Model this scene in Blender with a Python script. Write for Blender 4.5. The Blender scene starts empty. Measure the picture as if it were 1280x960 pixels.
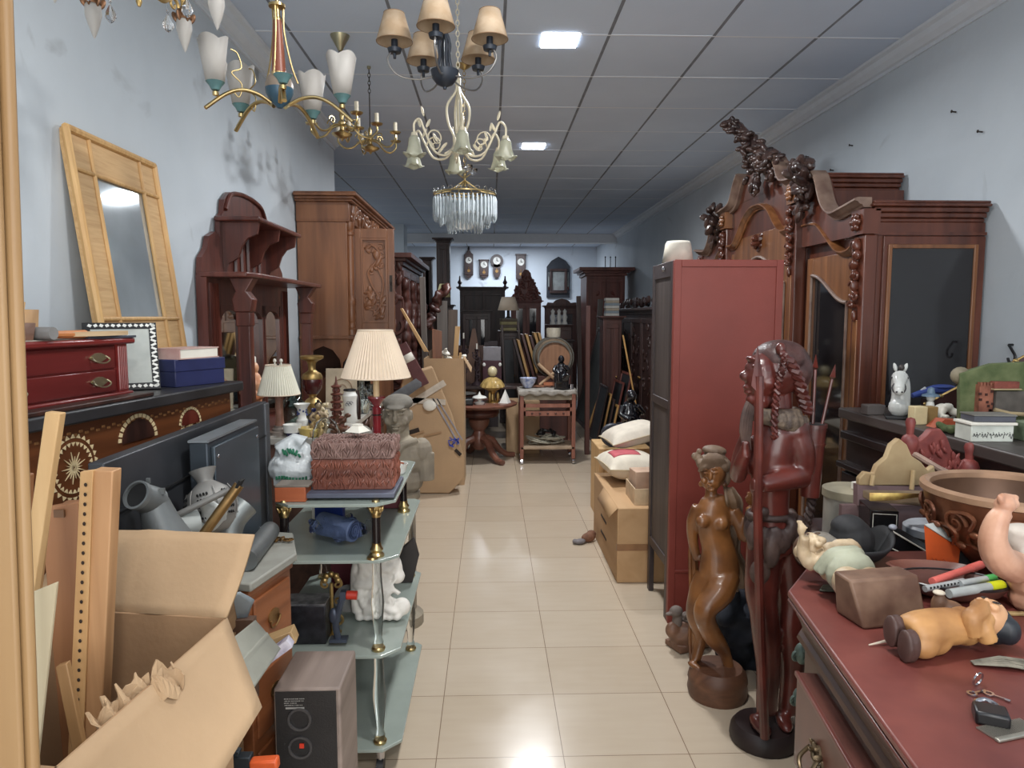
import bpy, bmesh, math, random
from mathutils import Vector, Matrix, Euler
S = bpy.context.scene
COL = S.collection
PI = math.pi
def sn(a): return math.sin(a)
def cs(a): return math.cos(a)
R = random.Random(7)

# ---------------------------------------------------------------- camera geometry
F = 890.0; CAMH = 1.6
PIT = math.atan(85/F); YAW = math.atan(27/F*cs(PIT))
_fw = Vector((sn(YAW)*cs(PIT), cs(YAW)*cs(PIT), -sn(PIT)))
_rt = Vector((cs(YAW), -sn(YAW), 0))
_up = _rt.cross(_fw)
def ray(x, y): return _fw + _rt*((x-640)/F) + _up*((480-y)/F)
def W(x, y, Y):                       # the point of the room seen at photo pixel (x, y) at depth Y
    r = ray(x, y); k = Y/r.y
    return Vector((r.x*k, Y, CAMH + r.z*k))
def FL(x, y, z=0.0):                  # the point seen at (x, y) on the level z
    r = ray(x, y); k = (z-CAMH)/r.z
    return Vector((r.x*k, r.y*k, z))

# ---------------------------------------------------------------- materials
def lin(c):
    c = [v/255.0 for v in c[:3]]
    return tuple((v/12.92 if v <= .04045 else ((v+.055)/1.055)**2.4) for v in c) + (1.0,)
_mc = {}
def _new(name):
    m = bpy.data.materials.new(name); m.use_nodes = True
    nt = m.node_tree; b = nt.nodes['Principled BSDF']
    return m, nt, b
def _noise(nt, scale, stretch=(1,1,1), detail=4, dist=0.0):
    tc = nt.nodes.new('ShaderNodeTexCoord'); mp = nt.nodes.new('ShaderNodeMapping')
    mp.inputs['Scale'].default_value = stretch
    n = nt.nodes.new('ShaderNodeTexNoise'); n.inputs['Scale'].default_value = scale
    n.inputs['Detail'].default_value = detail; n.inputs['Distortion'].default_value = dist
    nt.links.new(tc.outputs['Object'], mp.inputs['Vector']); nt.links.new(mp.outputs['Vector'], n.inputs['Vector'])
    return n
def _ramp(nt, src, stops):
    r = nt.nodes.new('ShaderNodeValToRGB')
    while len(r.color_ramp.elements) < len(stops): r.color_ramp.elements.new(.5)
    for e, (p, c) in zip(r.color_ramp.elements, stops): e.position = p; e.color = c
    nt.links.new(src, r.inputs['Fac']); return r
def _bump(nt, b, src, strength, dist=.01):
    bp = nt.nodes.new('ShaderNodeBump'); bp.inputs['Strength'].default_value = strength; bp.inputs['Distance'].default_value = dist
    nt.links.new(src, bp.inputs['Height']); nt.links.new(bp.outputs['Normal'], b.inputs['Normal'])
def pm(name, c, rough=.5, metal=0.0, var=.12, scale=12, bump=0.0, bscale=None, c2=None, spec=None, coat=0):
    """plain material with soft noise variation"""
    if name in _mc: return _mc[name]
    m, nt, b = _new(name)
    a = lin(c); d = lin(c2) if c2 else tuple(max(0, v*(1-var*2)) for v in a[:3])+(1,)
    n = _noise(nt, scale)
    r = _ramp(nt, n.outputs['Fac'], [(.35, d), (.65, a)])
    nt.links.new(r.outputs['Color'], b.inputs['Base Color'])
    b.inputs['Roughness'].default_value = rough; b.inputs['Metallic'].default_value = metal
    if spec is not None: b.inputs['Specular IOR Level'].default_value = spec
    if coat: b.inputs['Coat Weight'].default_value = coat; b.inputs['Coat Roughness'].default_value = .15
    if bump: _bump(nt, b, (_noise(nt, bscale or scale*3)).outputs['Fac'], bump)
    _mc[name] = m; return m
def wood(name, c1, c2, rough=.4, axis='z', scale=6, coat=0.0, bump=.08):
    """wood: stretched noise grain between a dark and a light tone"""
    if name in _mc: return _mc[name]
    m, nt, b = _new(name)
    st = {'x': (.12, 1.6, 1.6), 'y': (1.6, .12, 1.6), 'z': (1.6, 1.6, .12)}[axis]
    n = _noise(nt, scale*2.2, st, 6, .6)
    mid = tuple((x+y)/2 for x, y in zip(lin(c1), lin(c2)))
    r = _ramp(nt, n.outputs['Fac'], [(.28, lin(c1)), (.5, mid), (.72, lin(c2))])
    nt.links.new(r.outputs['Color'], b.inputs['Base Color'])
    b.inputs['Roughness'].default_value = rough
    if coat: b.inputs['Coat Weight'].default_value = coat; b.inputs['Coat Roughness'].default_value = .2
    if bump: _bump(nt, b, n.outputs['Fac'], bump, .004)
    _mc[name] = m; return m
def glassm(name, c=(235,245,242), rough=.03, ior=1.45, alpha=None):
    if name in _mc: return _mc[name]
    m, nt, b = _new(name)
    b.inputs['Base Color'].default_value = lin(c); b.inputs['Roughness'].default_value = rough
    b.inputs['Transmission Weight'].default_value = 1.0; b.inputs['IOR'].default_value = ior
    if alpha: b.inputs['Alpha'].default_value = alpha
    _mc[name] = m; return m
def emit(name, c, strength):
    if name in _mc: return _mc[name]
    m, nt, b = _new(name)
    b.inputs['Base Color'].default_value = lin(c); b.inputs['Emission Color'].default_value = lin(c); b.inputs['Emission Strength'].default_value = strength
    _mc[name] = m; return m

# ---------------------------------------------------------------- mesh builder
def TR(loc=(0,0,0), rot=(0,0,0), sc=(1,1,1)):
    return Matrix.Translation(Vector(loc)) @ Euler(rot).to_matrix().to_4x4() @ Matrix.Diagonal((*sc, 1))
class M:
    def __init__(s, mat=None): s.v = []; s.f = []; s.T = mat or Matrix.Identity(4)
    def add(s, vs, fs, mat=None):
        T = s.T @ mat if mat is not None else s.T
        b = len(s.v); s.v += [T @ Vector(v) for v in vs]; s.f += [tuple(b+i for i in f) for f in fs]; return s
    def box(s, x0, x1, y0, y1, z0, z1, mat=None):
        return s.add([(x0,y0,z0),(x1,y0,z0),(x1,y1,z0),(x0,y1,z0),(x0,y0,z1),(x1,y0,z1),(x1,y1,z1),(x0,y1,z1)],
                     [(0,3,2,1),(4,5,6,7),(0,1,5,4),(1,2,6,5),(2,3,7,6),(3,0,4,7)], mat)
    def cb(s, c, d, rot=(0,0,0)):
        return s.box(-d[0]/2, d[0]/2, -d[1]/2, d[1]/2, -d[2]/2, d[2]/2, TR(c, rot))
    def lathe(s, prof, n=24, mat=None, flute=0, fn=0, c=(0,0,0)):
        vs = []; fs = []; k = len(prof); T = TR(c) if mat is None else mat
        for j in range(n):
            a = 2*PI*j/n; m = 1+flute*(cs(a*fn) if fn else 0)
            for r, z in prof: vs.append((r*m*cs(a), r*m*sn(a), z))
        for j in range(n):
            q = (j+1) % n
            for i in range(k-1): fs.append((j*k+i, q*k+i, q*k+i+1, j*k+i+1))
        return s.add(vs, fs, T)
    def tube(s, pts, r, n=8, closed=False, mat=None, flat=1.0):
        pts = [Vector(p) for p in pts]; L = len(pts)
        rr = r if isinstance(r, (list, tuple)) else [r]*L
        vs = []; fs = []; ref = None
        for i, p in enumerate(pts):
            if closed: t = pts[(i+1) % L]-pts[i-1]
            else: t = pts[min(i+1, L-1)]-pts[max(i-1, 0)]
            if t.length < 1e-9: t = Vector((0,0,1))
            t.normalize()
            if ref is None: ref = Vector((0,0,1)) if abs(t.z) < .9 else Vector((1,0,0))
            u = ref - t*ref.dot(t)
            if u.length < 1e-6: u = t.orthogonal()
            u.normalize(); w = t.cross(u); ref = u
            for j in range(n):
                a = 2*PI*j/n; vs.append(p + (u*cs(a)*flat + w*sn(a))*rr[i])
        for i in range(L if closed else L-1):
            q = (i+1) % L
            for j in range(n): fs.append((i*n+j, i*n+(j+1) % n, q*n+(j+1) % n, q*n+j))
        if not closed: fs += [tuple(reversed(range(n))), tuple((L-1)*n+j for j in range(n))]
        return s.add(vs, fs, mat)
    def ell(s, c, r, rot=(0,0,0), n=12, m=8):
        if not isinstance(r, (list, tuple)): r = (r, r, r)
        vs = [(0,0,-1)]; fs = []
        for i in range(1, m):
            p = -PI/2+PI*i/m
            for j in range(n): vs.append((cs(p)*cs(2*PI*j/n), cs(p)*sn(2*PI*j/n), sn(p)))
        vs.append((0,0,1)); t = len(vs)-1
        for j in range(n):
            q = (j+1) % n
            fs.append((0, 1+q, 1+j)); fs.append((t, t-n+j, t-n+q))
            for i in range(m-2): fs.append((1+i*n+j, 1+i*n+q, 1+(i+1)*n+q, 1+(i+1)*n+j))
        return s.add(vs, fs, TR(c, rot, r))
    def prism(s, pts, d0, d1, mat=None, ax='y'):
        """outline in the XZ plane (ax y), YZ (ax x) or XY (ax z), extruded from d0 to d1"""
        n = len(pts)
        f = {'y': lambda p, d: (p[0], d, p[1]), 'x': lambda p, d: (d, p[0], p[1]), 'z': lambda p, d: (p[0], p[1], d)}[ax]
        vs = [f(p, d0) for p in pts]+[f(p, d1) for p in pts]
        fs = [tuple(range(n)), tuple(reversed(range(n, 2*n)))]+[(i, i+n, (i+1) % n+n, (i+1) % n) for i in range(n)]
        return s.add(vs, fs, mat)
    def frame(s, x0, x1, z0, z1, w, y0, y1, mat=None):
        """rectangular frame in XZ, border w"""
        s.box(x0, x1, y0, y1, z0, z0+w, mat); s.box(x0, x1, y0, y1, z1-w, z1, mat)
        s.box(x0, x0+w, y0, y1, z0+w, z1-w, mat); return s.box(x1-w, x1, y0, y1, z0+w, z1-w, mat)
    def surf(s, fn, nu, nv, mat=None):
        vs = [fn(i/nu, j/nv) for i in range(nu+1) for j in range(nv+1)]; w = nv+1
        return s.add(vs, [(i*w+j, (i+1)*w+j, (i+1)*w+j+1, i*w+j+1) for i in range(nu) for j in range(nv)], mat)
    def scroll(s, c, r, turns, rad, mat=None, plane='xz', sgn=1, a0=0, n=26):
        pts = []
        for i in range(n):
            t = i/(n-1); a = a0+sgn*t*turns*2*PI; q = r*(1-t*.85)
            p = (q*cs(a), q*sn(a))
            pts.append({'xz': (c[0]+p[0], c[1], c[2]+p[1]), 'yz': (c[0], c[1]+p[0], c[2]+p[1]), 'xy': (c[0]+p[0], c[1]+p[1], c[2])}[plane])
        return s.tube(pts, [rad*(1-.5*i/n) for i in range(n)], 6, mat=mat)
    def leaf(s, c, L, w, rot, th=.3):
        return s.ell(c, (w/2, w*th, L/2), rot, 8, 6)
    def to(s, name, mat, parent=None, loc=None, rz=0.0, smooth=35, bevel=0.0, solid=0.0, sub=0, remesh=0.0, relax=0, rot=None, kind=None, label=None):
        me = bpy.data.meshes.new(name)
        me.from_pydata([tuple(v) for v in s.v], [], s.f)
        bm = bmesh.new(); bm.from_mesh(me); bmesh.ops.recalc_face_normals(bm, faces=bm.faces)
        bm.to_mesh(me); bm.free()
        if isinstance(mat, (list, tuple)):
            for q in mat: me.materials.append(q)
        else: me.materials.append(mat)
        o = bpy.data.objects.new(name, me); COL.objects.link(o)
        if parent is not None: o.parent = parent
        if loc is not None: o.location = loc
        if rot is not None: o.rotation_euler = rot
        elif rz: o.rotation_euler = (0, 0, rz)
        if solid: q = o.modifiers.new('solid', 'SOLIDIFY'); q.thickness = solid; q.offset = 0
        if remesh:
            q = o.modifiers.new('body', 'REMESH'); q.mode = 'VOXEL'; q.voxel_size = remesh; q.use_smooth_shade = True
            if relax: q = o.modifiers.new('relax', 'SMOOTH'); q.iterations = relax; q.factor = .5
        if bevel: q = o.modifiers.new('edge', 'BEVEL'); q.width = bevel; q.segments = 2; q.limit_method = 'ANGLE'; q.angle_limit = .7; q.harden_normals = False
        if sub: q = o.modifiers.new('sub', 'SUBSURF'); q.levels = sub; q.render_levels = sub
        if smooth:
            me.shade_smooth()
            if not (remesh or sub): me.set_sharp_from_angle(angle=math.radians(smooth))
        if kind: o['kind'] = kind
        if label: o['label'] = label
        return o
def tag(o, label, cat, group=None, kind=None):
    o['label'] = label; o['category'] = cat
    if group: o['group'] = group
    if kind: o['kind'] = kind
    return o
def thing(name, label, cat, loc=(0,0,0), rz=0.0, group=None, rot=None):
    o = bpy.data.objects.new(name, None); COL.objects.link(o); o.empty_display_size = .05
    o.location = loc; o.rotation_euler = rot if rot is not None else (0, 0, rz)
    return tag(o, label, cat, group)
def dup(src, loc=None, rz=None, label=None, parent=None, rot=None, sc=None):
    c = src.copy(); COL.objects.link(c)
    if parent is not None: c.parent = parent
    if loc is not None: c.location = loc
    if rz is not None: c.rotation_euler = (0, 0, rz)
    if rot is not None: c.rotation_euler = rot
    if sc is not None: c.scale = (sc,)*3 if not isinstance(sc, (tuple, list)) else sc
    if label: c['label'] = label
    for ch in list(src.children): dup(ch, parent=c)
    return c
def text(name, body, size, mat, parent, loc, rot, ext=.0006, align='CENTER'):
    cu = bpy.data.curves.new(name, 'FONT'); cu.body = body; cu.size = size; cu.extrude = ext; cu.align_x = align; cu.align_y = 'CENTER'
    t = bpy.data.objects.new(name, cu); COL.objects.link(t)
    dg = bpy.context.evaluated_depsgraph_get()
    me = bpy.data.meshes.new_from_object(t.evaluated_get(dg)); bpy.data.objects.remove(t)
    me.materials.clear(); me.materials.append(mat)
    o = bpy.data.objects.new(name, me); COL.objects.link(o); o.parent = parent; o.location = loc; o.rotation_euler = rot
    return o
def arc(cx, cz, r, a0, a1, n=12, rz=None):
    rz = rz or r
    return [(cx+r*cs(a0+(a1-a0)*i/n), cz+rz*sn(a0+(a1-a0)*i/n)) for i in range(n+1)]
def bez(p, n=12):
    """smooth curve through points (Catmull-Rom)"""
    p = [Vector(q) for q in p]; out = []
    for i in range(len(p)-1):
        a, b, c, d = p[max(i-1, 0)], p[i], p[i+1], p[min(i+2, len(p)-1)]
        for k in range(n):
            t = k/n
            out.append(.5*((2*b)+(c-a)*t+(2*a-5*b+4*c-d)*t*t+(3*b-a-3*c+d)*t**3))
    return out+[p[-1]]
def mir(pts):
    """mirror a half outline about x=0"""
    return list(pts)+[(-x, z) for x, z in reversed(pts) if abs(x) > 1e-6]
def carve(m, x0, x1, z0, z1, y, n, size, seed=1, depth=.35, plane='y', mat=None):
    """a field of carved leaves and scrolls standing proud of a face at y"""
    q = random.Random(seed)
    for i in range(n):
        a, c = q.uniform(x0, x1), q.uniform(z0, z1); L = size*q.uniform(.6, 1.3); t = q.uniform(0, 2*PI)
        if i % 4 == 0: m.scroll((a, y, c), L*.6, 1.2, L*.13, sgn=q.choice((-1, 1)), a0=t, n=14)
        else: m.ell((a, y, c), (L*.28, L*depth*.5, L*.6), (q.uniform(-.3, .3), t, 0), 8, 5)
    return m
def clump(m, c, r, n, size, seed=1):
    q = random.Random(seed)
    for i in range(n):
        p = [c[k]+r[k]*q.uniform(-1, 1) for k in range(3)]; L = size*q.uniform(.6, 1.3)
        m.ell(p, (L*.3, L*.3, L*.6), (q.uniform(0, 3), q.uniform(0, 3), q.uniform(0, 3)), 8, 6)
    return m
def turned(m, prof, n=20, c=(0,0,0)): return m.lathe(prof, n, c=c)

# common materials
GOLD = pm('brass', (204,180,128), .3, 1.0, .12, 20)
GILT = pm('gilt', (196,166,108), .4, .85, .2, 30)
ANTIQ = pm('antique_brass', (160,125,80), .4, .9, .2, 25)
CREAMM = pm('cream_metal', (226,216,190), .45, .1, .08, 20)
DKWOOD = wood('dark_walnut', (28,16,14), (66,38,30), .42)
MAHOG = wood('mahogany', (62,22,18), (112,50,38), .33, coat=.25)
REDWOOD = wood('red_mahogany', (72,20,20), (118,38,34), .3, coat=.3)
OAK = wood('mid_oak', (96,58,40), (150,98,68), .4)
PINE = wood('pine', (186,146,96), (216,180,130), .55)
CARDB = pm('cardboard', (180,150,116), .85, 0, .06, 4, .12, 60)
CARDI = pm('cardboard_inside', (166,132,98), .88, 0, .06, 4, .12, 60)
BLACK = pm('black_plastic', (22,22,24), .45)
CHROME = pm('chrome', (200,200,205), .15, 1.0, .03)
WHITE = pm('white_china', (232,232,226), .2, 0, .03)
MIRR = pm('mirror_glass', (225,232,232), .03, 1.0, .02)
GLASS = glassm('clear_glass')
PLASTER = pm('plaster_white', (224,220,212), .7, 0, .06, 14, .1)
PAPER = pm('paper', (226,222,210), .8, 0, .05)
GREYM = pm('zinc', (150,154,152), .42, .7, .16, 9, .05)
BRONZE = pm('dark_bronze', (58,50,44), .4, .6, .2)
SHADE = pm('shade_linen', (222,204,182), .85, 0, .04)
# ================================================================ the room
cam = bpy.data.cameras.new('camera'); cam.sensor_width = 36; cam.lens = F/1280*36; cam.clip_start = .02; cam.clip_end = 60
co = bpy.data.objects.new('camera', cam); COL.objects.link(co); S.camera = co
co.matrix_world = Matrix(((_rt.x, _up.x, -_fw.x, 0), (_rt.y, _up.y, -_fw.y, 0), (_rt.z, _up.z, -_fw.z, CAMH), (0,0,0,1)))
vs = S.view_settings; vs.view_transform = 'Standard'; vs.look = 'None'; vs.gamma = 1; vs.exposure = 0.0; vs.use_curve_mapping = False
S.render.film_transparent = False
wd = bpy.data.worlds.new('daylight'); S.world = wd; wd.use_nodes = True
wd.node_tree.nodes['Background'].inputs['Color'].default_value = (.80, .90, 1.0, 1); wd.node_tree.nodes['Background'].inputs['Strength'].default_value = .8

XL, XR, YB, ZC = -1.41, 2.46, 16.6, 3.19
Y0 = -3.2
# floor: glazed cream tiles, 45 cm, joints laid along the room
def tile_floor():
    m, nt, b = _new('floor_tiles')
    tc = nt.nodes.new('ShaderNodeTexCoord'); mp = nt.nodes.new('ShaderNodeMapping')
    mp.inputs['Location'].default_value = (.2005, .1218, 0)
    br = nt.nodes.new('ShaderNodeTexBrick'); br.offset = 0; br.squash = 1
    br.inputs['Scale'].default_value = 1; br.inputs['Brick Width'].default_value = .4625; br.inputs['Row Height'].default_value = .4288
    br.inputs['Mortar Size'].default_value = .0017; br.inputs['Mortar Smooth'].default_value = .2
    br.inputs['Color1'].default_value = lin((192,177,157)); br.inputs['Color2'].default_value = lin((187,171,150)); br.inputs['Mortar'].default_value = lin((120,100,82))
    nt.links.new(tc.outputs['Object'], mp.inputs['Vector']); nt.links.new(mp.outputs['Vector'], br.inputs['Vector'])
    n = _noise(nt, 3, (1.6, 9, 1), 2, .0)
    mx = nt.nodes.new('ShaderNodeMix'); mx.data_type = 'RGBA'; mx.blend_type = 'MULTIPLY'; mx.inputs[0].default_value = .55
    r = _ramp(nt, n.outputs['Fac'], [(.2, (.90,.885,.865,1)), (.8, (1,1,1,1))])
    nt.links.new(br.outputs['Color'], mx.inputs[6]); nt.links.new(r.outputs['Color'], mx.inputs[7]); nt.links.new(mx.outputs[2], b.inputs['Base Color'])
    n2 = _noise(nt, 3, (1,1,1), 4)
    rr = _ramp(nt, n2.outputs['Fac'], [(.3, (.15,)*3+(1,)), (.7, (.27,)*3+(1,))]); nt.links.new(rr.outputs['Color'], b.inputs['Roughness'])
    _bump(nt, b, br.outputs['Fac'], -.3, .002)
    return m
M().box(-3.4, 2.9, Y0, YB+.2, -.1, 0).to('floor', tile_floor(), kind='structure', smooth=0)
# ceiling: 60 cm lay-in tiles
def ceil_mat():
    m, nt, b = _new('ceiling_tiles')
    n = _noise(nt, 60, (1,1,1), 3); n2 = _noise(nt, 1.2)
    r = _ramp(nt, n2.outputs['Fac'], [(.3, lin((196,210,228))), (.7, lin((208,221,238)))])
    nt.links.new(r.outputs['Color'], b.inputs['Base Color']); b.inputs['Roughness'].default_value = .9
    _bump(nt, b, n.outputs['Fac'], .25, .003)
    return m
cm = ceil_mat(); c = M(); grid = M()
def strip(m, x0, x1, y0, y1, z0, z1): m.box(x0, x1, y0, y1, z0, z1)
xs = [.68+.6*k for k in range(-7, 4)]; ys = [4.20+.705*k for k in range(-11, 18)]
xe = [-3.4]+[x for x in xs if x > -3.4]+[2.9]; ye = [Y0]+[y for y in ys if Y0 < y < YB]+[YB+.2]
for i in range(len(xe)-1):
    for j in range(len(ye)-1):
        w = R.uniform(-.0015, .0015)
        c.box(xe[i]+.008, xe[i+1]-.008, ye[j]+.008, ye[j+1]-.008, ZC+w, ZC+.03)
c.box(-3.4, 2.9, Y0, YB+.2, ZC+.03, ZC+.06)
c.to('ceiling', cm, kind='structure', smooth=0)
for x in xs: grid.box(x-.009, x+.009, Y0, YB, ZC-.001, ZC+.02)
grid.to('trim_1', pm('ceiling_grid', (128,134,144), .6), kind='structure', smooth=0); grid = M()
for k, y in enumerate(ys): grid.box(-3.4, 2.9, y-.007, y+.007, ZC-.0015, ZC+.02)
grid.to('trim_5', pm('ceiling_cross_grid', (226,232,240), .5, var=.02), kind='structure', smooth=0)
# walls: old limewash, chipped and scuffed
def wall_mat(name, c1, c2, stain):
    m, nt, b = _new(name)
    n = _noise(nt, 1.1, (1,1,1), 6, .3); r = _ramp(nt, n.outputs['Fac'], [(.3, lin(c1)), (.7, lin(c2))])
    n2 = _noise(nt, 2.3, (1,1,.8), 5, .8); r2 = _ramp(nt, n2.outputs['Fac'], [(.0, (1,1,1,1)), (.66, (1,1,1,1)), (.78, lin(stain))])
    mx = nt.nodes.new('ShaderNodeMix'); mx.data_type = 'RGBA'; mx.blend_type = 'MULTIPLY'; mx.inputs[0].default_value = .7
    nt.links.new(r.outputs['Color'], mx.inputs[6]); nt.links.new(r2.outputs['Color'], mx.inputs[7]); nt.links.new(mx.outputs[2], b.inputs['Base Color'])
    b.inputs['Roughness'].default_value = .85
    n3 = _noise(nt, 9, (1,1,1), 8); _bump(nt, b, n3.outputs['Fac'], .25, .01)
    return m
wl = wall_mat('wall_paint', (188,197,204), (204,212,218), (150,145,140)); wb = wall_mat('wall_paint_back', (196,204,212), (208,216,224), (165,165,168))
M().box(-1.56, XL, Y0, 6.65, 0, ZC).to('wall_left', wl, kind='structure', smooth=0)
M().box(XR, XR+.15, Y0, YB, 0, ZC).to('wall_right', wl, kind='structure', smooth=0)
M().box(-3.2, XR, YB, YB+.15, 0, ZC).to('wall_back', wb, kind='structure', smooth=0)
M().box(-3.35, -3.2, 6.65, YB, 0, ZC).to('wall_recess', wl, kind='structure', smooth=0)
M().box(-3.2, -1.56, 6.5, 6.65, 0, ZC).to('wall_return', wl, kind='structure', smooth=0)
M().box(-1.75, -1.5, 12.6, 13.1, 0, ZC).to('pillar_wall', wl, kind='structure', smooth=0)
M().box(-1.86, XR, 14.0, 14.25, 3.02, ZC-.001).to('trim_2', pm('beam_paint', (222,225,228), .8, var=.02), kind='structure', smooth=0)
crown = [(0,0),(.10,0),(.095,-.014),(.07,-.022),(.06,-.05),(.03,-.075),(.012,-.08),(.012,-.1),(0,-.1)]
cw = pm('crown_paint', (214,221,228), .7, var=.02)
M().prism([(XR-x, ZC-.001+z) for x, z in crown], Y0, 13.9).to('trim_3', cw, kind='structure', smooth=0)
M().prism([(XL+x, ZC-.001+z) for x, z in crown], Y0, 6.65).to('trim_4', cw, kind='structure', smooth=0)

# lamps: square LED panels in the ceiling; the front ones are over and behind the camera
ledm = emit('led_diffuser', (235,243,255), 14)
def led(x, y, lab, power=42, lit=True):
    t = thing('ceiling_light', lab, 'ceiling light', (x, y, ZC), group='square ceiling lights')
    M().frame(-.115, .115, -.115, .115, .012, -.012, 0, TR(rot=(-PI/2,0,0))).to('rim', pm('led_rim', (235,238,242), .4), t, smooth=0)
    M().box(-.103, .103, -.103, .103, -.008, -.003).to('diffuser', ledm, t, smooth=0)
    l = bpy.data.lights.new('led', 'AREA'); l.shape = 'SQUARE'; l.size = .2; l.energy = power; l.color = (.97, .985, 1.0); l.spread = PI*.94
    o = bpy.data.objects.new('led_lamp', l); COL.objects.link(o); o.location = (x, y, ZC-.02)
led(.405, 4.28, 'bright square light panel in the ceiling, the larger-looking near one', 48)
led(.41, 6.86, 'bright square light panel in the ceiling, second and smaller-looking one', 52)
def lamp(name, loc, size, energy, color=(.93,.97,1.0), rot=(0,0,0)):
    l = bpy.data.lights.new(name, 'AREA'); l.shape = 'RECTANGLE'; l.size, l.size_y = size; l.energy = energy; l.color = color
    o = bpy.data.objects.new(name, l); COL.objects.link(o); o.location = loc; o.rotation_euler = rot
lamp('led_over_camera', (.4, 1.7, ZC-.03), (.25, .25), 34, (1,.98,.95))
lamp('led_by_door', (.4, -.9, ZC-.03), (.25, .25), 45, (1,.98,.95))
lamp('front_fill', (.5, -3.1, 1.6), (3.6, 2.8), 135, (1.0,.975,.94), (PI/2, 0, 0))  # added fill light at the unseen open front behind the camera
lamp('lamp_back_bay', (.3, 15.4, ZC-.03), (1.2, .3), 75, (.84,.91,1.0))
lamp('lamp_recess', (-2.4, 10.5, ZC-.05), (.4, .4), 30, (.9,.95,1.0))
# haze of the photo's lamp glare is not built; nails left in the walls
nail = pm('rusty_nail', (60,52,48), .6, .6)
for i, (x, y, X) in enumerate([(1195,140,XR),(1228,165,XR),(1066,182,XR),(1011,196,XR),(1042,213,XR)]):
    r = ray(x, y); k = X/r.x; p = Vector((X, r.y*k, CAMH+r.z*k))
    o = M().tube([(0.002,0,0),(-.02,0,.002),(-.024,0,.003)], .004, 8).ell((-.024,0,.003),(.004,.008,.008)).to('wall_nail', nail, loc=p)
    tag(o, 'rusty nail sticking out of the pale wall above the carved wardrobe', 'nail', 'nails above the wardrobe')
# ================================================================ left wall: near post, inlaid chest of drawers, mirror, overmantel, tall cabinet
def plane_hit(x, y, p0, n):
    r = ray(x, y); o = Vector((0, 0, CAMH)); n = Vector(n)
    return o + r*((Vector(p0)-o).dot(n)/r.dot(n))
# near wooden post with a flared top
t = thing('wooden_post', 'pale yellow wooden post with flared top, standing before the open carton', 'post', (0,0,0))
a, b_ = W(54, 960, .8), W(21, 10, .8); d = (b_-a)/(b_.z-a.z)
p0 = a + d*(0-a.z); p1 = a + d*(1.965-a.z)
yel = wood('yellow_pine', (128,96,58), (156,124,84), .5, 'z', 5)
def postbox(m, off, w, dep, p0, p1):
    vs = []
    for p in (p0, p1):
        for dx, dy in ((off-w, 0), (off, 0), (off, dep), (off-w, dep)): vs.append((p.x+dx, p.y+dy, p.z))
    m.add(vs, [(0,3,2,1),(4,5,6,7),(0,1,5,4),(1,2,6,5),(2,3,7,6),(3,0,4,7)])
m = M(); postbox(m, -.008, .075, .012, p0, p1); m.to('upright', yel, t, bevel=.006)
m = M(); postbox(m, -.018, .05, .008, p0+Vector((0,-.009,0)), p1+Vector((0,-.009,0))); m.to('face_strip', yel, t, bevel=.004)
q = p1; m = M().lathe([(.0,-.02),(.03,-.02),(.05,0),(.056,.02),(.05,.05),(.06,.06),(.055,.08),(.02,.11),(0,.115)], 16, c=(q.x-.05, q.y+.006, q.z)); m.to('finial', yel, t)

# inlaid tall chest against the wall
PX0 = Vector((-1.12, 1.22, 0)); PRZ = math.radians(80.5)
PU = Vector((cs(PRZ), sn(PRZ), 0)); PV = Vector((-sn(PRZ), cs(PRZ), 0))
def PL(u, v, z): return PX0 + PU*u + PV*v + Vector((0,0,z))     # a point in the chest's own frame
t = thing('inlaid_sideboard', 'tall dark sideboard with star and arch marquetry and a black top', 'sideboard', PX0, PRZ)
inl = wood('inlaid_walnut', (70,38,22), (112,66,38), .35, 'x')
M().box(.02, 1.33, .02, .27, .06, 1.335).to('body', inl, t, bevel=.004)
M().box(-.01, 1.36, -.015, .28, 1.335, 1.37).to('top', pm('dusty_black', (52,52,54), .35, c2=(30,30,32), scale=5), t, bevel=.006)
M().box(0, 1.35, 0, .27, 0, .06).to('plinth', DKWOOD, t)
ivory = pm('ivory_inlay', (226,204,160), .45)
m = M()
for k in range(64):
    u = .03+k*.0203; z = 1.300 if k % 2 else 1.306
    m.box(u, u+.011, .018, .021, z, z+.006)
m.to('checker_banding', pm('banding_inlay', (150,104,62), .5), t, smooth=0)
def rosette(px, py, rx, rz):
    h = plane_hit(px, py, PX0, PV); l = h-PX0; u, z = l.dot(PU), l.z
    m = M()
    for k in range(26):
        an = 2*PI*k/26; a2 = an+.19
        for rr, s in ((1.0, 1), (.86, -1)):
            p = [(u+rx*rr*cs(an), z+rz*rr*sn(an)), (u+rx*rr*cs(a2), z+rz*rr*sn(a2)), (u+rx*(rr+.13*s)*cs((an+a2)/2), z+rz*(rr+.13*s)*sn((an+a2)/2))]
            m.prism(p, .0175, .0195)
    for k in range(18):
        an = 2*PI*k/18; L = .55 if k % 2 else .38
        m.prism([(u+rx*.06*cs(an-.6), z+rz*.06*sn(an-.6)), (u+rx*L*cs(an), z+rz*L*sn(an)), (u+rx*.06*cs(an+.6), z+rz*.06*sn(an+.6))], .0175, .0195)
    m.to('star_inlay', ivory, t, smooth=0)
rosette(101, 585, .075, .075)
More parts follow.
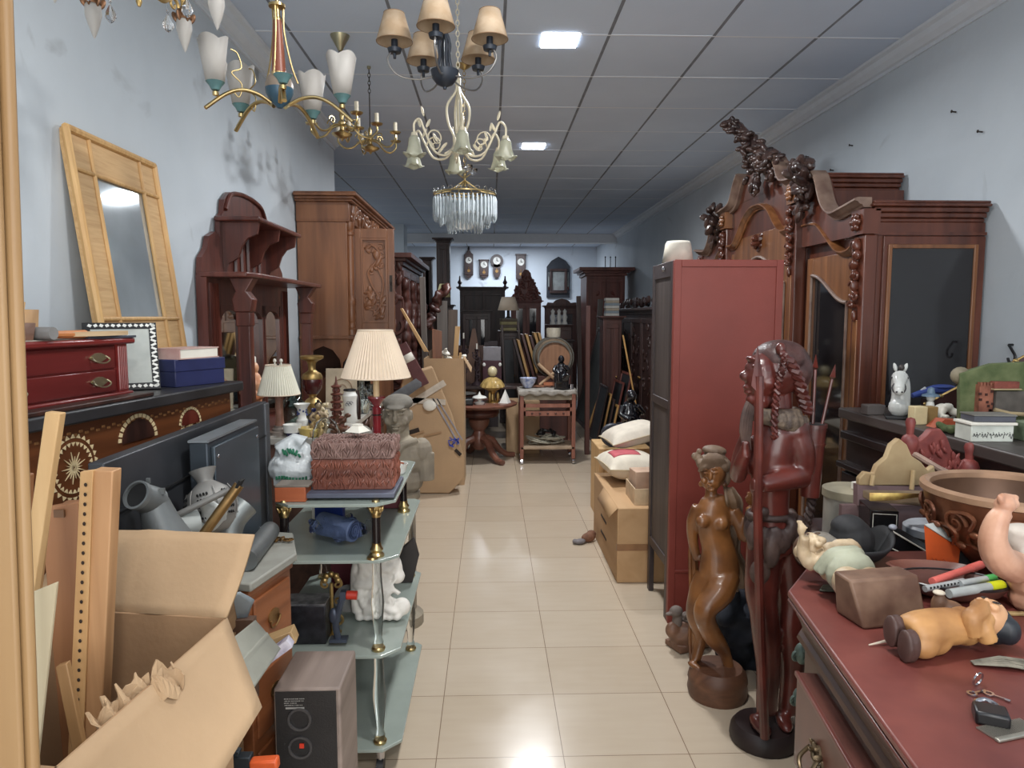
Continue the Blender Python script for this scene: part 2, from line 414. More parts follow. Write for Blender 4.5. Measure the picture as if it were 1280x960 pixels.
def archinlay(px, py, w, h, dark):
    hh = plane_hit(px, py, PX0, PV); l = hh-PX0; u, z = l.dot(PU), l.z
    m = M()
    for k in range(14):
        an = PI*k/14; a2 = an+PI/20
        o = [(u+w*cs(x)*r, z+h*sn(x)*r) for x, r in ((an,1),(a2,1),(a2,.86),(an,.86))]; m.prism(o, .0175, .0195)
    m.to('arch_inlay', ivory, t, smooth=0)
    M().prism([(u+w*.8*cs(PI*k/12), z+h*.8*sn(PI*k/12)) for k in range(13)], .016, .0192).to('arch_panel', DKWOOD if dark else MAHOG, t)
archinlay(181, 550, .085, .075, True); archinlay(245, 530, .06, .055, False)
rosette(245, 532, .045, .04)

# small red chest with two drawers on it
CH = PL(.36, .085, 1.37)
t = thing('table_chest', 'small red-brown two-drawer chest with fluted corners standing on the inlaid sideboard', 'chest of drawers', CH, PRZ)
redm = wood('cherry_red', (92,26,26), (132,48,44), .3, 'x', 5, coat=.3)
M().box(0, .515, .004, .15, .012, .15).to('body', redm, t, bevel=.003)
M().box(-.015, .54, -.018, .155, .15, .168).to('top', redm, t, bevel=.006)
M().box(-.012, .527, -.014, .153, 0, .014).to('base', redm, t, bevel=.004)
for u in (.0, .475):
    m = M().box(u, u+.04, -.006, .004, .014, .15)
    for k in range(5): m.tube([(u+.005+k*.0075, -.006, .02), (u+.005+k*.0075, -.006, .144)], .0032, 6)
    m.to('pilaster', redm, t)
for z0, z1 in ((.018, .079), (.083, .146)):
    d = M().box(.045, .47, -.002, .006, z0, z1).to('drawer', wood('cherry_dark', (70,22,22), (112,40,38), .28, 'x', 5, coat=.3), t, bevel=.002)
    for u in (.11, .40):
        zz = (z0+z1)/2+.002
        m = M().prism([(u+.03*cs(2*PI*k/16)*(1+.18*cs(4*2*PI*k/16)), zz+.013*sn(2*PI*k/16)) for k in range(16)], -.0055, -.002)
        m.tube(bez([(u-.026,-.006,zz+.003),(u-.03,-.016,zz-.006),(u-.012,-.02,zz-.014),(u+.012,-.02,zz-.014),(u+.03,-.016,zz-.006),(u+.026,-.006,zz+.003)], 5), .0022, 6)
        m.to('bail_handle', pm('pale_brass', (190,182,150), .3, .9), d)
# odds and ends on the small chest
def onch(u, v, z=.168): return PL(.36+u*.92, .085+v*.85, 1.37+z)
o = M().box(0, .4, 0, .14, 0, .003).to('newspaper', pm('old_newsprint', (176,172,160), .85, c2=(140,138,130), scale=18), loc=onch(-.01,-.005), rz=PRZ+.03); tag(o, 'grey newspaper spread flat over the top of the small red chest', 'newspaper')
o = M().box(0, .18, 0, .13, 0, .006).to('slate_tray', pm('slate_tray', (70,74,84), .3), loc=onch(.39,-.012), rz=PRZ-.06); tag(o, 'thin slate-grey tray overhanging the end of the small red chest', 'tray')
t = thing('tape_roll', 'roll of cream masking tape standing on edge on the small red chest', 'tape', onch(.115, .115, .171), PRZ)
def ring(ro, ri, w, n=32):
    m = M(); pr = [(ri,-w/2),(ro,-w/2),(ro,w/2),(ri,w/2)]
    vs = []; fs = []
    for j in range(n):
        a = 2*PI*j/n
        for r, y in pr: vs.append((r*cs(a), y, r*sn(a)))
    for j in range(n):
        for i in range(4): fs.append((j*4+i, ((j+1)%n)*4+i, ((j+1)%n)*4+(i+1)%4, j*4+(i+1)%4))
    return m.add(vs, fs)
ring(.036,.027,.036).to('tape', pm('masking_tape', (226,214,184), .7), t, loc=(0,0,.036)); ring(.027,.0245,.037).to('core', CARDB, t, loc=(0,0,.036))
o = M().add([(-.032,-.02,0),(.032,-.02,0),(.032,.02,0),(-.032,.02,0),(-.036,-.026,.042),(.036,-.026,.042),(.036,.026,.042),(-.036,.026,.042)],
      [(0,3,2,1),(0,1,5,4),(1,2,6,5),(2,3,7,6),(3,0,4,7)]).to('wooden_tub', wood('worn_brown', (96,70,58), (140,104,84), .6,'x'), loc=onch(.17,.03,.171), rz=PRZ, solid=.005)
tag(o, 'small worn brown open box in front of the tape roll', 'box')
o = M().add([(-.03,0,0),(.03,0,0),(.03,.05,0),(-.03,.05,0),(-.034,-.004,.075),(.034,-.004,.075),(.034,.055,.075),(-.034,.055,.075)],
      [(0,3,2,1),(0,1,5,4),(1,2,6,5),(2,3,7,6),(3,0,4,7)]).to('card_holder', wood('tan_wood', (160,122,78), (190,150,104), .6), loc=onch(.245,.06,.171), rz=PRZ, solid=.004)
tag(o, 'tan open wooden holder with small sticks behind the brown box', 'holder')
for k, (dx, tl) in enumerate(((0, .25), (.018, -.2))):
    o = M().tube([(0,0,0),(sn(tl)*.09,0,.09)], .003, 6).to('thin_stick', PINE, loc=onch(.243+dx,.085,.175), rz=PRZ); tag(o, 'thin pale stick standing in the tan wooden holder', 'stick', 'sticks in the tan holder')
t = thing('mallet', 'small mallet with grey head and orange-brown handle on the red chest', 'mallet', onch(.235,-.0,.171), PRZ)
M().tube([(0,-.03,.016),(0,.03,.016)], .016, 12).to('head', pm('grey_rubber', (128,126,124), .7), t)
M().tube([(.016,0,.012),(.15,.006,.010)], [.009,.012], 10).to('handle', wood('orange_beech', (172,104,56), (196,128,74), .5, 'x'), t)
o = M().prism([(0,-.02),(.1,-.035),(.21,-.012),(.205,.02),(.06,.03)], 0, .012, ax='z').to('wood_offcut', wood('pale_ply', (176,148,112), (202,176,140), .6, 'x'), loc=onch(.33,.02,.176), rz=PRZ-.1); tag(o, 'pale wedge-shaped wood offcut lying on the red chest top', 'wood piece')
m = M()
for k in range(9): m.ell((R.uniform(-.07,.07), R.uniform(-.03,.03), .008), (.022,.014,.008), (0,0,R.uniform(0,3)))
o = m.to('crumpled_paper', pm('speckled_paper', (170,168,140), .8, c2=(120,116,96), scale=40), loc=onch(.06,.03,.171), rz=PRZ, remesh=.005, relax=2); tag(o, 'crumpled speckled paper lying on the near end of the red chest top', 'paper')
o = M().box(0,.5,0,.05,0,.012).to('dark_moulding', DKWOOD, loc=PL(.37,-.012,1.37), rz=PRZ+.015, bevel=.003); tag(o, 'dark wooden moulding strip lying along the sideboard edge before the red chest', 'moulding')
# mosaic frame leaning behind it
br = FL(201,486,1.372); bl = br-PU*.125+PV*.165; tr = W(166,404,2.33)
ex = (br-bl); wd_ = ex.length; ex.normalize(); ez = (tr-br); ez -= ex*ez.dot(ex); hh = ez.length; ez.normalize(); ey = ex.cross(ez)*-1
Tm = Matrix(((ex.x,-ey.x,ez.x,br.x),(ex.y,-ey.y,ez.y,br.y),(ex.z,-ey.z,ez.z,br.z),(0,0,0,1)))
t = thing('mosaic_frame', 'leaning picture frame with black and white mosaic border beside the red chest', 'picture frame', br); 
Tl = Matrix.Translation(-br) @ Tm
M(Tl).frame(-wd_, 0, 0, hh, .022, -.004, .004).to('border', BLACK, t)
m = M(Tl)
for k in range(16):
    z = .006+k*hh/16.5; m.cb((-.011, 0, z+.006), (.016, .012, .007), (0, .5 if k%2 else -.5, 0))
for k in range(22):
    x = -.01-k*.016
    if x > -wd_+.02:
        for z in (.011, hh-.011): m.cb((x, 0, z), (.01, .012, .009), (0, .5 if k%2 else -.5, 0))
m.to('mosaic', WHITE, t, smooth=0)
M(Tl).box(-wd_+.022, -.022, -.001, .002, .022, hh-.022).to('mount', pm('grey_mount', (186,190,184), .6), t)
# navy box and book
t = thing('storage_box', 'navy blue cardboard box at the end of the inlaid sideboard, a book on top', 'box', PL(1.205,.10,1.37), PRZ-.3)
nav = pm('navy_card', (38,44,86), .45)
M().box(-.1,.1,-.06,.06,0,.085).to('body', nav, t, bevel=.003); M().box(-.103,.103,-.063,.063,.05,.09).to('lid', nav, t, bevel=.003)
t = thing('book', 'thick white book with pinkish spine lying on the navy blue box', 'book', PL(1.20,.10,1.46), PRZ-.2)
M().box(-.085,.085,-.055,.055,.003,.032).to('pages', PAPER, t, bevel=.001)
m = M().box(-.088,.088,-.058,.058,0,.003).box(-.088,.088,-.058,.058,.032,.035).box(-.09,-.085,-.058,.058,0,.035); m.to('cover', pm('pink_cover', (206,178,168), .5, c2=(180,140,132)), t)

# rattan mirror leaning on the wall
t = thing('wall_mirror', 'tall mirror in a honey rattan frame leaning on the pale wall', 'mirror', (-1.312, 2.445, 1.459), rot=(0, -math.asin(.092/.76), 0))
# local: y along the wall, z up, x out of the wall
rat = wood('rattan', (186,142,88), (218,178,120), .5, 'z', 14); Hm = .762; Wm = .615
m = M()
def yb(m, y0, y1, z0, z1, x0=-.012, x1=.012): m.box(x0, x1, y0, y1, z0, z1)
yb(m,0,.13,0,Hm); yb(m,Wm-.13,Wm,0,Hm); yb(m,.13,Wm-.13,0,.13); yb(m,.13,Wm-.13,Hm-.13,Hm)
m.to('cane_panels', wood('cane_weave', (190,150,102), (214,178,128), .7, 'y', 20, bump=.4), t)
m = M(); P_ = lambda y, z, x=.014: (x, y, z)
for a, b2 in ((P_(0,0),P_(0,Hm)),(P_(Wm,0),P_(Wm,Hm)),(P_(0,0),P_(Wm,0)),(P_(0,Hm),P_(Wm,Hm))): m.tube([a,b2], .014, 8)
for a, b2 in ((P_(.13,.0),P_(.13,Hm)),(P_(Wm-.13,0),P_(Wm-.13,Hm)),(P_(0,.13),P_(Wm,.13)),(P_(0,Hm-.13),P_(Wm,Hm-.13))): m.tube([a,b2], .008, 8)
m.to('canes', rat, t)
m = M(); yb(m,.13,Wm-.13,.13,Hm-.13,.002,.006); m.to('mirror_plate', pm('dusty_brightened_mirror',(212,222,228),.06,.62,.03), t, smooth=0)  # dusty plate; its pale diffuse tone also paints the reflection brighter

# dark headboard slab standing on edge + grey metal box etc. come in the next section
# overmantel / hall dresser with mirrors
t = thing('hall_stand', 'dark red hall dresser with arched crest, two shelves, square posts and mirror panels', 'hall stand', (-1.40, 3.46, 0))
hw = wood('hall_mahogany', (62,28,22), (106,54,42), .36, coat=.2)
# local: y along wall 0..1.36, x out from wall 0..0.22
m = M().prism([(0,1.15),(0,1.79),(.02,1.88),(.09,1.93),(.12,1.99),(.2,2.02),(.26,2.0),(.27,2.10),(.32,2.13),(.34,2.2),(.42,2.25),(.56,2.275),(.68,2.28),(.80,2.275),(.94,2.25),(1.02,2.2),(1.04,2.13),(1.09,2.10),(1.10,2.0),(1.16,2.02),(1.24,1.99),(1.27,1.93),(1.34,1.88),(1.36,1.79),(1.36,1.15)], 0, .025, ax='x'); m.to('back_panel', hw, t)
m = M().tube(bez([(.03,.34,2.15),(.03,.42,2.235),(.03,.56,2.262),(.03,.68,2.267),(.03,.8,2.262),(.03,.94,2.235),(.03,1.02,2.15)],6), .012, 8); m.to('crest_moulding', hw, t)
M().prism([(.0,0),(.24,0),(.27,.1),(.27,1.38),(.25,1.42),(0,1.42)],1.785,1.81,ax='z').to('shelf', hw, t, bevel=.006)
M().box(.0,.23,.25,1.06,2.08,2.105).to('upper_shelf', hw, t, bevel=.008)
brk = [(0,2.08),(.21,2.08),(.2,2.02),(.15,2.0),(.12,1.96),(.1,1.9),(.05,1.87),(.03,1.81),(0,1.81)]
for y in (.3, .66, 1.0): M().prism(brk, y, y+.022, TR()).to('bracket', hw, t)
m = M()
for k in range(5): m.tube([(.03,.46+k*.1,1.82),(.03,.46+k*.1,2.07)], .018, 8)
m.to('back_spindles', hw, t)
for y in (.08, 1.26):
    m = M().box(.16,.22,y,y+.06,.98,1.62).box(.155,.225,y-.005,y+.065,1.55,1.62)
    m.prism([(.15,1.62),(.23,1.62),(.24,1.68),(.21,1.72),(.25,1.785),(.13,1.785),(.16,1.72),(.14,1.68)], y-.01, y+.07); m.to('post', hw, t, bevel=.004)
m = M().box(.025,.05,0,.16,1.15,1.785).box(.025,.05,1.2,1.36,1.15,1.785).box(.025,.05,.16,1.2,1.66,1.785)
for y0 in (.02, 1.22):
    for k in range(4): m.tube([(.05,y0+.02+k*.03,1.18),(.05,y0+.02+k*.03,1.76)], .009, 6)
m.to('fluted_stiles', hw, t)
for y0, y1 in ((.17,.46),(.49,.85),(.88,1.19)):
    mp = M().box(.026,.032,y0,y1,1.0,1.66).to('mirror_pane', MIRR, t, smooth=0)
    m = M().box(.03,.045,y0-.02,y0+.012,1.0,1.66).box(.03,.045,y1-.012,y1+.02,1.0,1.66)
    m.prism([(y0,1.66),(y1,1.66),(y1,1.60)]+[(y0+(y1-y0)*(.5+.42*cs(PI*k/10)), 1.58+.05*sn(PI*k/10)) for k in range(11)]+[(y0,1.60)], .03,.045, ax='x'); m.to('pane_frame', hw, mp)
M().box(0,.21,0,1.36,.0,.95).to('base_cupboard', hw, t, bevel=.006); M().box(0,.23,-.02,1.38,.95,.98).to('counter', hw, t, bevel=.006); M().box(0,.025,0,1.36,.98,1.15).to('splash_board', hw, t)

# tall carved cabinet
TCX, TCY = -1.40, 5.28
t = thing('carved_cabinet', 'tall brown oak cabinet with turned columns and a carved door standing open', 'cabinet', (TCX, TCY, 0))
cw_ = wood('cabinet_oak', (100,62,42), (146,98,66), .38, 'z', 4, coat=.15)
M().box(0,.36,0,1.9,1.45,2.30).to('body', cw_, t, bevel=.004)
M().box(-.0,.38,-.012,1.92,2.29,2.42).to('frieze', cw_, t, bevel=.004)
m = M(); 
for o_, z0, z1 in ((.0,2.28,2.30),(.03,2.42,2.435),(.045,2.435,2.455),(.07,2.455,2.475),(.06,2.475,2.485)): m.box(0,.38+o_,-.012-o_,1.92+o_,z0,z1)
m.to('cornice', cw_, t, bevel=.004)
m = M(); carve(m, .1, 1.8, 2.31, 2.40, -.385, 60, .07, 3, mat=Matrix.Rotation(PI/2,4,'Z')); m.T = Matrix.Identity(4)
m2 = M(Matrix(((0,-1,0,0),(1,0,0,0),(0,0,1,0),(0,0,0,1)))); carve(m2, .08, 1.82, 2.31, 2.41, -.385, 70, .075, 3); m2.to('frieze_carving', cw_, t)
colp = [(.0,1.46),(.034,1.46),(.034,1.5),(.026,1.51),(.03,1.53),(.022,1.55),(.03,1.57),(.026,1.60),(.032,1.63),(.024,1.66),(.033,1.69),(.033,1.72),(.022,1.74),(.026,1.8),(.027,2.0),(.024,2.13),(.021,2.18),(.03,2.19),(.03,2.21),(.022,2.22),(.034,2.25),(.034,2.28),(0,2.28)]
for y in (.04, 1.0, 1.86): M().lathe(colp, 20, c=(.375,y,0)).to('column', cw_, t)
# open door, hinged at the near column and facing the room's front
dr = M(); X0, X1 = .40, .69
dr.box(X0,X0+.045,.07,.1,1.48,2.24).box(X1-.05,X1,.07,.1,1.48,2.24).box(X0+.045,X1-.05,.07,.1,1.48,1.55).box(X0+.045,X1-.05,.07,.1,2.17,2.24).box(X0+.045,X1-.05,.085,.096,1.55,2.17)
dm = dr.to('door', cw_, t, bevel=.003)
m = M().frame(X0+.045,X1-.05,1.55,2.17,.014,.066,.09); m.to('panel_moulding', cw_, dm)
m = M(); cx = (X0+X1)/2
m.tube(bez([(cx-.02,.08,1.6),(cx+.04,.08,1.7),(cx-.02,.08,1.82),(cx-.05,.08,1.92),(cx+.01,.08,2.0),(cx+.03,.08,2.07),(cx-.02,.08,2.12),(cx-.06,.08,2.08)],6), .008, 6)
m.tube(bez([(cx+.04,.08,1.72),(cx+.06,.08,1.85),(cx+.02,.08,1.95)],6), .007, 6); m.ell((cx+.01,.08,2.05),(.022,.012,.035)); m.ell((cx+.025,.08,2.0),(.018,.012,.05),(0,.5,0))
carve(m, cx-.065, cx+.065, 1.58, 1.8, .082, 26, .06, 5); carve(m, cx-.065, cx+.065, 1.85, 2.13, .083, 14, .05, 8)
m.to('door_carving', cw_, dm)
M().box(X1-.034,X1-.016,.064,.07,1.78,1.9).ell((X1-.025,.062,1.84),(.006,.006,.014)).to('keyhole_plate', BRONZE, dm)
# open stage with arched sides, and the buffet below
for y0_ in (0, 1.87): M().prism([(0,1.45),(0,1.14),(.03,1.14),(.05,1.28),(.1,1.35),(.17,1.38),(.24,1.35),(.29,1.28),(.31,1.14),(.36,1.14),(.36,1.45)], y0_, y0_+.03).to('side_arch', cw_, t)
M().box(0,.4,-.02,1.92,1.43,1.455).to('shelf_board', cw_, t, bevel=.005)
M().box(0,.02,.03,1.87,1.14,1.44).to('back_board', DKWOOD, t); M().box(0,.42,0,1.9,0,1.14).to('buffet', cw_, t, bevel=.005)
for y in (.06, 1.84): M().lathe([(.0,1.14),(.035,1.14),(.035,1.17),(.02,1.19),(.04,1.24),(.044,1.28),(.03,1.33),(.02,1.37),(.034,1.4),(.034,1.43),(0,1.43)], 18, c=(.35,y,0)).to('baluster', cw_, t)
# ================================================================ left clutter: carton, planks, slab, ironware, speaker, glass trolley
# big open carton
T1 = 1.0
A_, B0, C_ = FL(283,773,T1), FL(137,765,T1), FL(70,960,T1)
B_ = A_ + (B0-A_)*1.75; D_ = B_ + (C_-A_)
t = thing('carton', 'large open cardboard box with its flaps folded out, full of planks', 'cardboard box', (A_.x, A_.y, 0))
Tm = Matrix.Translation((-A_.x, -A_.y, 0))
def low(p, z=0.0): return Vector((p.x, p.y, z))
def quad(m, *p): m.add(p, [tuple(range(len(p)))])
m = M(Tm)
for p, q in ((A_,B_),(C_,A_),(D_,C_),(B_,D_)): quad(m, p, q, low(q), low(p))
quad(m, low(A_,.005), low(B_,.005), low(D_,.005), low(C_,.005)); m.to('box_body', CARDI, t, solid=.006, smooth=0)
Ap, Bp = W(318,668,1.47), W(100,662,1.53)
def flap(name, pts, crease=0.0, nx=14, ny=8):
    a, b, c, d = [Vector(p) for p in pts]      # hinge a->b, free edge d->c
    nrm = (b-a).cross(d-a).normalized()
    def fn(u, v):
        p = (a*(1-u)+b*u)*(1-v)+(d*(1-u)+c*u)*v
        k = abs(u-.45-.18*(v-.5)); return p + nrm*(-crease*max(0, 1-k*9)+crease*.6*sn(v*3+u*4))
    return M(Tm).surf(fn, nx, ny).to(name, CARDB, t, solid=.006, smooth=40)
flap('back_flap', (A_, B_, Bp, Ap), .012)
F1 = W(327,885,1.25); F2 = W(280,962,1.13); F3 = F2+(F2-F1)*2.6
m = M(Tm); n_ = 10
def ff(u, v):
    hinge = A_*(1-u)+C_*u; q = F1*(1-u)+F3*u
    return hinge*(1-v)+q*v 
m.surf(ff, 14, 8).to('side_flap', CARDB, t, solid=.006, smooth=40)
# torn strip lying in the box opening along the near edge
m = M(); q = random.Random(31)
e0, e1 = FL(132,910,1.0), FL(238,842,1.0); dirc = (e1-e0)
for k in range(4):
    ph = [q.uniform(0, 6) for _ in range(4)]; u0 = k*.23; L = .34; inn = Vector((-.035-.012*k % .03, .015, 0))
    def fn(u, v):
        p = e0 + dirc*(u0+L*u) + inn*(.4+.5*v) + Vector((0, 0, -.03+.045*v*(1-.5*abs(u-.5))))
        return p + Vector((.008*sn(u*9+ph[0]+v*4), .008*sn(u*7+ph[1]), .010*sn(u*11+ph[2])*v+.006*sn(u*23+v*9+ph[3])))
    m.surf(fn, 14, 5)
o = m.to('torn_cardboard', CARDB, None, smooth=0, solid=.003); tag(o, 'torn crumpled cardboard scraps poking out along the open carton edge', 'cardboard scraps', kind='stuff')
# planks standing in the carton
def plank(pts, Yb, thick, name, mat_, lab, z0=.02, grp=None, extra=None):
    """a board standing in the carton: pts = photo corners top-left, top-right, and two low ones along its sides"""
    tl, tr_, bl_, br2 = [W(x, y, Yb) for x, y in pts]
    def down(a, b): return a + (b-a)*((z0-a.z)/(b.z-a.z))
    dv = ((bl_-tl).normalized()+(br2-tr_).normalized()); dl, dr_ = bl_+dv*((z0-bl_.z)/dv.z), br2+dv*((z0-br2.z)/dv.z)
    if dr_.x-dl.x < .006: dr_.x = dl.x+.006
    off = Vector((0, thick, 0)); org = Vector(((dl.x+dr_.x)/2, Yb, z0))
    m = M(Matrix.Translation(-org)).add([dl,dr_,tr_,tl,dl+off,dr_+off,tr_+off,tl+off], [(0,1,2,3),(7,6,5,4),(0,4,5,1),(1,5,6,2),(2,6,7,3),(3,7,4,0)])
    o = m.to(name, mat_, loc=org, bevel=.0015); tag(o, lab, 'plank', grp); return o
bd = wood('beige_board', (168,124,84), (202,158,114), .5, 'z', 8); bd2 = wood('brown_board', (132,88,56), (164,114,76), .5, 'z', 5)
# the long bed rail with a row of holes: two parts
t = thing('slotted_rail', 'tall tan wooden rail with a row of small holes, standing in the carton', 'bed rail', W(120,930,1.2))
org = t.location.copy(); Tq = Matrix.Translation(-org)
def rail(pts, Y, th):
    q = [W(x, y, Y) for x, y in pts]; o = Vector((0, th, 0)); return M(Tq).add(q+[p+o for p in q], [(0,1,2,3),(7,6,5,4),(0,4,5,1),(1,5,6,2),(2,6,7,3),(3,7,4,0)])
rail([(90,952),(127,905),(141,589),(114,588)],1.2,.03).to('broad_face', bd, t, bevel=.002)
rail([(84,960),(104,935),(116,588),(100,590)],1.195,.012).to('edge_strip', wood('edge_board',(186,142,92),(210,170,120),.5,'z',8), t, bevel=.001)
m = M(Tq)
for k in range(26):
    y = 606+k*12.2; x = 107.5-(y-590)*.036; m.ell(W(x, y, 1.193), (.0028,.0012,.0034), n=8, m=5)
m.to('holes', pm('dark_hole', (50,36,26), .8), t)
plank([(50,636),(97,628),(72,800),(100,800)],1.3,.02,'bed_board',bd2,'broad brown board with a dark peg slot, standing behind the slotted rail')
o = M().cb((0,0,0),(.018,.004,.014)).to('metal_plate', pm('slot_plate',(112,78,50),.5), loc=W(74,642,1.296)); o.parent = bpy.data.objects['bed_board']; o.matrix_parent_inverse = Matrix.Translation(-o.parent.location)
plank([(78,628),(104,627),(98,800),(112,800)],1.335,.018,'bed_board',wood('dark_board',(112,74,46),(140,96,62),.5),'darker brown board, mostly hidden between the peg-slot board and slotted rail')
plank([(56,515),(75,517),(24,760),(40,740)],1.06,.016,'batten',PINE,'long pale batten, tallest of the thin strips leaning in the carton')
plank([(44,600),(63,602),(30,760),(46,735)],1.09,.012,'batten',wood('batten_b',(160,120,78),(190,150,104),.5),'shorter light batten leaning next to the tallest pale batten')
plank([(33,592),(38,593),(30,700),(36,700)],1.13,.01,'batten',bd2,'thin dark batten mostly hidden behind the two pale battens')
plank([(36,742),(71,728),(34,900),(44,880)],.98,.006,'plywood_offcut',wood('ply_grey',(176,160,130),(206,192,160),.6),'torn pale grey-brown plywood offcut with a slanted top in the carton')
plank([(69,834),(83,829),(88,930),(102,922)],1.12,.012,'moulding',wood('mould_tan',(150,112,72),(186,148,102),.5),'short narrow tan moulding with grooves, lowest stick in the carton',.72)

# dark headboard slab on edge
t = thing('headboard', 'dark charcoal headboard slab standing on edge before the inlaid sideboard', 'headboard', (-.85, 1.535, 0))
ch = pm('charcoal_paint', (56,58,62), .4, c2=(44,46,50), scale=6)
M().box(-.018,.018,0,1.12,0,1.285).to('panel', ch, t, bevel=.004)
M().box(.018,.024,0,1.12,1.16,1.165).to('groove', pm('groove_dark',(24,24,26),.6), t)
M().box(-.02,.026,1.08,1.125,.02,1.28).to('end_rail', pm('charcoal_light', (78,80,84), .4), t, bevel=.004)
for k, (y, z) in enumerate(((.86,1.245),)):
    M().tube([(.018,y-.04,z),(.026,y-.04,z),(.026,y+.04,z),(.018,y+.04,z)], .003, 6).to('pull', CHROME, t)
# crate under the ironware
t = thing('wooden_crate', 'plain wooden crate carrying the grey stovepipe, hidden behind the carton flap', 'crate', (-.73, 1.70, 0))
cr = wood('crate_wood', (120,92,64), (160,126,90), .7, 'y')
m = M()
for k in range(6):
    z = .02+k*.155
    m.box(-.06,.06,-.18,-.17,z,z+.14).box(-.06,.06,.12,.13,z,z+.14).box(-.065,-.055,-.18,.13,z,z+.14).box(.055,.065,-.18,.13,z,z+.14)
m.to('slats', cr, t)
M().box(-.067,.067,-.185,.135,.94,.955).to('lid', cr, t)
# metal box against the slab
t = thing('metal_box', 'dark grey steel box with rivets propped against the charcoal headboard', 'metal box', (-.79, 2.11, .887))
st = pm('slate_steel', (70,78,86), .38, .45, .14, 5)
M().box(-.02,.03,-.20,.19,0,.375).to('case', st, t, bevel=.004)
M().box(.03,.042,-.18,.185,.005,.36).to('cover', pm('slate_cover', (82,92,100), .35, .45, .14, 5), t, bevel=.003)
m = M()
for y, z in ((-.16,.33),(.165,.33),(.165,.03),(-.16,.2)): M().ell((.043,y,z),(.003,.006,.006)).to('rivet', CHROME, t)
M().box(-.02,.034,-.205,.195,.375,.381).to('rim', pm('pale_edge',(140,146,150),.4,.5), t)
# stove pipe boot
t = thing('stovepipe', 'grey zinc stovepipe cone with a round mouth, standing behind the carton', 'stovepipe', (-.762, 1.63, .957))
zn = pm('dull_zinc', (126,130,130), .5, .55, .16, 7, .08)
m = M().tube([(.045,-.005,0),(.03,0,.08),(-.0,0,.17),(-.014,0,.215)], [.085,.066,.04,.033], 24); m.to('cone', zn, t)
m = M(); mo = Vector((-.018,-.012,.225)); dirv = Vector((-.25,-.75,.45)).normalized()
m.tube([mo-dirv*.02, mo+dirv*.035], [.034,.031], 24); m.to('mouth', zn, t)
ring(.033,.028,.012).to('rim', zn, t, loc=mo+dirv*.038, rot=dirv.to_track_quat('Y','Z').to_euler())
m = M().lathe([(.0,0),(.028,0)], 20); m.to('dark_inside', pm('hollow_shade',(20,20,20),.9), t, loc=mo+dirv*.0365, rot=dirv.to_track_quat('Z','Y').to_euler())  # flat dark disc painted as the shaded inside of the mouth
M().cb(mo+Vector((.03,.0,.02)),(.012,.006,.014)).to('lug', zn, t); m = M().cb(mo+Vector((-.005,.01,.042)),(.008,.006,.012)); m.to('lug', zn, t)
# pierced lantern
t = thing('pierced_lantern', 'round grey metal lantern with pierced leaf holes leaning on the headboard', 'lantern', (-.725, 1.83, 1.11), rot=(-.25,-.3,0))
iron = pm('grey_iron', (142,140,136), .55, .4, .14, 9, .08)
prof = [(.0,-.07),(.03,-.066),(.052,-.045),(.062,-.015),(.062,.01),(.05,.04),(.028,.058),(.02,.064),(.02,.07),(.034,.098),(.031,.098),(.016,.07),(.012,.06)]
m = M().lathe(prof, 32); m.to('bowl', iron, t)
q = random.Random(4)
for k in range(6):
    m = M(); a0 = k*PI/3-.35
    for i in range(5):
        for j in range(4):
            z = -.03+i*.0145; a = a0+(j-1.5)*.13; r = .0618 if -.03<z<.02 else .056
            r = math.sqrt(max(0,.064**2-(z*.92)**2))
            m.ell((r*cs(a), r*sn(a), z), (.0022,.0032,.0045), (0, q.uniform(-.5,.5), a), 6, 4)
    m.to('pierced_panel', pm('hole_black',(18,18,18),.9), t)
m = M()
for k in range(6):
    a = k*PI/3+.17; m.tube([(math.sqrt(max(0,.066**2-(z*.92)**2))*cs(a), math.sqrt(max(0,.066**2-(z*.92)**2))*sn(a), z) for z in (-.05,-.03,-.01,.01,.03,.045)], .0016, 5)
m.to('ribs', iron, t)
# pipes and sheet pieces
def pipe(name, a, b, r0, r1, mat_, lab, cat='pipe', hollow=True, grp=None, bend=None):
    a, b = Vector(a), Vector(b); m = M(Matrix.Translation(-a))
    path = [a, b] if bend is None else bez([a, Vector(bend), b], 8)
    rr = [r0+(r1-r0)*i/(len(path)-1) for i in range(len(path))]
    m.tube(path, rr, 20)
    o = m.to(name, mat_, loc=a)
    if hollow:
        d = (path[-1]-path[-2]).normalized()
        M().lathe([(.0,0),(r1*.82,0)], 16).to('opening', pm('hollow_shade',(20,20,20),.9), o, loc=path[-1]-a+d*.0008, rot=d.to_track_quat('Z','Y').to_euler())  # dark disc on the capped end, painted shade of the hollow
    tag(o, lab, cat, grp); return o
o = pipe('brass_tube', W(250,674,1.68), W(299,606,1.72), .0125,.0125, pm('aged_brass',(150,120,78),.35,.85,.2,14),'aged brass tube with a notched end sticking up from the ironware heap','tube')
m = M().cb(W(300,604,1.715)-o.location,(.006,.03,.02),(0,.5,0)); m.to('notch', pm('hollow_shade',(20,20,20),.9), o)  # shade in the notch painted as a dark block
pipe('flue_elbow', W(284,675,1.95), W(306,630,2.0), .036,.040, GREYM,'shiny grey flue elbow next to the brass tube in the ironware heap','pipe', False, bend=W(290,650,1.97))
pipe('thin_pipe', W(205,652,1.70), W(287,612,1.74), .008,.008, iron,'thin grey pipe lying across the front of the pierced lantern','pipe', False)
pipe('flue_cone', W(214,660,1.70), W(244,655,1.74), .022,.04, pm('chalky_grey',(176,180,176),.6,.2,.1,9),'chalky pale grey metal cone lying between stovepipe and brass tube','cone', True)
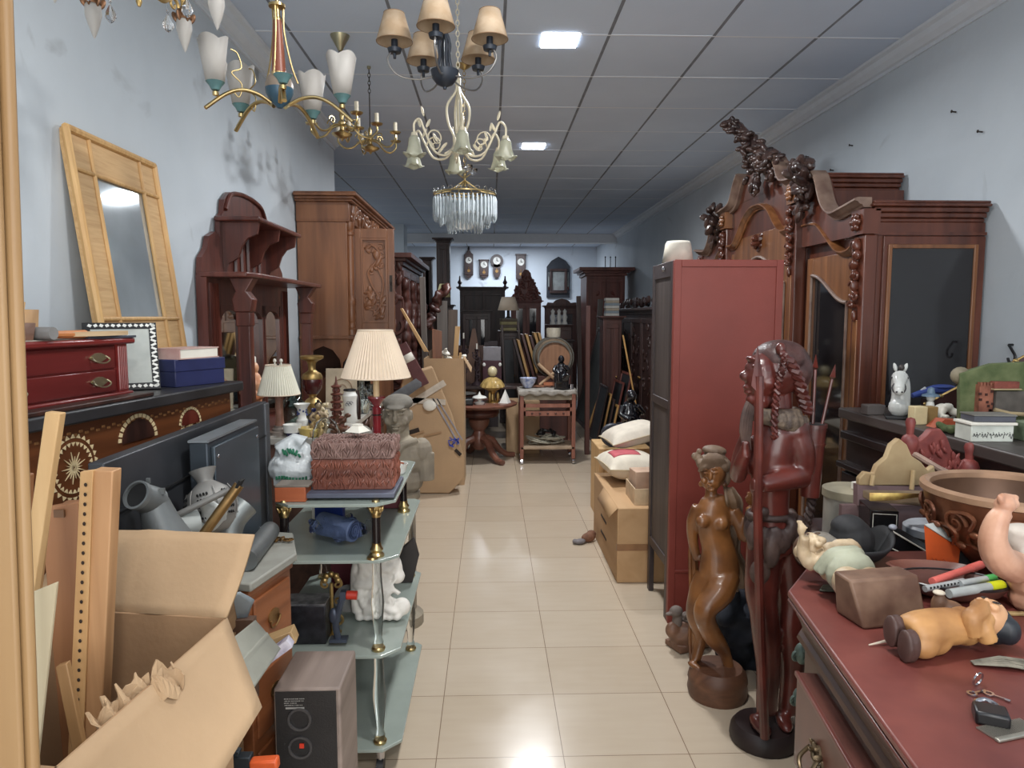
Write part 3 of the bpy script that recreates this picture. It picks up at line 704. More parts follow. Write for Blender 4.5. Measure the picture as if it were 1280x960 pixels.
def sheet(name, pts, Y, dy, mat_, lab, cat, th=.004, dents=.004):
    q = [W(x, y, Y+dy*i) for i, (x, y) in enumerate(pts)]; c = sum(q, Vector())/4
    def fn(u, v): return (q[0]*(1-u)+q[1]*u)*(1-v)+(q[3]*(1-u)+q[2]*u)*v-c+Vector((0,0,dents*sn(u*5+v*3)))
    o = M().surf(fn, 8, 6).to(name, mat_, loc=c, solid=th); tag(o, lab, cat); return o
sheet('tin_cowl', [(190,648),(232,640),(262,662),(200,668)],1.70,.02,pm('pale_tin',(168,176,172),.5,.3,.12,7),'pale grey tin cowl lying at the front of the ironware heap','tin sheet')
sheet('plastic_film', [(250,634),(285,628),(283,655),(255,660)],1.75,.01,pm('film_white',(196,200,198),.35,.0,.1,20),'crumpled pale wrapping film under the brass tube','film',.006,.012)
pipe('flue_pipe', Vector((-.685,1.96,.918)), Vector((-.705,2.24,.918)), .03,.03, pm('grey_zinc2',(120,124,124),.5,.5,.15,8),'dull grey pipe end behind the flue elbow beside the glass trolley','pipe', True)

# speaker
t = thing('speaker', 'dusty wooden loudspeaker with black front standing on the floor by the carton', 'speaker', (-.51, 1.96, 0))
vin = wood('dusty_veneer', (112,98,90), (150,134,124), .6, 'y', 4)
M().box(-.078,.102,-.11,.11,0,.6).to('cabinet', vin, t, bevel=.006)
M().box(-.072,.09,-.114,-.108,.01,.592).to('baffle', pm('baffle_black',(34,32,32),.55,bump=.1,bscale=200), t)
for z in (.515,.435):
    rg = ring(.032,.026,.008).to('port', pm('port_grey',(72,70,70),.4), t, loc=(-.008,-.115,z)); M().lathe([(0,0),(.0262,0)],24).to('port_hole', pm('hole_black',(18,18,18),.9), rg, loc=(0,.0012,0), rot=(PI/2,0,0))
M().cb((-.004,-.117,.441),(.012,.003,.013)).to('red_tag', pm('red_plastic',(214,62,40),.4), t)
lb = pm('label_grey',(150,148,144),.6)
for i, (w, z) in enumerate(((.055,.573),(.05,.567),(.03,.561),(.048,.555))):
    q = M(); qq = random.Random(i)
    x = -.046
    while x < -.046+w: 
        L = qq.uniform(.002,.006); q.cb((x,-.1145,z),(L,.0006,.0022)); x += L+.0014
    q.to('label_print', lb, t, smooth=0)
M().cb((-.02,-.1145,.547),(.05,.0008,.005)).to('label_bar', lb, t)
# grey lid / trunking between carton and speaker
q = [W(225,850,1.45), W(318,776,1.76), W(350,812,1.72), W(262,940,1.42)]
c = sum(q, Vector())/4; m = M(Matrix.Translation(-c))
def fn(u, v): return (q[0]*(1-u)+q[1]*u)*(1-v)+(q[3]*(1-u)+q[2]*u)*v + Vector((0,0,.004 if .45<v<.55 else 0))
o = m.surf(fn, 2, 20).to('trunking_cover', pm('lid_grey',(164,164,152),.5), loc=c, solid=.008, smooth=20); tag(o, 'long grey-green plastic trunking cover leaning between carton and speaker', 'trunking')
# small drill-like tool with orange grip at the speaker's foot
t = thing('clamp', 'dark clamp with an orange grip low in front of the loudspeaker', 'clamp', W(310,950,1.72))
M().cb((-.015,0,.0),(.05,.03,.03)).cb((-.035,0,.018),(.03,.02,.03),(0,.3,0)).to('body', pm('clamp_grey',(58,66,72),.45,.3), t, bevel=.003)
M().cb((.045,-.01,-.004),(.07,.03,.03),(0,-.05,0)).to('grip', pm('orange_plastic',(232,104,56),.4), t, bevel=.006)
o = M().cb((0,0,-.15),(.11,.08,.25)).to('rag_bundle', pm('dark_rag',(44,42,44),.9,bump=.3,bscale=20), loc=t.location+Vector((0,.03,-.02)), remesh=.02, relax=4); tag(o, 'dark bundle of rags under the orange-gripped clamp', 'rags')

# drawer cabinet between carton and glass trolley
t = thing('bedside_cabinet', 'small brown bedside cabinet with brass ring pull and dusty pale top', 'bedside cabinet', (-.66, 1.895, 0), math.atan2(.22,.05))
# local: x along the drawer front (away from the camera), -y towards the aisle
bw = wood('bedside_wood', (116,66,38), (160,98,60), .4, 'x', 5)
def cabp(g): return [(-g,-g),(.225+g*.4,-g),(.40+g,.10-g*.4),(.40+g,.125+g),(-g,.125+g)]
M().prism(cabp(0), 0, .84, ax='z').to('body', bw, t, bevel=.003); M().prism(cabp(.008),.84,.86,ax='z').to('moulding', bw, t, bevel=.004)
M().prism(cabp(.02), .86,.885,ax='z').to('top', pm('dusty_top',(160,160,152),.6,c2=(142,140,130)), t, bevel=.005)
for z0 in (.64,.42,.2):
    d = M().box(.015,.21,-.008,.002,z0,z0+.18).to('drawer', bw, t, bevel=.004)
    M().prism([(.11+.03*cs(2*PI*k/14), z0+.1+.022*sn(2*PI*k/14)) for k in range(14)], -.011,-.008).to('pull_plate', ANTIQ, d)
    M().tube([(.11+.026*cs(a), -.016-.006*sn(a), z0+.095+.028*sn(a)) for a in [PI+PI*k/10 for k in range(11)]], .003, 6).to('ring_pull', ANTIQ, d)
o = M(); 
for k in range(7): o.scroll((R.uniform(-.025,.025), 0, R.uniform(.0,.012)), .014, 1, .003, a0=R.uniform(0,6), plane='xy', n=12)
o = o.to('brass_fitting', ANTIQ, loc=(-.66,2.22,.888)); tag(o, 'tangled small brass fitting on the dusty bedside cabinet top', 'fitting')

# ---------------- glass trolley
TX0, TX1, TY0, TY1 = -.80, -.315, 2.33, 3.14
t = thing('glass_trolley', 'four-tier glass television trolley with acrylic legs and brass fittings', 'trolley', ((TX0+TX1)/2, TY0, 0))
def TL(x, y, z): return Vector((x-(TX0+TX1)/2, y-TY0, z))
gsh = pm('dusty_glass', (158,168,160), .2, 0, .06, 6); 
_nt = gsh.node_tree; _b = _nt.nodes['Principled BSDF']; _b.inputs['Transmission Weight'].default_value = .12
edge = glassm('glass_edge', (60,100,90), .05)
def octa(x0,x1,y0,y1,c): return [(x0+c,y0),(x1-c,y0),(x1,y0+c),(x1,y1-c*.4),(x1-c*.4,y1),(x0+c,y1),(x0,y1-c),(x0,y0+c)]
for nm, z, bx in (('bottom_shelf',.115,(TX0,TX1,TY0,TY1)),('middle_shelf',.452,(TX0,TX1,TY0,TY1)),('upper_shelf',.785,(TX0,TX1,TY0,TY1)),('top_shelf',.975,(-.735,-.325,TY0+.01,3.06))):
    o8 = [(p[0]-(TX0+TX1)/2, p[1]-TY0) for p in octa(*bx, .06)]
    sh = M().prism(o8, z-.011, z, ax='z').to(nm, gsh, t, bevel=.002, smooth=0)
acr = glassm('acrylic', (250,252,251), .02, 1.25)
corners = [(TX0+.06,TY0+.05),(TX1-.075,TY0+.045),(TX1-.045,TY1-.07),(TX0+.06,TY1-.07)]
for (x, y) in corners:
    for z0, z1 in ((.115,.441),(.452,.774)):
        lg = M().lathe([(0,z0+.012),(.016,z0+.012),(.018,z0+.03),(.013,z0+.045),(.023,z0+.17),(.016,z1-.06),(.016,z1-.02),(.016,z1-.006),(0,z1-.006)], 20).to('leg', acr, t, loc=TL(x,y,0))
        M().lathe([(0,z0),(.022,z0),(.024,z0+.008),(.02,z0+.014),(0,z0+.014)],18).to('leg_cap', GOLD, lg); M().lathe([(0,z1-.006),(.018,z1-.006),(.018,z1),(0,z1)],18).to('leg_collar', GOLD, lg)
    w_ = M().tube([(-.012,0,.03),(.012,0,.03)], .03, 18).to('caster', BLACK, t, loc=TL(x,y,0)); M().lathe([(0,.055),(.014,.055),(.02,.1),(0,.1)],14).to('caster_fork', CHROME, w_)
for (x, y) in ((-.70,TY0+.05),(TX1-.075,TY0+.045),(TX1-.05,2.93),(-.70,2.98)):
    cl = M().lathe([(0,.83),(.0145,.83),(.0145,.925),(0,.925)],18).to('column', pm('column_black',(34,28,28),.2), t, loc=TL(x,y,0))
    M().lathe([(0,.785),(.026,.785),(.026,.792),(.019,.80),(.023,.81),(.016,.822),(.016,.832),(0,.832)],18).to('column_base', GOLD, cl)
    m = M().lathe([(0,.922),(.015,.922),(.019,.935),(.017,.945),(.026,.958),(.026,.964),(0,.964)],18)
    for k in range(8):
        a = k*PI/4; m.ell((.021*cs(a),.021*sn(a),.948),(.005,.005,.012),(0,.4,a))
    m.to('column_capital', GOLD, cl)
    M().lathe([(0,.975),(.014,.975),(.012,.981),(0,.982)],16).to('screw_cap', GOLD, cl)
M().lathe([(0,.785),(.02,.785),(.019,.792),(0,.793)],16).to('shelf_stud', GOLD, t, loc=TL(TX1-.085,TY0+.02,0))
# things on its top shelf
t = thing('carved_casket', 'wooden casket carved with rippled feathers on the glass trolley top', 'casket', (-.478, 2.435, 1.0025))
cz = wood('casket_wood', (92,50,40), (150,92,74), .36, 'x', 7)
def ripple(m, w, d, z0, z1, seed):
    q = random.Random(seed)
    for f in range(3):
        L = w if f == 0 else d; n = int(L/.0095); rows = max(2, int((z1-z0)/.026))
        for r_ in range(rows):
            for i in range(n):
                u = -L/2+(i+.5+.5*(r_%2))*L/n+q.uniform(-.002,.002); z = z0+(r_+.5)*(z1-z0)/rows+q.uniform(-.006,.006); tl = q.uniform(-.75,.75)
                if f == 0: m.ell((u,-.001,z), (.0036,.010,.017), (0, tl, 0), 6, 5)
                else: m.ell(((w/2+.001 if f == 1 else -w/2-.001), u+d/2, z), (.007,.0036,.017), (tl,0,0), 6, 5)
m = M().box(-.136,.136,0,.18,0,.105); ripple(m,.272,.18,.004,.103,1); m.to('body', cz, t)
m = M().box(-.136,.136,0,.18,.107,.162); ripple(m,.272,.18,.110,.162,2)
q = random.Random(9)
for i in range(24):
    for j in range(8): m.ell((-.13+i*.0112+q.uniform(-.003,.003), .012+j*.022, .162), (.0045,.014,.007), (0,0,q.uniform(-.8,.8)), 6, 4)
m.to('lid', pm('casket_lid_dusty',(146,118,110),.6,0,.2,30,c2=(110,80,72)), t)
o = M().box(-.155,.15,0,.26,0,.017).to('slate_board', pm('slate_blue',(88,92,108),.5), loc=(-.478,2.385,.9835), bevel=.003); tag(o, 'slate-blue flat board under the rippled casket', 'board')
t = thing('wooden_box', 'small orange-brown wooden box on the front of the trolley top', 'box', (-.672, 2.40, .976))
M().box(-.055,.048,-.03,.05,0,.05).to('body', wood('orange_box',(140,70,42),(176,98,62),.4,'x',8), t, bevel=.002); M().box(-.054,.06,-.03,.052,.05,.058).to('lid', pm('box_lid_grey',(128,118,108),.6), t, bevel=.002)
o = M().lathe([(0,0),(.045,0),(.02,.02),(.02,.026),(0,.028)],4).to('paper_lid', PAPER, loc=(-.475,2.53,1.19), rz=.3); tag(o, 'small white pyramid-shaped lid lying on the rippled casket', 'lid')
# carrier bag
t = thing('carrier_bag', 'stuffed white plastic carrier bag with green print beside the charcoal headboard', 'plastic bag', (-.715, 2.60, .985))
m = M(); q = random.Random(3)
m.ell((-.02,0,.06),(.085,.07,.062)); m.ell((.03,.0,.055),(.06,.06,.055)); m.ell((-.03,.01,.11),(.05,.045,.055)); m.ell((.035,.01,.10),(.03,.03,.05))
for k in range(16):
    a = q.uniform(0,6.28); b2 = q.uniform(.2,1.3); m.tube([(-.01+.03*cs(a),.03*sn(a),.09),(-.01+.1*cs(a)*cs(b2)*.9,.075*sn(a)*cs(b2),.06+.1*sn(b2))], [.03,.004], 6)
m.tube([(-.05,0,.12),(.0,.0,.17),(.03,0,.15)],[.04,.02,.03],8); m.box(-.07,.06,-.05,.05,0.002,.03)
m.to('bag', pm('bag_film',(206,212,214),.28,0,.06,14,.8,18), t, remesh=.005, relax=2)
q = random.Random(12); m = M()
for k in range(11): m.cb((-.055+k*.0105,-.078+.02*abs(k-5)/5,.035+.004*sn(k*.6)),(.006,.006,.012),(0,q.uniform(-.3,.3),0))
m.to('green_print', pm('print_green',(44,120,88),.5), t, smooth=0); m = M()
for k in range(7): m.cb((-.03+k*.009,-.05,.125+q.uniform(-.008,.008)),(.007,.03,.008),(0.4,q.uniform(-.6,.6),.3))
m.to('green_print', pm('print_green',(44,120,88),.5), t, smooth=0)
# glass dome
t = thing('glass_dome', 'clear glass cloche dome on a dark base, between carrier bag and casket', 'glass dome', (-.672, 2.90, .976))
M().lathe([(0,0),(.068,0),(.068,.012),(.06,.018),(0,.018)],28).to('base', DKWOOD, t)
m = M().lathe([(.056,.02),(.057,.12),(.052,.16),(.04,.19),(.02,.207),(0,.212)],28); m.to('cloche', glassm('thin_glass',(240,244,244),.02,1.1), t, solid=.003)
# large lamp
def pleated(m, r0, r1, z0, z1, n=60, c=(0,0,0)):
    vs = []; fs = []
    for j in range(n*2):
        a = PI*j/n; k = 1+(.022 if j%2 else -.022)
        vs += [(r0*k*cs(a), r0*k*sn(a), z0), (r1*k*cs(a), r1*k*sn(a), z1)]
    N = n*2
    for j in range(N): q = (j+1)%N; fs.append((2*j,2*q,2*q+1,2*j+1))
    return m.add(vs, fs, TR(c))
t = thing('table_lamp', 'larger table lamp with cream pleated shade and slim red candlestick, behind the casket', 'lamp', (-.475, 2.96, .976))
pleated(M(), .140, .070, .372, .565).to('lamp_shade', SHADE, t, solid=.002, smooth=0)
for r, z in ((.141,.372),(.071,.565)): M().tube([(r*cs(2*PI*k/40), r*sn(2*PI*k/40), z) for k in range(40)], .003, 6, True).to('shade_trim', SHADE, t)
M().lathe([(0,.29),(.013,.29),(.013,.38),(0,.38)],16).to('candle_sleeve', pm('cream_sleeve',(226,196,150),.5), t)
m = M().lathe([(0,0),(.06,0),(.06,.012),(.035,.03),(.018,.05),(.018,.12),(.022,.125),(.017,.13),(.019,.245),(.012,.25),(.02,.262),(.038,.285),(.036,.292),(0,.292)],24); m.to('candlestick', pm('red_lacquer',(128,36,42),.2,0,.15,14,coat=.5), t)
m = M(); m.tube([(.019*cs(2*PI*k/20),.019*sn(2*PI*k/20),.215) for k in range(20)],.003,6,True); m.to('collar', BRONZE, t)
# porcelain on the tray at the end of the trolley top
t = thing('white_basket', 'white china basket holding small cups at the end of the trolley', 'basket', (-.385, 2.80, .976))
m = M().lathe([(0,0),(.04,0),(.052,.03),(.056,.04),(.053,.04),(.046,.008),(0,.006)],24); m.to('bowl', WHITE, t)
for k, (x, y, z) in enumerate(((-.022,-.012,.03),(.018,-.014,.034),(-.004,.022,.034))):
    cp = thing('china_cup', 'small white china cup with gilt and red bands in the white basket', 'cup', (-.385+x, 2.80+y, .98+z-.02), .4*k, 'cups in the white basket', rot=(.25*(k-1),.3,k))
    M().lathe([(0,0),(.010,0),(.012,.006),(.018,.02),(.02,.034),(.018,.034),(.012,.01),(0,.008)],18).to('cup_body', WHITE, cp); M().lathe([(.0191,.025),(.0199,.031)],18).to('gilt_band', pm('rust_band',(168,84,44),.4), cp)
    M().tube([(.018,0,.028),(.03,0,.026),(.03,0,.012),(.014,0,.010)], .0022, 6).to('cup_handle', WHITE, cp)
# upper shelf: blue parcel, blue box, red box
t = thing('wrapped_roll', 'roll of blue cloth wrapped in clear plastic on the trolley upper shelf', 'cloth roll', (-.545, 2.52, .847))
M().tube([(-.075,.04,0),(.06,-.035,-.008)], [.043,.04], 20).to('roll', pm('denim_blue',(98,114,150),.8,0,.15,20,.2,80), t, bevel=.004)
m = M().scroll((0,0,0), .036, 3, .0022, plane='xy', n=50); m.to('spiral_end', pm('denim_dark',(50,66,108),.8), t, loc=(.062,-.0365,-.008), rot=Vector((.135,-.075,-.008)).to_track_quat('Z','Y').to_euler())
m = M().ell((0,0,-.008),(.115,.06,.034),(0,0,-.4)); 
q = random.Random(5)
for k in range(14): m.ell((q.uniform(-.1,.1),q.uniform(-.05,.05),q.uniform(-.03,.03)),(.03,.015,.015),(q.uniform(0,3),q.uniform(0,3),0))
m.to('plastic_wrap', glassm('film_clear',(236,240,248),.12,1.15), t, remesh=.006, relax=2)
o = M().box(-.06,.055,-.02,.02,0,.1).to('blue_box', pm('royal_blue',(34,58,140),.35), loc=(-.62,2.70,.7865), rz=-.05, bevel=.002); tag(o, 'royal blue upright box under the trolley top shelf', 'box')
m = M().box(-.062,-.052,-.022,.022,0,.1).to('white_edge', PAPER, o)
o = M().box(-.07,.07,-.03,.03,0,.12).to('dark_red_box', pm('maroon',(96,32,42),.5), loc=(-.455,3.0,.7865), rz=.03, bevel=.003); tag(o, 'dark red box at the back of the trolley upper shelf', 'box')
# middle shelf
t = thing('plaster_corbel', 'white plaster scrolled ornament with leaves on the trolley middle shelf', 'plaster ornament', (-.44, 2.62, .463))
m = M(); oL = bez([(-.065,0,.02),(-.068,0,.12),(-.06,0,.2),(-.02,0,.255),(.04,0,.262),(.075,0,.22),(.085,0,.17)],5)
m.tube([Vector((p.x,p.y,max(p.z,.025))) for p in oL], .024, 10); m.prism([(-.06,0),(.09,0),(.1,.05),(.05,.08),(.06,.15),(.04,.24),(-.03,.23),(-.06,.15)], -.02,.02)
m.ell((.085,0,.16),(.03,.025,.03)); m.ell((.1,0,.04),(.035,.03,.035)); carve(m,-.05,.06,.02,.22,-.026,46,.06,6,.6)
for k in range(6): m.ell((-.055+k*.028,-.01,.012),(.02,.03,.02))
m.to('ornament', PLASTER, t, remesh=.005, relax=1)
t = thing('gilt_ornament', 'small gilt leaf and scroll fitting on the trolley middle shelf', 'ornament', (-.575, 2.50, .454))
m = M(); m.tube(bez([(0,0,0),(0,0,.05),(0,0,.12),(0,0,.19)],4), .007, 8)
for sg in (-1,1):
    m.scroll((sg*.02,0,.185), .02, .9, .006, sgn=-sg, a0=PI/2); m.scroll((sg*.022,0,.12), .02, 1.1, .006, sgn=sg, a0=-PI/2); m.scroll((sg*.02,0,.05), .022, 1.1, .006, sgn=-sg, a0=PI/2)
for k in range(5): m.ell((.024*cs(PI*k/4),0,.2+.022*sn(PI*k/4)),(.012,.008,.012))
m.box(-.03,.03,-.02,.02,0,.006); m.to('scrollwork', GILT, t)
t = thing('equipment_case', 'black equipment case with pale top edge on the trolley middle shelf', 'case', (-.655, 2.43, .453))
M().box(-.07,.075,-.01,.09,0,.14).to('case', pm('case_black',(30,30,34),.4,c2=(52,52,58),scale=30), t, bevel=.003); M().box(-.07,.075,-.01,.09,.14,.146).to('top_plate', pm('worn_plate',(150,150,152),.4,.4,c2=(90,90,94),scale=30), t)
t = thing('paint_clamp', 'blue-grey clamp with a red cap standing next to the black equipment case', 'clamp', (-.535, 2.42, .466))
M().tube(bez([(0,0,.0),(-.01,0,.06),(.005,0,.12),(.02,0,.165)],5), [.012]*16, 10).ell((-.015,0,.09),(.018,.014,.03)).cb((.02,0,.165),(.02,.03,.03)).box(-.03,.03,-.02,.02,0,.01).to('body', pm('blue_grey_metal',(84,92,108),.4,.4), t)
M().tube([(.03,0,.165),(.068,0,.163)], .0155, 16).to('red_cap', pm('cap_red',(196,60,44),.35), t, bevel=.002)
o = M().lathe([(0,0),(.05,0),(.052,.004),(.052,.012),(0,.014)],28).to('metal_disc', pm('grey_disc',(92,92,90),.5,.4), loc=(-.56,2.70,.506), rot=(1.3,0,.3)); tag(o, 'round grey metal disc leaning behind the gilt scroll fitting', 'disc')
o = M().box(-.05,.05,-.03,.03,0,.18).to('maroon_box', pm('maroon2',(98,30,44),.6), loc=(-.6,2.85,.454), bevel=.004); tag(o, 'maroon upright box at the back of the trolley middle shelf', 'box')
o = M().prism([(-.03,0),(.03,0),(.06,.12),(.04,.2),(-.03,.14)], -.012,.012).to('saddle_piece', pm('dark_leather',(46,40,38),.5), loc=(-.37,3.0,.454), bevel=.004); tag(o, 'dark leather piece hanging at the trolley far corner', 'leather piece')
# things stacked between bedside cabinet and speaker
t = thing('wooden_bracket', 'worn wooden block with a paper-coloured side under the bedside cabinet drawer', 'block', W(342,800,1.84)+Vector((0,0,-.01)), rot=(0,-.35,.1))
M().box(-.06,.06,-.02,.03,-.015,.02).to('block', wood('worn_block',(160,128,86),(190,160,116),.6,'x'), t, bevel=.002)
o = M().box(-.04,.045,-.015,.02,-.012,.012).to('printed_carton', pm('printed_card',(210,206,216),.5,0,.2,30,c2=(120,112,140)), loc=W(345,815,1.79), rot=(0,-.62,.1)); tag(o, 'small printed silver-violet carton wedged below the worn wooden block', 'carton')
o = pipe('tin_cup', W(291,795,1.86), W(292,768,1.86), .02,.018, pm('cup_tin',(112,104,96),.5,.5),'small dull tin cup poking out beside the carton corner','cup', True)
sheet('tin_hood', [(268,745),(300,738),(318,752),(296,800)],1.78,.02,pm('hood_tin',(150,160,166),.5,.3,.12,7),'bent grey-blue tin hood below the bedside cabinet','tin sheet')
o = M().box(-.04,.04,-.015,.015,-.16,.06).to('brown_panel', wood('dull_brown',(84,62,50),(116,90,74),.6), loc=W(300,800,1.82)); tag(o, 'dull brown upright panel between the carton and the speaker', 'panel')
o = pipe('navy_tube', W(312,805,1.88), W(336,801,1.88), .016,.016, pm('navy_tube_m',(44,50,78),.4),'short navy tube end beside the printed carton','tube', False)
# ================================================================ marble-topped sideboard and its porcelain, bust, tall cartons
t = thing('marble_sideboard', 'long marble-topped sideboard with carved front, crowded with vases and figurines', 'sideboard', (-1.155, 3.50, 0))
sb = wood('sideboard_wood', (58,38,32), (104,72,58), .45, 'y', 4)
M().box(0,.37,.02,1.72,.08,.965).to('body', sb, t, bevel=.004); M().box(-.005,.39,0,1.74,.965,1.0).to('marble_top', pm('grey_marble',(180,176,166),.25,0,.12,7,c2=(146,142,136)), t, bevel=.006)
m2 = M(Matrix(((0,-1,0,0),(1,0,0,0),(0,0,1,0),(0,0,0,1)))); carve(m2,.06,1.68,.82,.95,-.375,50,.08,4); m2.to('front_carving', sb, t)
for y in (.04,1.66): M().lathe([(0,0),(.03,0),(.03,.05),(.02,.08),(0,.08)],12,c=(.33,y,0)).to('foot', sb, t)
MZ = 1.0
def put(x, y, z=MZ): return Vector((x, y, z))
def simple(name, prof, mat_, lab, cat, loc, n=24, grp=None, parts=(), rz=0):
    o = M().lathe(prof, n).to(name, mat_, loc=loc, rz=rz); tag(o, lab, cat, grp)
    for pn, pp, pmat in parts: M().lathe(pp, n).to(pn, pmat, o)
    return o
# orange figurine on the hall dresser
t = thing('ceramic_figurine', 'orange-brown ceramic standing figurine with a small white cap, beside the pleated lamps', 'figurine', put(-1.27,3.85,.988))
m = M(); m.lathe([(0,0),(.05,0),(.045,.06),(.035,.14),(.042,.2),(.05,.25),(.03,.3),(0,.32)],16); m.ell((0,0,.335),(.028,.028,.034)); m.tube(bez([(.04,0,.27),(.06,-.02,.2),(.02,-.05,.17)],5),.014,8); m.tube(bez([(-.04,0,.27),(-.06,-.02,.2),(-.01,-.05,.21)],5),.014,8)
m.ell((.01,-.035,.19),(.025,.02,.03)); m.to('figure', pm('terracotta_glaze',(196,120,76),.35,0,.2,18,c2=(224,176,140)), t, remesh=.005, relax=2)
M().lathe([(0,0),(.014,0),(.014,.025),(.01,.032),(0,.034)],12,c=(0,0,.365)).to('cap', PAPER, t)
# small lamp
t = thing('table_lamp', 'smaller table lamp with pale pleated shade and twin white finials, near the hall dresser', 'lamp', put(-1.075,3.63))
pleated(M(), .103,.060,.205,.352,48).to('lamp_shade', pm('shade_pale',(226,222,204),.85,0,.04), t, solid=.002, smooth=0)
for r, z in ((.104,.205),(.061,.352)): M().tube([(r*cs(2*PI*k/40), r*sn(2*PI*k/40), z) for k in range(40)],.003,6,True).to('shade_trim', SHADE, t)
M().lathe([(0,.04),(.024,.04),(.02,.07),(.019,.19),(.026,.2),(.026,.215),(0,.215)],18).to('stem', pm('rose_marble',(150,108,90),.3,0,.15,16), t)
M().lathe([(0,0),(.055,0),(.055,.014),(.04,.02),(.04,.028),(.03,.036),(.03,.045),(0,.045)],20).to('base', pm('pewter',(150,140,132),.35,.5), t)
for s_ in (-.016,.016): M().lathe([(0,.35),(.004,.35),(.004,.366),(.009,.372),(.007,.382),(0,.386)],10,c=(s_,0,0)).to('finial', PAPER, t)
M().lathe([(0,0),(.006,0),(.006,.15),(0,.15)],8,c=(0,0,.21)).to('rod', BRONZE, t)
# glass jar behind the small lamp
simple('glass_jar',[(.03,0),(.075,.01),(.085,.07),(.07,.13),(.035,.165),(.036,.18),(.033,.18),(.032,.165),(.065,.13),(.08,.07),(.07,.014),(0,.01)],glassm('smoke_glass',(190,205,200),.04,1.3),'wide smoky glass jar behind the smaller pleated lamp','jar',put(-1.06,3.83))
# urn
t = thing('urn', 'dark red urn with gilt rim, neck and foot', 'urn', put(-1.01,4.05))
M().lathe([(0,0),(.045,0),(.045,.1),(.05,.11),(.04,.125),(.02,.14),(.02,.15),(.03,.16)],24).to('gilt_foot', GILT, t)
M().lathe([(.03,.16),(.052,.19),(.058,.225),(.056,.245)],24).to('bowl', pm('oxblood',(74,30,30),.2,0,.15,20,coat=.4), t)
M().lathe([(.056,.245),(.058,.255),(.05,.275),(.025,.29),(.02,.3),(.022,.33),(.03,.345),(.064,.36),(.066,.375),(.056,.378),(.03,.37),(0,.37)],28,flute=.0).to('gilt_neck', GILT, t)
# framed cream print and big dome
t = thing('cream_print', 'cream board with a faint curled drawing leaning behind the urn', 'print', put(-.97,4.62,1.003), rot=(-.12,0,0)); M().box(-.10,.10,0,.01,0,.26).to('board', pm('cream_board',(196,178,152),.7), t); m=M(); m.scroll((0,-.001,.13),.07,1.6,.003); m.to('drawing', pm('sepia',(140,110,84),.8), t)
t = thing('glass_dome', 'large smoky glass dome at the back of the marble sideboard, under the tall cabinet', 'glass dome', put(-.93,4.95)); M().lathe([(0,0),(.105,0),(.105,.02),(0,.02)],28).to('base', DKWOOD, t); M().lathe([(.095,.021),(.096,.2),(.085,.28),(.05,.325),(0,.34)],28).to('cloche', glassm('smoke_dome',(150,158,160),.08,1.15), t, solid=.003)
# smaller pieces in front
t = thing('flared_vase', 'white china vase with flared rim and blue floral sprigs', 'vase', put(-.985,3.72)); M().lathe([(0,0),(.03,0),(.03,.06),(.022,.07),(.02,.09),(.026,.12),(.043,.145),(.04,.145),(.022,.12),(0,.11)],24).to('body', WHITE, t)
m=M(); q=random.Random(2)
for k in range(12):
    a=q.uniform(0,6.28); m.ell((.023*cs(a),.023*sn(a),.085+q.uniform(0,.03)),(.006,.006,.006),n=6,m=4)
m.to('floral_sprigs', pm('sprig_blue',(70,84,140),.4), t)
simple('yellow_dish',[(0,0),(.04,0),(.052,.04),(.05,.044),(.036,.01),(0,.008)],pm('yellow_glaze',(212,186,110),.3),'pale yellow ceramic dish before the blue vase','dish',put(-.915,3.57))
simple('blue_vase',[(0,0),(.022,0),(.036,.05),(.034,.08),(.018,.1),(.022,.115),(.018,.115),(0,.1)],pm('cobalt_glaze',(44,46,96),.2,coat=.4),'squat cobalt blue vase between the flared vase and the seated figurine','vase',put(-.925,3.75))
t = thing('china_bowl','white china bowl with dark blue lower band near the smaller lamp','bowl',put(-.995,3.565)); M().lathe([(0,0),(.025,0),(.04,.02)],24).to('blue_band', pm('navy_glaze',(38,44,90),.25), t); M().lathe([(.04,.02),(.043,.045),(.045,.06),(.042,.06),(.036,.024),(0,.018)],24).to('bowl', WHITE, t)
o=M().prism([(-.03,-.02),(.03,-.025),(.028,.02),(-.028,.025)],0,.04,ax='z').to('cream_packet',pm('cream_packet',(212,184,130),.6),loc=put(-.985,3.90,1.0),rz=.4); tag(o,'cream and tan packet lying under the dark red urn','packet')
t = thing('porcelain_flowers','bunch of cream porcelain flowers to the side of the urn foot','flowers',put(-.93,3.93))
m=M(); clump(m,(0,0,.09),(.03,.02,.03),22,.03,4); m.lathe([(0,0),(.02,0),(.012,.06),(0,.08)],12); m.to('blossoms',pm('cream_porcelain',(222,204,166),.4),t,remesh=.004,relax=1)
def seated(name,lab,loc,mat_,mat2,h=.16,rz=0,seed=0):
    t=thing(name,lab,'figurine',loc,rz); k=h/.16
    T=Matrix.Diagonal((k,k,k,1)); m=M(T)
    m.ell((0,0,.03),(.036,.03,.03)); m.ell((0,0,.075),(.025,.02,.04)); m.ell((0,-.004,.13),(.016,.017,.02)); m.tube([(0,0,.1),(0,0,.12)],.009,8)
    for s_ in (-1,1):
        m.tube(bez([(s_*.022,0,.1),(s_*.04,-.012,.075),(s_*.018,-.034,.065)],5),.0085,8); m.tube(bez([(s_*.018,0,.04),(s_*.034,-.04,.045),(s_*.02,-.044,.008)],5),.012,8); m.ell((s_*.02,-.05,.006),(.009,.018,.007))
    m.to('body',mat_,t,remesh=.004*k,relax=2)
    m=M(T); m.ell((0,.003,.138),(.018,.017,.016)); m.ell((0,.004,.155),(.008,.008,.008)); m.to('hair',mat2,t)
    return t
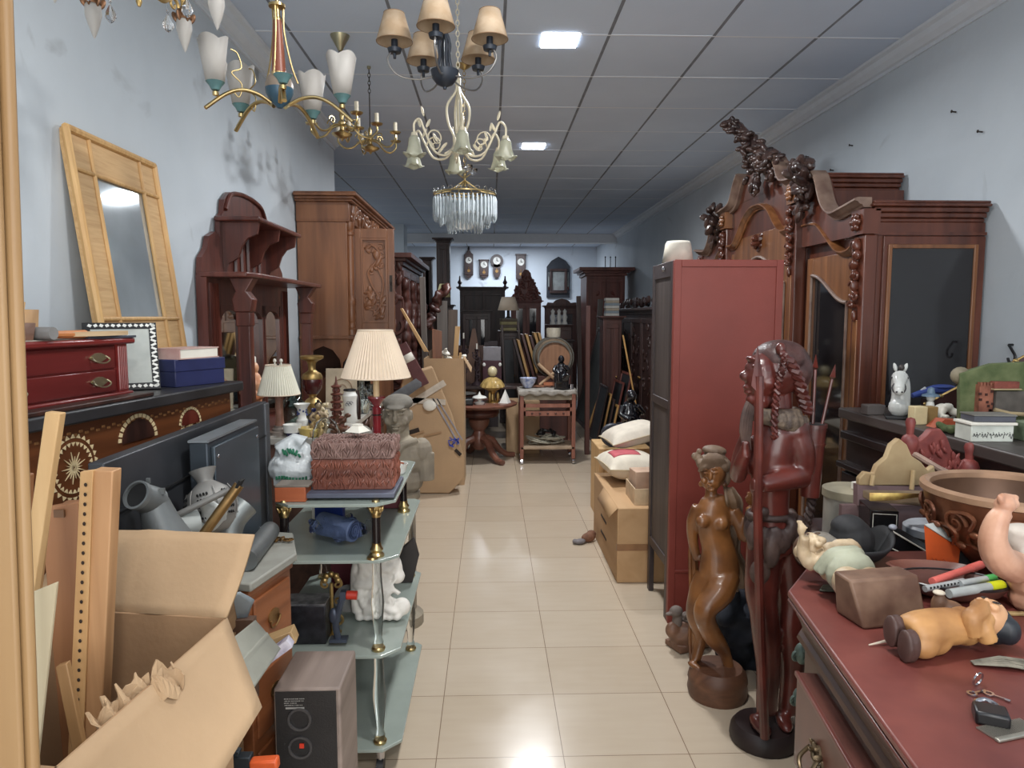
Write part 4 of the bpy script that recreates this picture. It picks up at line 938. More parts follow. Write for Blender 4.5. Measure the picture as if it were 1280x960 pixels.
seated('seated_figurine','grey and gold seated oriental figurine before the carved pagoda',put(-.885,3.66),pm('antique_gold_grey',(158,138,108),.4,.3,.2,20),BRONZE,.17,.3)
seated('child_figurine','small glazed cream figurine with gold robe, lowest on the sideboard front edge',put(-.865,3.56),pm('gold_robe',(196,164,110),.35,.2,.2,20),pm('hair_brown',(84,60,44),.5),.12,-.2)
t=thing('pagoda_carving','carved reddish-brown tiered pagoda ornament beside the white jar','ornament',put(-.835,3.86))
m=M()
for i in range(5):
    z=.02+i*.042; r=.038-i*.003; m.lathe([(0,z),(r*.6,z),(r*.6,z+.025),(r,z+.027),(r*1.15,z+.034),(r*.5,z+.042),(0,z+.042)],8)
    for k in range(8): m.ell((r*.65*cs(k*PI/4),r*.65*sn(k*PI/4),z+.012),(.005,.005,.011),n=6,m=5)
m.lathe([(0,0),(.04,0),(.04,.02),(0,.02)],8); m.lathe([(0,.23),(.008,.23),(.004,.27),(0,.28)],8); m.to('tiers',wood('rosewood',(74,36,30),(120,70,56),.4),t)
t=thing('pharmacy_jar','tall white pharmacy jar with black rim and grey motif','jar',put(-.80,4.05)); M().lathe([(0,0),(.036,0),(.04,.01),(.036,.05),(.037,.12),(.042,.15),(.03,.172),(.034,.176)],28).to('body',WHITE,t); M().lathe([(.034,.176),(.036,.18),(.034,.187),(.028,.187),(.028,.176),(0,.17)],24).to('rim',BLACK,t)
m=M(); 
for k in range(4): m.scroll((-.012+k*.008,-.0375,.10+.01*(k%2)),.012,1,.0018,n=12)
m.to('motif',pm('motif_grey',(110,108,116),.5),t)
simple('dark_bottle',[(0,0),(.016,0),(.017,.09),(.013,.13),(.009,.16),(.01,.17),(0,.17)],pm('bottle_dark',(52,34,30),.15,coat=.4),'slim dark brown bottle standing right against the white pharmacy jar','bottle',put(-.775,4.15),rz=0)
t=thing('decanter','clear ribbed glass decanter with stopper behind the dark bottle','decanter',put(-.795,4.4)); M().lathe([(0,0),(.04,0),(.05,.04),(.05,.1),(.03,.15),(.016,.17),(.016,.2),(.024,.21),(.013,.2),(.012,.17),(.045,.09),(0,.01)],24,flute=.04,fn=12).to('body',glassm('crystal',(232,240,240),.03,1.4),t); M().ell((0,0,.235),(.018,.018,.026)).tube([(0,0,.19),(0,0,.215)],.008,8).to('stopper',glassm('crystal',(232,240,240)),t)
for k,(x,y,h) in enumerate(((-.80,4.72,.15),(-.86,4.68,.13),(-.80,4.86,.14))): simple('wine_glass',[(0,0),(.028,0),(.006,.008),(.005,.06),(.026,.09),(.028,.13),(.026,h),(.024,h),(.025,.1),(0,.068)],glassm('crystal',(232,240,240)),'clear stemmed glass at the far end of the marble sideboard','glass',put(x,y),16,'stemmed glasses on the marble sideboard')
t=thing('driftwood_carving','twisted brown root carving sprawled at the near edge of the marble top','carving',put(-.795,3.67))
m=M(); q=random.Random(6)
m.tube(bez([(-.07,0,.02),(-.03,-.02,.035),(.02,.0,.05),(.05,.01,.085)],6),[.012+.006*sn(i) for i in range(19)],8); m.tube(bez([(.0,0,.03),(.03,-.02,.02),(.06,-.02,.012)],6),.012,8); m.tube(bez([(-.02,0,.03),(-.01,.02,.06),(.01,.02,.09)],6),.009,8); m.ell((.05,.0,.02),(.02,.02,.018)); m.ell((.055,.01,.088),(.018,.012,.012)); m.box(-.03,.03,-.02,.02,0,.014)
m.to('root',wood('root_brown',(66,40,28),(116,76,54),.35),t,remesh=.004,relax=1)
o=M().box(-.05,.05,-.03,.03,0,.012).to('dark_case',BLACK,loc=put(-.80,4.56),rz=.3,bevel=.004); tag(o,'flat black case lying behind the lamp candlestick on marble top','case')
o=M().ell((0,0,.05),(.05,.06,.05)).to('grey_cushion',pm('grey_cloth',(132,128,118),.8),loc=put(-.62,3.42,.975)); tag(o,'rounded dusty grey stone lump behind the rippled casket','stone')
o=M().box(-.09,.09,-.07,.07,0,.974).to('plinth',pm('plinth_grey',(120,116,108),.7),loc=(-.62,3.42,0)); tag(o,'plain grey plinth behind the glass trolley holding a stone lump','plinth')
# ---- stone bust
t=thing('stone_bust','weathered grey clay bust of a man wearing a flat cap behind the trolley','bust',(-.475,3.62,0))
clay=pm('weathered_clay',(150,140,122),.8,0,.2,9,.15,60,c2=(122,112,98))
M().lathe([(0,0),(.12,0),(.12,.05),(.085,.08),(.085,.64),(.11,.67),(.11,.70),(0,.70)],20).to('pedestal',clay,t)
m=M(TR((0,0,.70)))
m.ell((0,0,.06),(.13,.09,.09)); m.ell((0,0,.18),(.15,.095,.12)); 
for s_ in (-1,1): m.ell((s_*.12,0,.21),(.055,.065,.07)); m.tube([(s_*.135,0,.2),(s_*.14,-.01,.06)],[.05,.045],12)
m.tube([(0,.01,.26),(0,-.005,.37)],[.06,.055],14)
T_=m.T; m.T=m.T@Matrix.Translation((0,0,-.035))
m.ell((0,-.01,.43),(.068,.082,.095)); m.ell((0,-.025,.375),(.045,.055,.04))
m.ell((0,-.098,.422),(.015,.022,.02)); m.ell((0,-.09,.447),(.010,.016,.034)); m.ell((0,-.086,.389),(.026,.016,.006)); m.ell((0,-.084,.373),(.021,.016,.007)); m.ell((0,-.074,.348),(.022,.02,.014))
for s_ in (-1,1): m.ell((s_*.03,-.082,.470),(.024,.018,.008)); m.ell((s_*.03,-.078,.447),(.014,.012,.007)); m.ell((s_*.04,-.06,.41),(.02,.02,.024)); m.ell((s_*.069,.0,.43),(.01,.018,.028))
m.T=T_; m.tube(bez([(-.1,-.03,.27),(-.03,-.075,.25),(.0,-.09,.2)],5),.018,8); m.tube(bez([(.1,-.03,.27),(.03,-.075,.25),(.0,-.09,.2)],5),.018,8)
m.to('bust_body',clay,t,remesh=.004,relax=1)
m=M(TR((0,0,.665))); m.ell((0,.01,.495),(.08,.095,.042),(.12,0,0)); m.ell((0,-.075,.482),(.05,.04,.01),(.25,0,0)); m.to('flat_cap',pm('cap_clay',(124,118,108),.85,0,.2,9,.15,60),t,remesh=.006,relax=2)
# ---- big cartons
t=thing('carton','upright tall brown carton with open top holding planks, behind the taped carton','cardboard box',(-.42,6.9,0))
m=M()
for a,b2 in (((-.2,-.24),(.165,-.24)),((.165,-.24),(.165,.2)),((.165,.2),(-.2,.2)),((-.2,.2),(-.2,-.24))): m.add([(a[0],a[1],0),(b2[0],b2[1],0),(b2[0],b2[1],1.205),(a[0],a[1],1.205)],[(0,1,2,3)])
m.add([(-.2,-.24,.01),(.165,-.24,.01),(.165,.2,.01),(-.2,.2,.01)],[(0,1,2,3)]); m.to('box_body',CARDB,t,solid=.008,smooth=0)
M().add([(.165,-.2,1.205),(.165,.1,1.205),(.235,.08,1.10),(.235,-.16,1.07)],[(0,1,2,3)]).to('torn_flap',CARDB,t,solid=.006,smooth=0)
for k,(tl,tr_,bl_,br_,lab,c) in enumerate((((540,411),(552,414),(541,452),(552,452),'wide tan plank with a rounded top, in the upright tall carton',OAK),((569,408),(575,408),(567,448),(571,448),'slim pale stick, tallest in the upright tall carton',PINE),((574,441),(577,441),(573,460),(576,460),'short pale stick beside the slim one in the tall carton',PINE),((535,440),(543,434),(541,460),(549,458),'small dusty framed board tilted in the tall carton',wood('dusty_board',(110,92,76),(150,132,112),.7)))):
    plank([tl,tr_,bl_,br_],6.82+k*.05,.03,'plank',c,lab,1.0 if k==3 else .06)
for k,(x,y) in enumerate(((556,440),(561,447),(580,447))):
    o=M(); clump(o,(0,0,0),(.03,.03,.03),8,.05,k); o=o.to('crumpled_paper',PAPER,loc=W(x,y,6.95+.03*k)-Vector((0,0,.01)),remesh=.01); tag(o,'crumpled white paper stuffed into the upright tall carton top','paper','papers in the tall carton')
# leaning, taped carton: six-sided body
out=[(522,617),(562,617),(580,598),(581,575),(566,520),(541,459),(505,470),(497,500),(513,548)]
f_=[W(x,y,6.32) for x,y in out]; org=Vector((-.5,6.32,0)); f_=[Vector((p.x,p.y,max(p.z,0))) for p in f_]
t=thing('taped_carton','crushed leaning carton wrapped in clear tape, standing on the floor beside the aisle','cardboard box',org)
m=M(Matrix.Translation(-org)); n=len(f_); bk=[p+Vector((-.03,.22,0)) for p in f_]
fr=[p.copy() for p in f_]
m.add(fr+bk,[tuple(range(n)),tuple(reversed(range(n,2*n)))]+[(i,i+n,(i+1)%n+n,(i+1)%n) for i in range(n)]); m.to('box_body',CARDB,t,bevel=.012,smooth=0)
def onf(pts,w,name,mat_,r=.004,off=.012):
    m=M(Matrix.Translation(-org)); q=[W(x,y,6.32-off) for x,y in pts]
    for a,b2 in zip(q[:-1],q[1:]):
        d=(b2-a).normalized(); n_=Vector((d.z,0,-d.x))*w/2; m.add([a-n_,b2-n_,b2+n_,a+n_],[(0,1,2,3)])
    return m.to(name,mat_,t,solid=.002,smooth=0)
tape=pm('clear_tape',(206,194,178),.2)
onf([(508,508),(556,478)],.055,'tape_strip',tape); onf([(513,500),(557,503)],.05,'tape_strip',tape); onf([(541,498),(574,556)],.012,'tape_edge',pm('tape_line',(150,150,160),.3)); onf([(546,498),(578,550)],.01,'tape_edge',pm('tape_line',(150,150,160),.3))
onf([(499,512),(511,545),(530,539)],.02,'fold',CARDI); onf([(511,541),(524,537)],.04,'dark_gap',pm('gap_dark',(50,40,34),.9)); onf([(569,562),(576,569)],.03,'dark_gap',pm('gap_dark',(50,40,34),.9))
m=M(Matrix.Translation(-org)); q=random.Random(8)
for k in range(16): m.cb(W(567+q.uniform(-6,6),553+q.uniform(-5,5),6.3),(.035,.004,.008),(0,q.uniform(0,3),0))
m.to('blue_scrawl',pm('scrawl_blue',(56,74,170),.5),t,smooth=0)
o=M().ell((0,0,0),(.06,.02,.05)).to('white_label',PAPER,t,loc=W(537,507,6.3)-org)
onf([(516,560),(524,612)],.012,'fold',CARDI); onf([(530,545),(552,540)],.015,'fold',CARDI)
# maroon box with white band
q=[W(497,433,6.2),W(507,427,6.2),W(527,463,6.2),W(513,470,6.2)]; c=sum(q,Vector())/4
t=thing('maroon_case','flat maroon case with a white band leaning behind the cream pleated lampshade','case',c)
m=M(Matrix.Translation(-c)); d=q[2]-q[1]; bt=[p for p in q]; ext=d*.45; bt[2]=q[2]+ext; bt[3]=q[3]+ext
o_=Vector((0,.05,0)); m.add(bt+[p+o_ for p in bt],[(0,1,2,3),(7,6,5,4),(0,4,5,1),(1,5,6,2),(2,6,7,3),(3,7,4,0)]); m.to('case',pm('maroon_cloth',(92,48,48),.6),t,bevel=.003)
a,b2=(q[0]*.65+q[3]*.35),(q[1]*.65+q[2]*.35); e,f2=(q[0]*.4+q[3]*.6),(q[1]*.4+q[2]*.6)
M(Matrix.Translation(-c-Vector((0,.004,0)))).add([a,b2,f2,e],[(0,1,2,3)]).to('white_band',PAPER,t,solid=.002)
# dark strip boards in front of the taped carton, over the sideboard end
q=[W(487,494,5.0),W(520,473,5.6),W(527,478,5.6),W(490,504,5.0)]; c=sum(q,Vector())/4
o=M(Matrix.Translation(-c)).add(q+[p-Vector((0,0,.03)) for p in q],[(0,1,2,3),(7,6,5,4),(0,4,5,1),(1,5,6,2),(2,6,7,3),(3,7,4,0)]).to('grey_board',pm('board_grey',(96,96,98),.6),loc=c); tag(o,'grey board laid slanting behind the stone bust','board')
# ================================================================ right side
# ---- tall red cabinet, end panel towards the camera, dark doors on the aisle side
t=thing('tall_cabinet','tall narrow cabinet with dull red end panel and dark framed door, on legs','cabinet',(.92,3.57,0))
redp=pm('red_lacquer_panel',(132,58,48),.5,0,.07,3,.06,140); dkp=wood('dark_panel',(50,42,40),(76,66,62),.55,'z',5)
M().box(0,.55,0,.03,0,1.88).to('end_panel',redp,t,bevel=.004)
m=M().box(.0,.035,-.008,0,.0,1.88).box(.515,.55,-.008,0,.0,1.88).box(.035,.515,-.008,0,1.845,1.88).box(.035,.515,-.006,0,.27,.285); m.to('panel_frame',redp,t,bevel=.002)
m=M().box(0,.028,.03,.08,0,1.88).box(0,.028,.43,.48,0,1.88).box(0,.028,.08,.43,1.80,1.88).box(0,.028,.08,.43,1.115,1.16).box(0,.028,.08,.43,.28,.33); d=m.to('door_frame',pm('dark_frame',(58,48,48),.45),t,bevel=.003)
M().box(.008,.02,.08,.43,1.16,1.80).to('upper_panel',dkp,d); M().box(.008,.02,.08,.43,.33,1.115).to('lower_panel',dkp,d)
m=M(); 
for k in (.2,.23): m.ell((-.004,k,1.845),(.006,.008,.014))
m.to('lock_plate',CHROME,d)
M().box(.03,.55,.03,.48,1.86,1.88).to('top',redp,t); M().box(.52,.55,.03,.48,0,1.86).to('back_panel',dkp,t); M().box(.03,.52,.45,.48,.28,1.86).to('far_panel',dkp,t); M().box(.03,.52,.03,.45,.28,.30).to('floor_board',dkp,t)
o=M().lathe([(.085,0),(.068,.11),(.06,.125)],32).to('lamp_shade',pm('shade_white',(214,208,194),.8),loc=(1.03,3.93,1.881),solid=.003); tag(o,'plain white drum lampshade resting on the tall red cabinet','lampshade')

# ---- carved wooden woman
hon=pm('honey_wood',(138,90,48),.38,0,.22,7,.05,50,c2=(92,56,32),coat=.35); dus=pm('dusty_wood',(134,112,92),.6,0,.18,9,c2=(96,76,60))
FY=2.86; ORG=FL(896,868); ORG.z=0
t=thing('carved_woman_statue','honey-brown carved wooden statue of a woman with bun and scarf on a round base','statue',ORG)
def G(x,y,dy=0): return W(x,y,FY+dy)-ORG
k_=FY/890
bs=M().lathe([(0,0),(.118,0),(.125,.03),(.12,.06),(.124,.075),(.118,.10),(.10,.125),(0,.13)],28); 
b=bs.to('base',wood('statue_base',(74,46,32),(112,76,54),.5,'x'),t)
b.location=(G(896,868).x,.0,0)
m=M()
# trunk
m.tube(bez([G(890,620),G(892,632),G(891,648),G(893,667),G(897,684),G(899,700),G(899,717),G(898,732)],5),[.030,.034,.038,.041,.043,.045,.046,.047,.048,.049,.0495,.049,.048,.047,.046,.0455,.045,.045,.0455,.046,.047,.0485,.05,.0515,.053,.0545,.056,.057,.058,.0585,.058,.057,.056,.054,.052,.05],20,flat=1.45)
m.ell(G(892,634),(.074,.04,.026),n=16,m=10)
m.ell(G(878,652,-.04),(.029,.026,.028)); m.ell(G(902,654,-.04),(.029,.026,.028))
m.tube([G(889,608),G(888,632)],[.022,.028],12)
def limb(m,pts,rs):
    p=bez([G(*q) for q in pts],6); n=len(p)-1; rr=[]
    for i in range(n+1):
        f=i/n*(len(rs)-1); a=int(min(f,len(rs)-2)); rr.append(rs[a]*(1-(f-a))+rs[a+1]*(f-a))
    m.tube(p,rr,14)
limb(m,[(908,718,0),(897,742,-.05),(881,764,-.07),(888,790,-.03),(905,815,0),(912,838,.0)],[.06,.064,.05,.042,.04,.025,.021])
limb(m,[(886,720,.02),(876,745,.02),(870,768,.03),(876,795,.05),(869,825,.04)],[.06,.056,.046,.038,.028,.021])
m.ell(G(912,846,-.03),(.02,.045,.014),(0,0,.1)); m.ell(G(868,832,.01),(.018,.04,.013),(0,0,.5))
limb(m,[(873,633,.01),(866,652,.03),(866,675,.05),(872,700,.05)],[.027,.026,.022,.018])
limb(m,[(914,637,.0),(925,655,-.01),(931,674,-.02)],[.032,.032,.027]); limb(m,[(931,674,-.02),(937,655,-.05),(937,634,-.04)],[.026,.022,.016])
m.ell(G(937,626,-.04),(.014,.012,.02))
for k in range(4): m.tube([G(934+k*1.6,622,-.045),G(934.5+k*1.5,613+abs(k-1.5),-.04)],[.0055,.004],6)
m.tube([G(934,628,-.05),G(931,621,-.052)],[.006,.004],6)
m.to('figure',hon,t,remesh=.0055,relax=5)
# head with face
m=M(); m.ell(G(891,590,-.005),(.053,.058,.068),n=18,m=14); m.ell(G(889,603,-.025),(.040,.036,.034)); m.ell(G(888,595,-.064),(.009,.012,.02)); m.ell(G(888,605.5,-.06),(.014,.008,.0035)); m.ell(G(888,607.5,-.058),(.012,.009,.0035)); m.ell(G(889,612,-.05),(.014,.014,.01)); m.tube([G(889,605),G(889,622)],[.024,.024],12)
for s_ in (-1,1): m.ell(G(888+s_*6,591,-.062),(.011,.006,.0035)); m.tube([G(888+s_*3,587.5,-.063),G(888+s_*7,586,-.062),G(888+s_*10,588,-.055)],.003,6); m.ell(G(888+s_*8,601,-.045),(.014,.014,.014)); m.ell(G(891+s_*14.5,605,-.01),(.011,.011,.013))
m.to('head',hon,t,remesh=.003,relax=1)
m=M(); m.ell(G(892,577,.005),(.064,.064,.036)); m.ell(G(879,580,-.02),(.03,.04,.026),(0,.6,0)); m.ell(G(904,581,-.02),(.032,.042,.03),(0,-.6,0)); m.ell(G(907,595,.02),(.02,.034,.045)); m.ell(G(893,563,.02),(.052,.045,.022),(0,.1,0)); m.ell(G(873,573,.0),(.018,.014,.02)); m.ell(G(868,570,.0),(.013,.012,.015)); m.ell(G(874,564,.0),(.012,.012,.012))
for k in range(11): m.tube(bez([G(886+k*.9,567,-.035),G(880+k*2.4,573,-.062),G(873+k*3.7,585+abs(k-5)*.9,-.05+abs(k-5)*.004)],4),.0055,6)
m.to('hair_bun',dus,t,remesh=.004,relax=1)
m=M()
def sheetp(m,rows):
    def fn(u,v):
        i=min(int(u*(len(rows)-1)),len(rows)-2); f=u*(len(rows)-1)-i
        a=G(*rows[i][0])*(1-f)+G(*rows[i+1][0])*f; b2=G(*rows[i][1])*(1-f)+G(*rows[i+1][1])*f
        return a*(1-v)+b2*v+Vector((0,.012*sn(v*9),0))
    m.surf(fn,18,8)
sheetp(m,[((905,608,.0),(918,610,.02)),((908,628,-.045),(930,626,.0)),((913,650,.02),(928,660,.05)),((910,690,.05),(925,690,.06)),((915,712,.05),(938,714,.06)),((922,740,.05),(936,728,.06))])
m.to('scarf',pm('scarf_grey_wood',(148,132,116),.55,0,.2,8,c2=(110,84,60)),t,solid=.008)
m=M(); sheetp(m,[((866,660,.06),(872,660,.07)),((862,690,.06),(872,690,.07)),((863,740,.06),(874,740,.07)),((862,800,.06),(872,800,.06)),((864,836,.05),(874,836,.06))]); m.to('trailing_drapery',hon,t,solid=.012)

# ---- carved wooden warrior with spear and quiver
dm_=pm('dark_red_wood',(104,46,38),.32,0,.25,6,.04,60,c2=(66,30,26),coat=.3); dd=pm('dusty_dark_wood',(96,76,68),.55,0,.2,10,.25,50,c2=(52,36,34))
FY=2.52; ORG=FL(957,925); ORG.z=0
t=thing('carved_warrior_statue','tall dark red carved wooden statue of a bearded warrior with spear and arrow quiver','statue',ORG)
b=M().lathe([(0,0),(.118,0),(.125,.02),(.12,.05),(.105,.07),(0,.075)],26).to('base',pm('dark_base',(46,34,34),.5,0,.2,8),t); b.location=(G(955,925).x,0,0)
m=M()
m.tube([G(974,520),G(972,540),G(967,565),G(964,590),G(963,615),G(963,640),G(966,665),G(970,690)],[.05,.074,.076,.072,.066,.064,.072,.066],18)
for (x,y,rx,rz,ry) in ((968,552,.085,.05,.06),(964,580,.08,.06,.058),(962,610,.072,.06,.052),(962,640,.07,.06,.052),(968,668,.078,.06,.06)): m.ell(G(x,y),(rx,ry,rz),n=16,m=10)
limb(m,[(975,480,0),(976,510,0),(972,535,0)],[.042,.04,.05])
m.ell(G(992,538,-.02),(.06,.058,.062)); limb(m,[(992,540,-.02),(1001,565,-.03),(1003,592,-.03)],[.056,.05,.042]); limb(m,[(1003,595,-.03),(980,600,-.08),(952,606,-.10)],[.043,.038,.028]); m.ell(G(945,607,-.105),(.022,.024,.022))
for k in range(4): m.tube([G(952,601+k*4,-.125),G(943,600+k*4,-.135),G(938,602+k*4,-.11)],[.0085,.008,.007],6)
m.tube([G(950,598,-.115),G(942,595,-.12)],[.009,.007],6)
limb(m,[(940,545,.05),(928,570,.06),(922,596,.03)],[.042,.036,.03]); limb(m,[(922,596,.03),(926,580,-.04),(931,566,-.06)],[.03,.026,.022]); m.ell(G(931,562,-.06),(.018,.02,.024))
for k in range(4): m.tube([G(926,553+k*6,-.075),G(934,553+k*6,-.085),G(937,555+k*6,-.06)],[.008,.0075,.006],6)
limb(m,[(956,680,0),(952,740,-.01),(956,775,-.02),(960,830,0),(958,890,.0)],[.066,.062,.052,.052,.042,.038])
limb(m,[(985,680,.03),(990,740,.03),(988,780,.02),(990,835,.04),(985,890,.04)],[.066,.062,.052,.052,.042,.038])
m.ell(G(950,906,-.05),(.03,.07,.022),(0,0,.1)); m.ell(G(980,902,-.01),(.03,.07,.022),(0,0,-.2))
m.to('figure',dm_,t,remesh=.007,relax=3)
m=M()
m.ell(G(972,462),(.092,.085,.098),n=20,m=14); m.ell(G(952,470,-.02),(.06,.065,.085),n=18,m=12); m.ell(G(950,500,-.02),(.04,.045,.035)); m.tube([G(968,485),G(974,520)],[.045,.042],14)
m.ell(G(931,470,-.02),(.02,.018,.018)); m.ell(G(935,461,-.02),(.012,.013,.022)); m.ell(G(934,484,-.02),(.016,.02,.009)); m.ell(G(935,490,-.02),(.015,.02,.009)); m.ell(G(939,499,-.02),(.02,.022,.018)); m.ell(G(940,448,-.025),(.02,.035,.011)); m.ell(G(945,458,-.075),(.016,.012,.008)); m.ell(G(960,478,-.06),(.03,.028,.03))
m.to('head',dm_,t,remesh=.0045,relax=1)
m=M(); m.ell(G(975,448,.005),(.098,.092,.068),n=20,m=14); m.ell(G(990,462,.01),(.07,.08,.085),n=20,m=14); m.to('shaved_crown',pm('crown_brown',(78,50,46),.42,0,.18,30,.2,90,c2=(56,34,32)),t,remesh=.006,relax=2)
m=M()
def braid(m,pts,r,tw=9):
    p=bez([G(*q) for q in pts],10); n=len(p)
    for s_ in (0,PI): m.tube([q+Vector((r*.75*cs(s_+i/n*tw*2*PI),r*.75*sn(s_+i/n*tw*2*PI),0)) for i,q in enumerate(p)],r*.8,7)
m.ell(G(976,436,-.08),(.018,.018,.022))
braid(m,[(978,440,-.09),(981,452,-.095),(974,475,-.09),(969,510,-.085),(968,548,-.08)],.010,12)
m.to('braid',dm_,t); m=M(); braid(m,[(984,448,-.085),(995,470,-.07),(1003,495,-.04),(1009,515,-.02)],.017,5); m.to('side_lock',dm_,t)
m=M()
for dx in (-3,0,3,5): m.tube(bez([G(939+dx*.6,500,-.02),G(933+dx,520,-.03),G(931+dx,545,-.03),G(934+dx*.5,562,-.03)],5),[.011]*10+[.008]*6,7)
m.to('beard',dd,t)
m=M(); 
for k in range(26):
    a=2*PI*k/26; m.ell(G(972,532)+Vector((.088*cs(a),.068*sn(a),.025-.02*cs(a))),(.02,.018,.034),(0,.4*cs(a),0))
m.tube([G(972,522)+Vector((.066*cs(2*PI*k/24),.055*sn(2*PI*k/24),.02)) for k in range(24)],.02,8,True); m.to('fringed_collar',pm('collar_grey',(110,94,78),.6,0,.2,40,.6,60,c2=(66,54,48)),t,remesh=.005,relax=1)
m=M(); m.tube([G(964,643)+Vector((.08*cs(2*PI*k/28),.062*sn(2*PI*k/28),0)) for k in range(28)],.014,8,True); m.ell(G(955,640,-.065),(.02,.012,.02))
q=random.Random(3)
for k in range(30):
    a=2*PI*k/30; m.ell(G(968,660+q.uniform(-6,10))+Vector((.09*cs(a),.072*sn(a),0)),(.022,.02,.05*q.uniform(.6,1.1)),(0,q.uniform(-.4,.4),0))
m.ell(G(1016,672,-.01),(.035,.04,.045)); m.ell(G(1003,690,-.04),(.03,.035,.05)); m.ell(G(943,668,-.07),(.028,.02,.05)); m.ell(G(965,690,-.08),(.03,.02,.06)); m.ell(G(950,715,-.06),(.04,.02,.05)); m.to('loincloth',dd,t,remesh=.006,relax=1)
m=M(); m.tube([G(949,470,-.13),G(947,640,-.13),G(951,800,-.12),G(956,922,-.115)],[.0155,.016,.0165,.017],10); m.add([G(947,430,-.13),G(939,482,-.13),G(948,492,-.142),G(956,486,-.13),G(948,486,-.118)],[(0,1,2),(0,2,3),(0,3,4),(0,4,1),(1,4,3,2)]); m.to('spear',dm_,t)
T0=G(1018,530,.0); T1_=G(1012,620,.0)
m=M(); m.tube([T1_,T0],[.034,.042],20); m.tube([T0-Vector((0,0,.012)),T0],[.045,.045],20); m.tube([T0*.75+T1_*.25,T0*.72+T1_*.28],[.043,.043],20); m.to('quiver',dm_,t)
M().lathe([(0,0),(.036,0)],18).to('quiver_mouth',pm('hollow_shade',(20,20,20),.9),t,loc=T0+Vector((0,0,.0008)))  # flat dark disc painted as shade inside the quiver
for (x0,y0,x1,y1) in ((1016,528,1019,462),(1028,528,1040,474)):
    a,b2=G(x0,y0,.0),G(x1,y1,.0); m=M().tube([a-(b2-a)*.3,b2],.0055,8); d=(b2-a).normalized()
    m.tube([b2,b2+d*.008,b2+d*.055],[.006,.022,.001],4 if x0<1020 else 4,flat=.35); m.to('arrow',dm_,t)
m=M(); braid(m,[(1016,618,.0),(1012,640,.0),(1006,665,-.02),(1000,690,-.04)],.012,5); m.to('quiver_cord',dd,t)

# ---- small carved duck and dark bundle by their feet
t=thing('carved_duck','small brown carved wooden duck sitting on the floor behind the woman statue','ornament',(.955,3.30,0),.4)
m=M(); m.ell((0,0,.07),(.11,.075,.07)); m.ell((-.09,0,.1),(.04,.035,.04)); m.box(-.09,.09,-.06,.06,0.001,.03); m.to('body',wood('duck_wood',(92,62,46),(136,100,78),.5,'x'),t,remesh=.006,relax=2)
m=M(); m.tube([(-.07,0,.12),(-.065,0,.17)],[.026,.022],10); m.ell((-.075,-.0,.19),(.036,.028,.028)); m.ell((-.115,0,.185),(.022,.014,.008)); m.ell((.02,-.0,.14),(.06,.05,.02)); clump(m,(.0,0,.15),(.05,.03,.01),10,.03,5); m.to('head_and_back',pm('grey_dusty',(112,100,92),.7,0,.2,20),t,remesh=.004,relax=1)
o=M(); clump(o,(0,0,.2),(.09,.07,.19),40,.13,3); o.box(-.09,.09,-.06,.06,.002,.1); o=o.to('cloth_bundle',pm('navy_cloth',(38,42,52),.85,0,.2,12,.2,30),loc=(1.15,3.13,0),remesh=.012,relax=3); tag(o,'dark navy bundled cloth on the floor between the two carved statues','cloth')

# ---- great carved wardrobe: local x runs along the front (away), -y comes out into the room
t=thing('carved_wardrobe','great carved mahogany wardrobe with broken pediment, crest and glazed doors','wardrobe',(1.88,3.5,0))
WT=Matrix(((0,1,0,0),(1,0,0,0),(0,0,1,0),(0,0,0,1)))
mw=wood('wardrobe_mahogany',(62,31,22),(106,58,42),.3,'z',4,coat=.25); mg=wood('wardrobe_gold',(90,54,32),(140,92,56),.3,'z',5,coat=.3)
dg=pm('dark_pane',(34,32,34),.06,0,.1,3,spec=.8)
def wm(): return M(WT)
# bodies: end sections and the taller centre
wm().box(0,.72,.0,.565,.10,2.06).box(2.0,2.72,.0,.565,.10,2.06).box(.72,2.0,-.03,.565,.10,2.34).to('carcass',mw,t,bevel=.004)
wm().box(-.02,2.74,-.04,.565,0,.10).to('plinth',mw,t,bevel=.006)
# end panel with a dark pane, facing the camera
e=wm().box(-.015,0,.05,.56,.55,1.99).to('end_panel',mw,t,bevel=.003)
wm().box(-.017,-.014,.09,.50,.95,1.93).to('end_pane',dg,e)
m=wm(); m.box(-.026,-.014,.07,.09,.93,1.95).box(-.026,-.014,.50,.52,.93,1.95).box(-.026,-.014,.09,.50,1.93,1.95).box(-.026,-.014,.09,.50,.93,.95); m.to('pane_bead',mg,e,bevel=.003)
wm().box(-.02,0,.0,.56,1.995,2.01).to('end_moulding',mw,t)
def slab(name,u0,u1,y0,y1,z,steps):
    m=wm()
    for o_,a,b2 in steps: m.box(u0-o_,u1+o_,y0-o_,y1,z+a,z+b2)
    return m.to(name,mw,t,bevel=.006)
st_=[(.0,0,.02),(.015,.02,.045),(.03,.045,.07),(.05,.07,.085),(.04,.085,.10)]
slab('end_cornice',0,.70,.02,.56,2.06,st_); slab('end_cornice',2.02,2.72,.02,.56,2.06,st_); slab('centre_cornice',.76,1.96,.0,.56,2.34,st_)
